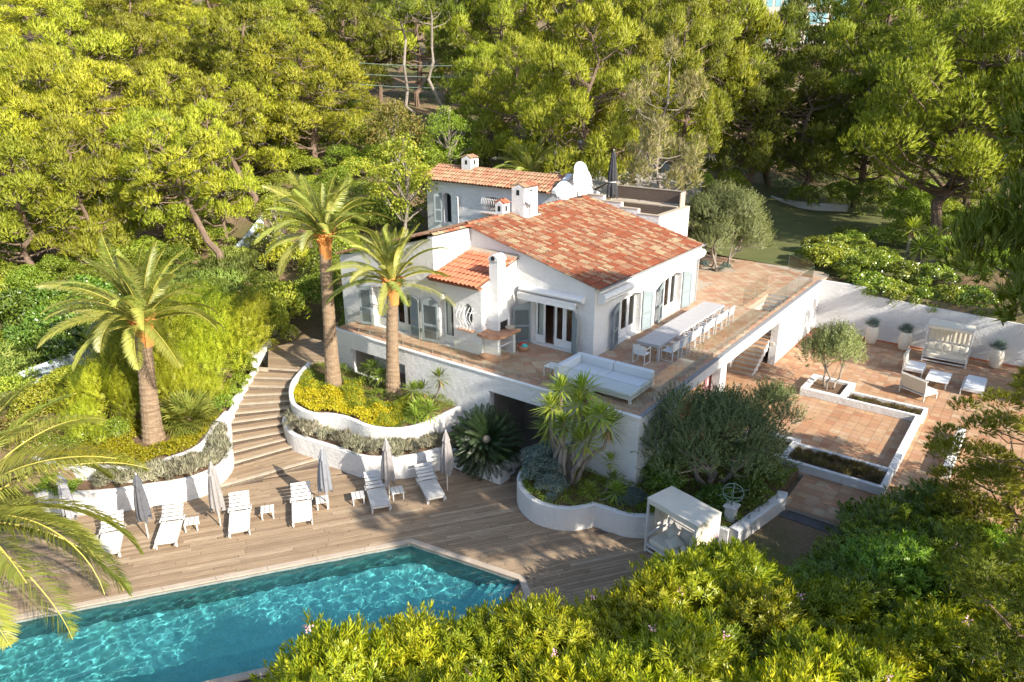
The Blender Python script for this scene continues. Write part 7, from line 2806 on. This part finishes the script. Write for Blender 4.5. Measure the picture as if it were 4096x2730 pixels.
for k in range(3):
    f = Fol()
    n = 16
    P = g_.normal(size=(n, 3)) * .045
    D = unit(runit(g_, n) + np.array((0, 0, .5)))
    f.leaves(P, D, side_of(g_, D), np.full(n, .055), np.full(n, .05), .1)
    FLM.append(f.mesh('flower_cluster', 'pink'))
for k in range(26):
    b_ = OB[(k * 5) % len(OB)]
    th, f_ = rnd.uniform(0, 6.28), rnd.uniform(.2, .8)
    o = bpy.data.objects.new('flower_cluster', FLM[k % 3])
    o.location = (1.35 * f_ * math.cos(th), 1.35 * f_ * math.sin(th), 2.75 * math.sqrt(1 - .75 * f_ * f_) + .3)
    COL.objects.link(o)
    o.parent = b_
    o['kind'] = 'stuff'

# tall evergreen shrubs beside the camera that shade the pool
TALL = shoot_bush(850, 2.4, 5.0, 'oleander', 900, .17, .032, 6, 3, .45, 20, .1, .8, .8)
for k, (x, y, s) in enumerate(((6.4, -15.2, 1.0), (4.2, -16.8, .9), (9.4, -12.6, 1.05), (7.5, -18.4, .85), (2.2, -17.6, .8), (1.3, -15.6, .84))):
    plant(TALL, 'tall_oleander', 'tall oleander thicket on the near side of the pool', 'oleander', (x, y, -.1), k * 1.4, s, 'tall oleanders near the pool')

# ------------------------------------------------------------------ pines
PV = [pine_meshes(900 + k, 4.4, 11.0, 58, 190, 8, .26, .042) for k in range(5)]
PD = [pine_meshes(920 + k, 4.4, 11.0, 52, 150, 8, .28, .045, 'pinemid') for k in range(3)]
PG = pine_meshes(930, 3.0, 11.0, 40, 60, 7, .34, .04, 'pinegrey', .2, 1.0, 'greybark', 1, .16)
PB = [pine_meshes(940 + k, 3.2, 12.0, 22, 70, 7, .34, .045, 'pinedark', .62, .6, 'greybark', 2, .2) for k in range(2)]
PN = [pine_meshes(950 + k, 4.4, 11.0, 56, 150, 11, .28, .036, 'pinemid' if k == 0 else 'pine') for k in range(2)]
PINES = [(-105.3, 16.9, 7.5, 6.2, 0), (-91.6, 20.2, 9.4, 6.2, 0), (-90.7, 26.6, 9.8, 6.2, 0), (-82.2, 28.5, 10.8, 6.2, 0), (-78.3, 35.4, 11.5, 6.2, 0), (-69.7, 40.5, 15.1, 6.2, 0), (-56.7, 37.7, 17.4, 6.2, 0), (-53.9, 45.8, 18.8, 6.2, 0), (-49.7, 51.6, 19.1, 6.2, 0), (-46.6, 59.1, 21, 6.2, 0), (-41.2, 62.2, 21, 6.2, 0), (-33.2, 67.4, 21, 6.2, 0), (-29.3, 71.5, 21, 6.2, 0), (-124.3, 27.1, 7.8, 6.5, 0), (-112.0, 36.3, 11.4, 6.5, 0), (-99.6, 45.5, 14.9, 6.5, 0), (-87.2, 54.8, 18.4, 6.5, 0), (-74.9, 64.0, 20.9, 6.5, 0), (-62.5, 73.2, 21, 6.5, 0), (-50.1, 82.4, 21, 6.5, 0), (-37.8, 91.6, 21, 6.5, 0), (-78.4, 9.1, 10.7, 3.6, 0), (-74.5, 13.5, 9.9, 5.0, 0), (-71.2, 17.3, 9.6, 4.4, 0), (-66.1, 19.4, 9.9, 4.4, 0), (-58.3, 19.9, 8.9, 4.4, 0), (-53.5, 22.9, 10.9, 4.4, 0), (-54.0, 28.4, 10.6, 3.6, 0), (-55.8, 2.9, 12.0, 4.0, 0), (-51.8, 5.8, 13.1, 4.6, 0), (-50.8, 10.1, 11.3, 4.6, 0), (-47.9, 13.5, 9.2, 4.0, 0), (-42.2, 15.1, 12.1, 4.6, 0), (-37.7, 16.5, 10.5, 4.6, 0), (-46.8, -2.5, 9.9, 4.2, 0), (-44.7, 0.8, 11.8, 3.2, 0), (-43.6, 4.1, 11.0, 4.0, 0), (-41.0, 7.4, 10.8, 3.0, 0), (-39.3, 11.3, 8.9, 3.6, 0), (-35.3, -5.6, 8.4, 3.6, 0), (-34.7, -2.3, 9.3, 2.7, 0), (-34.4, 2.0, 9.6, 3.0, 0), (-33.5, 5.5, 9.8, 2.3, 0), (-52.0, 34.1, 11.9, 4.6, 1), (-56.9, 42.5, 15.9, 5, 1), (-38.2, 36.1, 14.7, 4.4, 1), (-37.8, 28.1, 13.8, 3.0, 3), (-34.7, 28.0, 15.2, 3.2, 3), (-32.8, 34.8, 16.3, 4.8, 0), (-28.4, 38.7, 19.7, 5.2, 0), (-25.2, 26.5, 11.3, 3.4, 0), (-16.9, 23.6, 14.3, 4.1, 0), (-20.8, 38.3, 19.5, 4.8, 0), (-18.2, 46.1, 21, 5.2, 0), (-13.9, 34.3, 16.6, 3.6, 0), (-21.3, 24.9, 10.2, 3.0, 0), (-17.1, 28.5, 13.2, 3.6, 0), (-30.3, 29.5, 10.2, 3.6, 0), (-44.1, 24.5, 6.1, 4.0, 0), (-10.4, 22.3, 13.1, 2.6, 2), (-13.3, 53.2, 16.5, 5.5, 4), (-16.6, 48.8, 18.1, 5, 4), (-11.4, 61.5, 21, 6, 4), (-5.1, 54.8, 20.9, 5.5, 4), (-9.0, 49.9, 13.6, 4.8, 4), (-4.7, 50.8, 15.1, 4.8, 4), (-5.1, 64.8, 21, 6, 4), (0.6, 49.9, 16.7, 5, 4), (4.2, 46.7, 21, 5.5, 4), (7.9, 36.7, 16.4, 4.5, 4), (-13.2, 46.5, 11.3, 4.0, 4)]
PL = {0: ('sunlit yellow green pine on the hillside behind the houses', 'sunlit hillside pines'), 1: ('dark pine in the shaded gap of the hillside wood', 'dark hillside pines'),
      2: ('sparse greyish pine with bare twigs beside the roof deck', None), 3: ('tall bare stemmed pine with a thin crown in the gap of the wood', 'bare stemmed pines'), 4: ('tall green pine at the edge of the lawn', 'pines by the lawn')}
def pine_label(x, y, kd):
    if kd:
        return PL[kd]
    if x < -62:
        return 'sunlit yellow green pine high on the hillside, far above the fence', 'sunlit pines high on the hill'
    if y < 9:
        return 'sunlit yellow green pine on the slope above the laurels and fence', 'sunlit pines above the fence'
    if x < -36.5 and y < 27:
        return 'sunlit yellow green pine on the slope behind the tallest palm', 'sunlit pines behind the palms'
    if x < -30:
        return 'sunlit yellow green pine in the wood around the bare stemmed pines', 'sunlit pines round the bare stems'
    if y > 44:
        return 'tall sunlit pine far behind the driveway', 'sunlit pines behind the driveway'
    if x < -19:
        return 'bushy sunlit pine behind the upper house roof', 'sunlit pines behind the upper house'
    return 'bushy sunlit pine rising behind the satellite dishes and roof deck', 'sunlit pines behind the roof deck'


for k, (x, y, H, R, kd) in enumerate(PINES):
    ms = PV[k % 5] if kd == 0 else (PD[k % 3] if kd == 1 else (PG if kd == 2 else (PB[k % 2] if kd == 3 else (PV[k % 5] if k % 2 else PD[k % 3]))))
    sx = R / (3.0 if kd == 2 else (3.2 if kd == 3 else 4.4))
    put_tree(ms, 'pine_tree', pine_label(x, y, kd)[0], 'pine tree', (x, y, gzf(x, y)), rnd.uniform(0, 6.28), (sx, sx, H / (12.0 if kd == 3 else 11.0)), pine_label(x, y, kd)[1], (rnd.uniform(-.04, .04), rnd.uniform(-.04, .04)))
PH = pine_meshes(970, 6.8, 16.0, 96, 210, 8, .27, .045, 'pine', .2, .75, 'bark', 1, .42)
put_tree(PH, 'pine_tree', 'huge leaning pine with thick dark trunk right of the lawn', 'pine tree', (3.2, 35.5, gzf(3.2, 35.5)), 1.0, (1, 1, 1), None, (.02, .16))
PS = pine_meshes(971, 3.0, 10.0, 34, 170, 8, .26, .04, 'pine', .45, .7, 'bark', 1, .26)
for x, y, tl, lab in ((-29.8, 3.1, (.2, -.3), 'leaning pine with a bare grey trunk above the sheet fence'), (-35.0, 9.6, (.2, -.3), 'leaning pine with a bare trunk under the hillside wood')):
    put_tree(PS, 'pine_tree', lab, 'pine tree', (x, y, gzf(x, y)), 0.0, (1, 1, 1), None, tl)
for x, y, lab in ((14.0, 36.0, 'pine beyond the hedge that shades the lawn'),):
    put_tree(PV[2], 'pine_tree', lab, 'pine tree', (x, y, gzf(x, y)), x, (1.1, 1.1, 1.5), None)
# pines round the patio and beside the drone, most of them outside the picture
PC = pine_meshes(960, 4.4, 11.0, 84, 110, 8, .42, .085, 'pinedark', .3)
PO = pine_meshes(962, 4.4, 11.0, 26, 110, 8, .42, .07, 'pinedark', .58)
PR = pine_meshes(961, 4.4, 11.0, 64, 150, 12, .30, .042, 'pinemid', .5)
for k, (x, y, sx, sz, ms, lab) in enumerate(((13.4, 1.4, .98, 1.52, PR, 'near pine whose dark boughs hang over the right of the patio'), (11.0, 4.8, .68, .52, PN[1], 'young pine whose boughs cross the low patio walls'),
                                             (11.8, -4.2, .6, .50, PN[0], 'young pine with bright tips rising among the oleanders'), (15.4, -6.2, 1.0, 1.16, PO, 'dense pine beside the oleanders that shades the deck'),
                                             (17.2, -0.6, .95, 1.72, PC, 'tall dense pine beyond the oleanders that shades the terrace corner'), (17.0, 19.5, .75, 1.1, PN[1], 'pine at the far right of the patio'))):
    put_tree(ms, 'pine_tree', lab, 'pine tree', (x, y, .3), k * 1.3, (sx, sx, sz), None)

# fan palm leaves at the right edge of the patio
fp2 = thing('fan_palm', 'fan palm leaves at the right edge of the patio', 'palm', (11.2, 18.2, PZ))
part(MB().lathe(0, 0, [(.2, -.1), (.18, .6), (.12, .9)], 10), 'trunk', 'palmbark', fp2, world=False)
for k in range(44):
    f = (k + .5) / 44
    o = bpy.data.objects.new('fan', FN[k % 3])
    COL.objects.link(o)
    o.parent = fp2
    o.location = (0, 0, .85)
    o.rotation_euler = (rnd.uniform(-.4, .4), -math.radians(80 - 105 * f), k * 2.39996)
    o.scale = (1.35, 1.35, 1.35)

# ------------------------------------------------------------------ far white building, cables
fb = thing('apartment_building', 'pale apartment building on the hill above the pines', 'building', (-35.2, 128, 8))
ux, uy = Vector((.802, .598, 0)), Vector((-.598, .802, 0))
O_ = Vector((-35.2, 128.1, 0)) - ux * 7.2


def fbox(mb, u0, v0, z0, u1, v1, z1):
    pts = [O_ + ux * u + uy * v_ + Vector((0, 0, z)) for z in (z0, z1) for u, v_ in ((u0, v0), (u1, v0), (u1, v1), (u0, v1))]
    mb.add(pts, [(3, 2, 1, 0), (4, 5, 6, 7), (0, 1, 5, 4), (1, 2, 6, 5), (2, 3, 7, 6), (3, 0, 4, 7)])
    return mb


part(fbox(MB(), 0, 0, 8, 7.2, 12, 33), 'wing_wall', 'concrete', fb)
part(fbox(MB(), 7.2, -1.5, 8, 17, 12, 33), 'front_block', 'pot', fb)
MT['farglass'] = M('far_window_glass', (.10, .22, .26), (.16, .3, .34), 1, .2)
for fl_ in range(5):
    z = 17.5 + fl_ * 3.0
    for c_ in range(4):
        part(fbox(MB(), .8 + c_ * 1.6, -.05, z, 1.9 + c_ * 1.6, .0 - .01, z + 1.5), 'window', 'farglass', fb)
    part(fbox(MB(), 7.4, -2.6, z - .4, 16.8, -1.5, z - .15), 'balcony_slab', 'white', fb)
    part(fbox(MB(), 8.2, -1.56, z, 11.6, -1.505, z + 2.0), 'window', 'farglass', fb)
    part(fbox(MB(), 12.6, -1.56, z, 15.8, -1.505, z + 2.0), 'window', 'farglass', fb)
for k, (z, dy) in enumerate(((16.1, 0), (15.2, .6), (14.3, 1.1))):
    a_, b_ = Vector((-42.5, 22.5 + dy, z)), Vector((-26.5, 34.0 + dy, z + .1))
    pts = [a_ + (b_ - a_) * (j / 12) + Vector((0, 0, -.5 * math.sin(math.pi * j / 12))) for j in range(13)]
    o = part(MB().tube(pts, .022, 5), 'overhead_cable', 'slate')
    tag(o, 'thin overhead cable strung through the gap in the wood', 'cable', 'overhead cables')
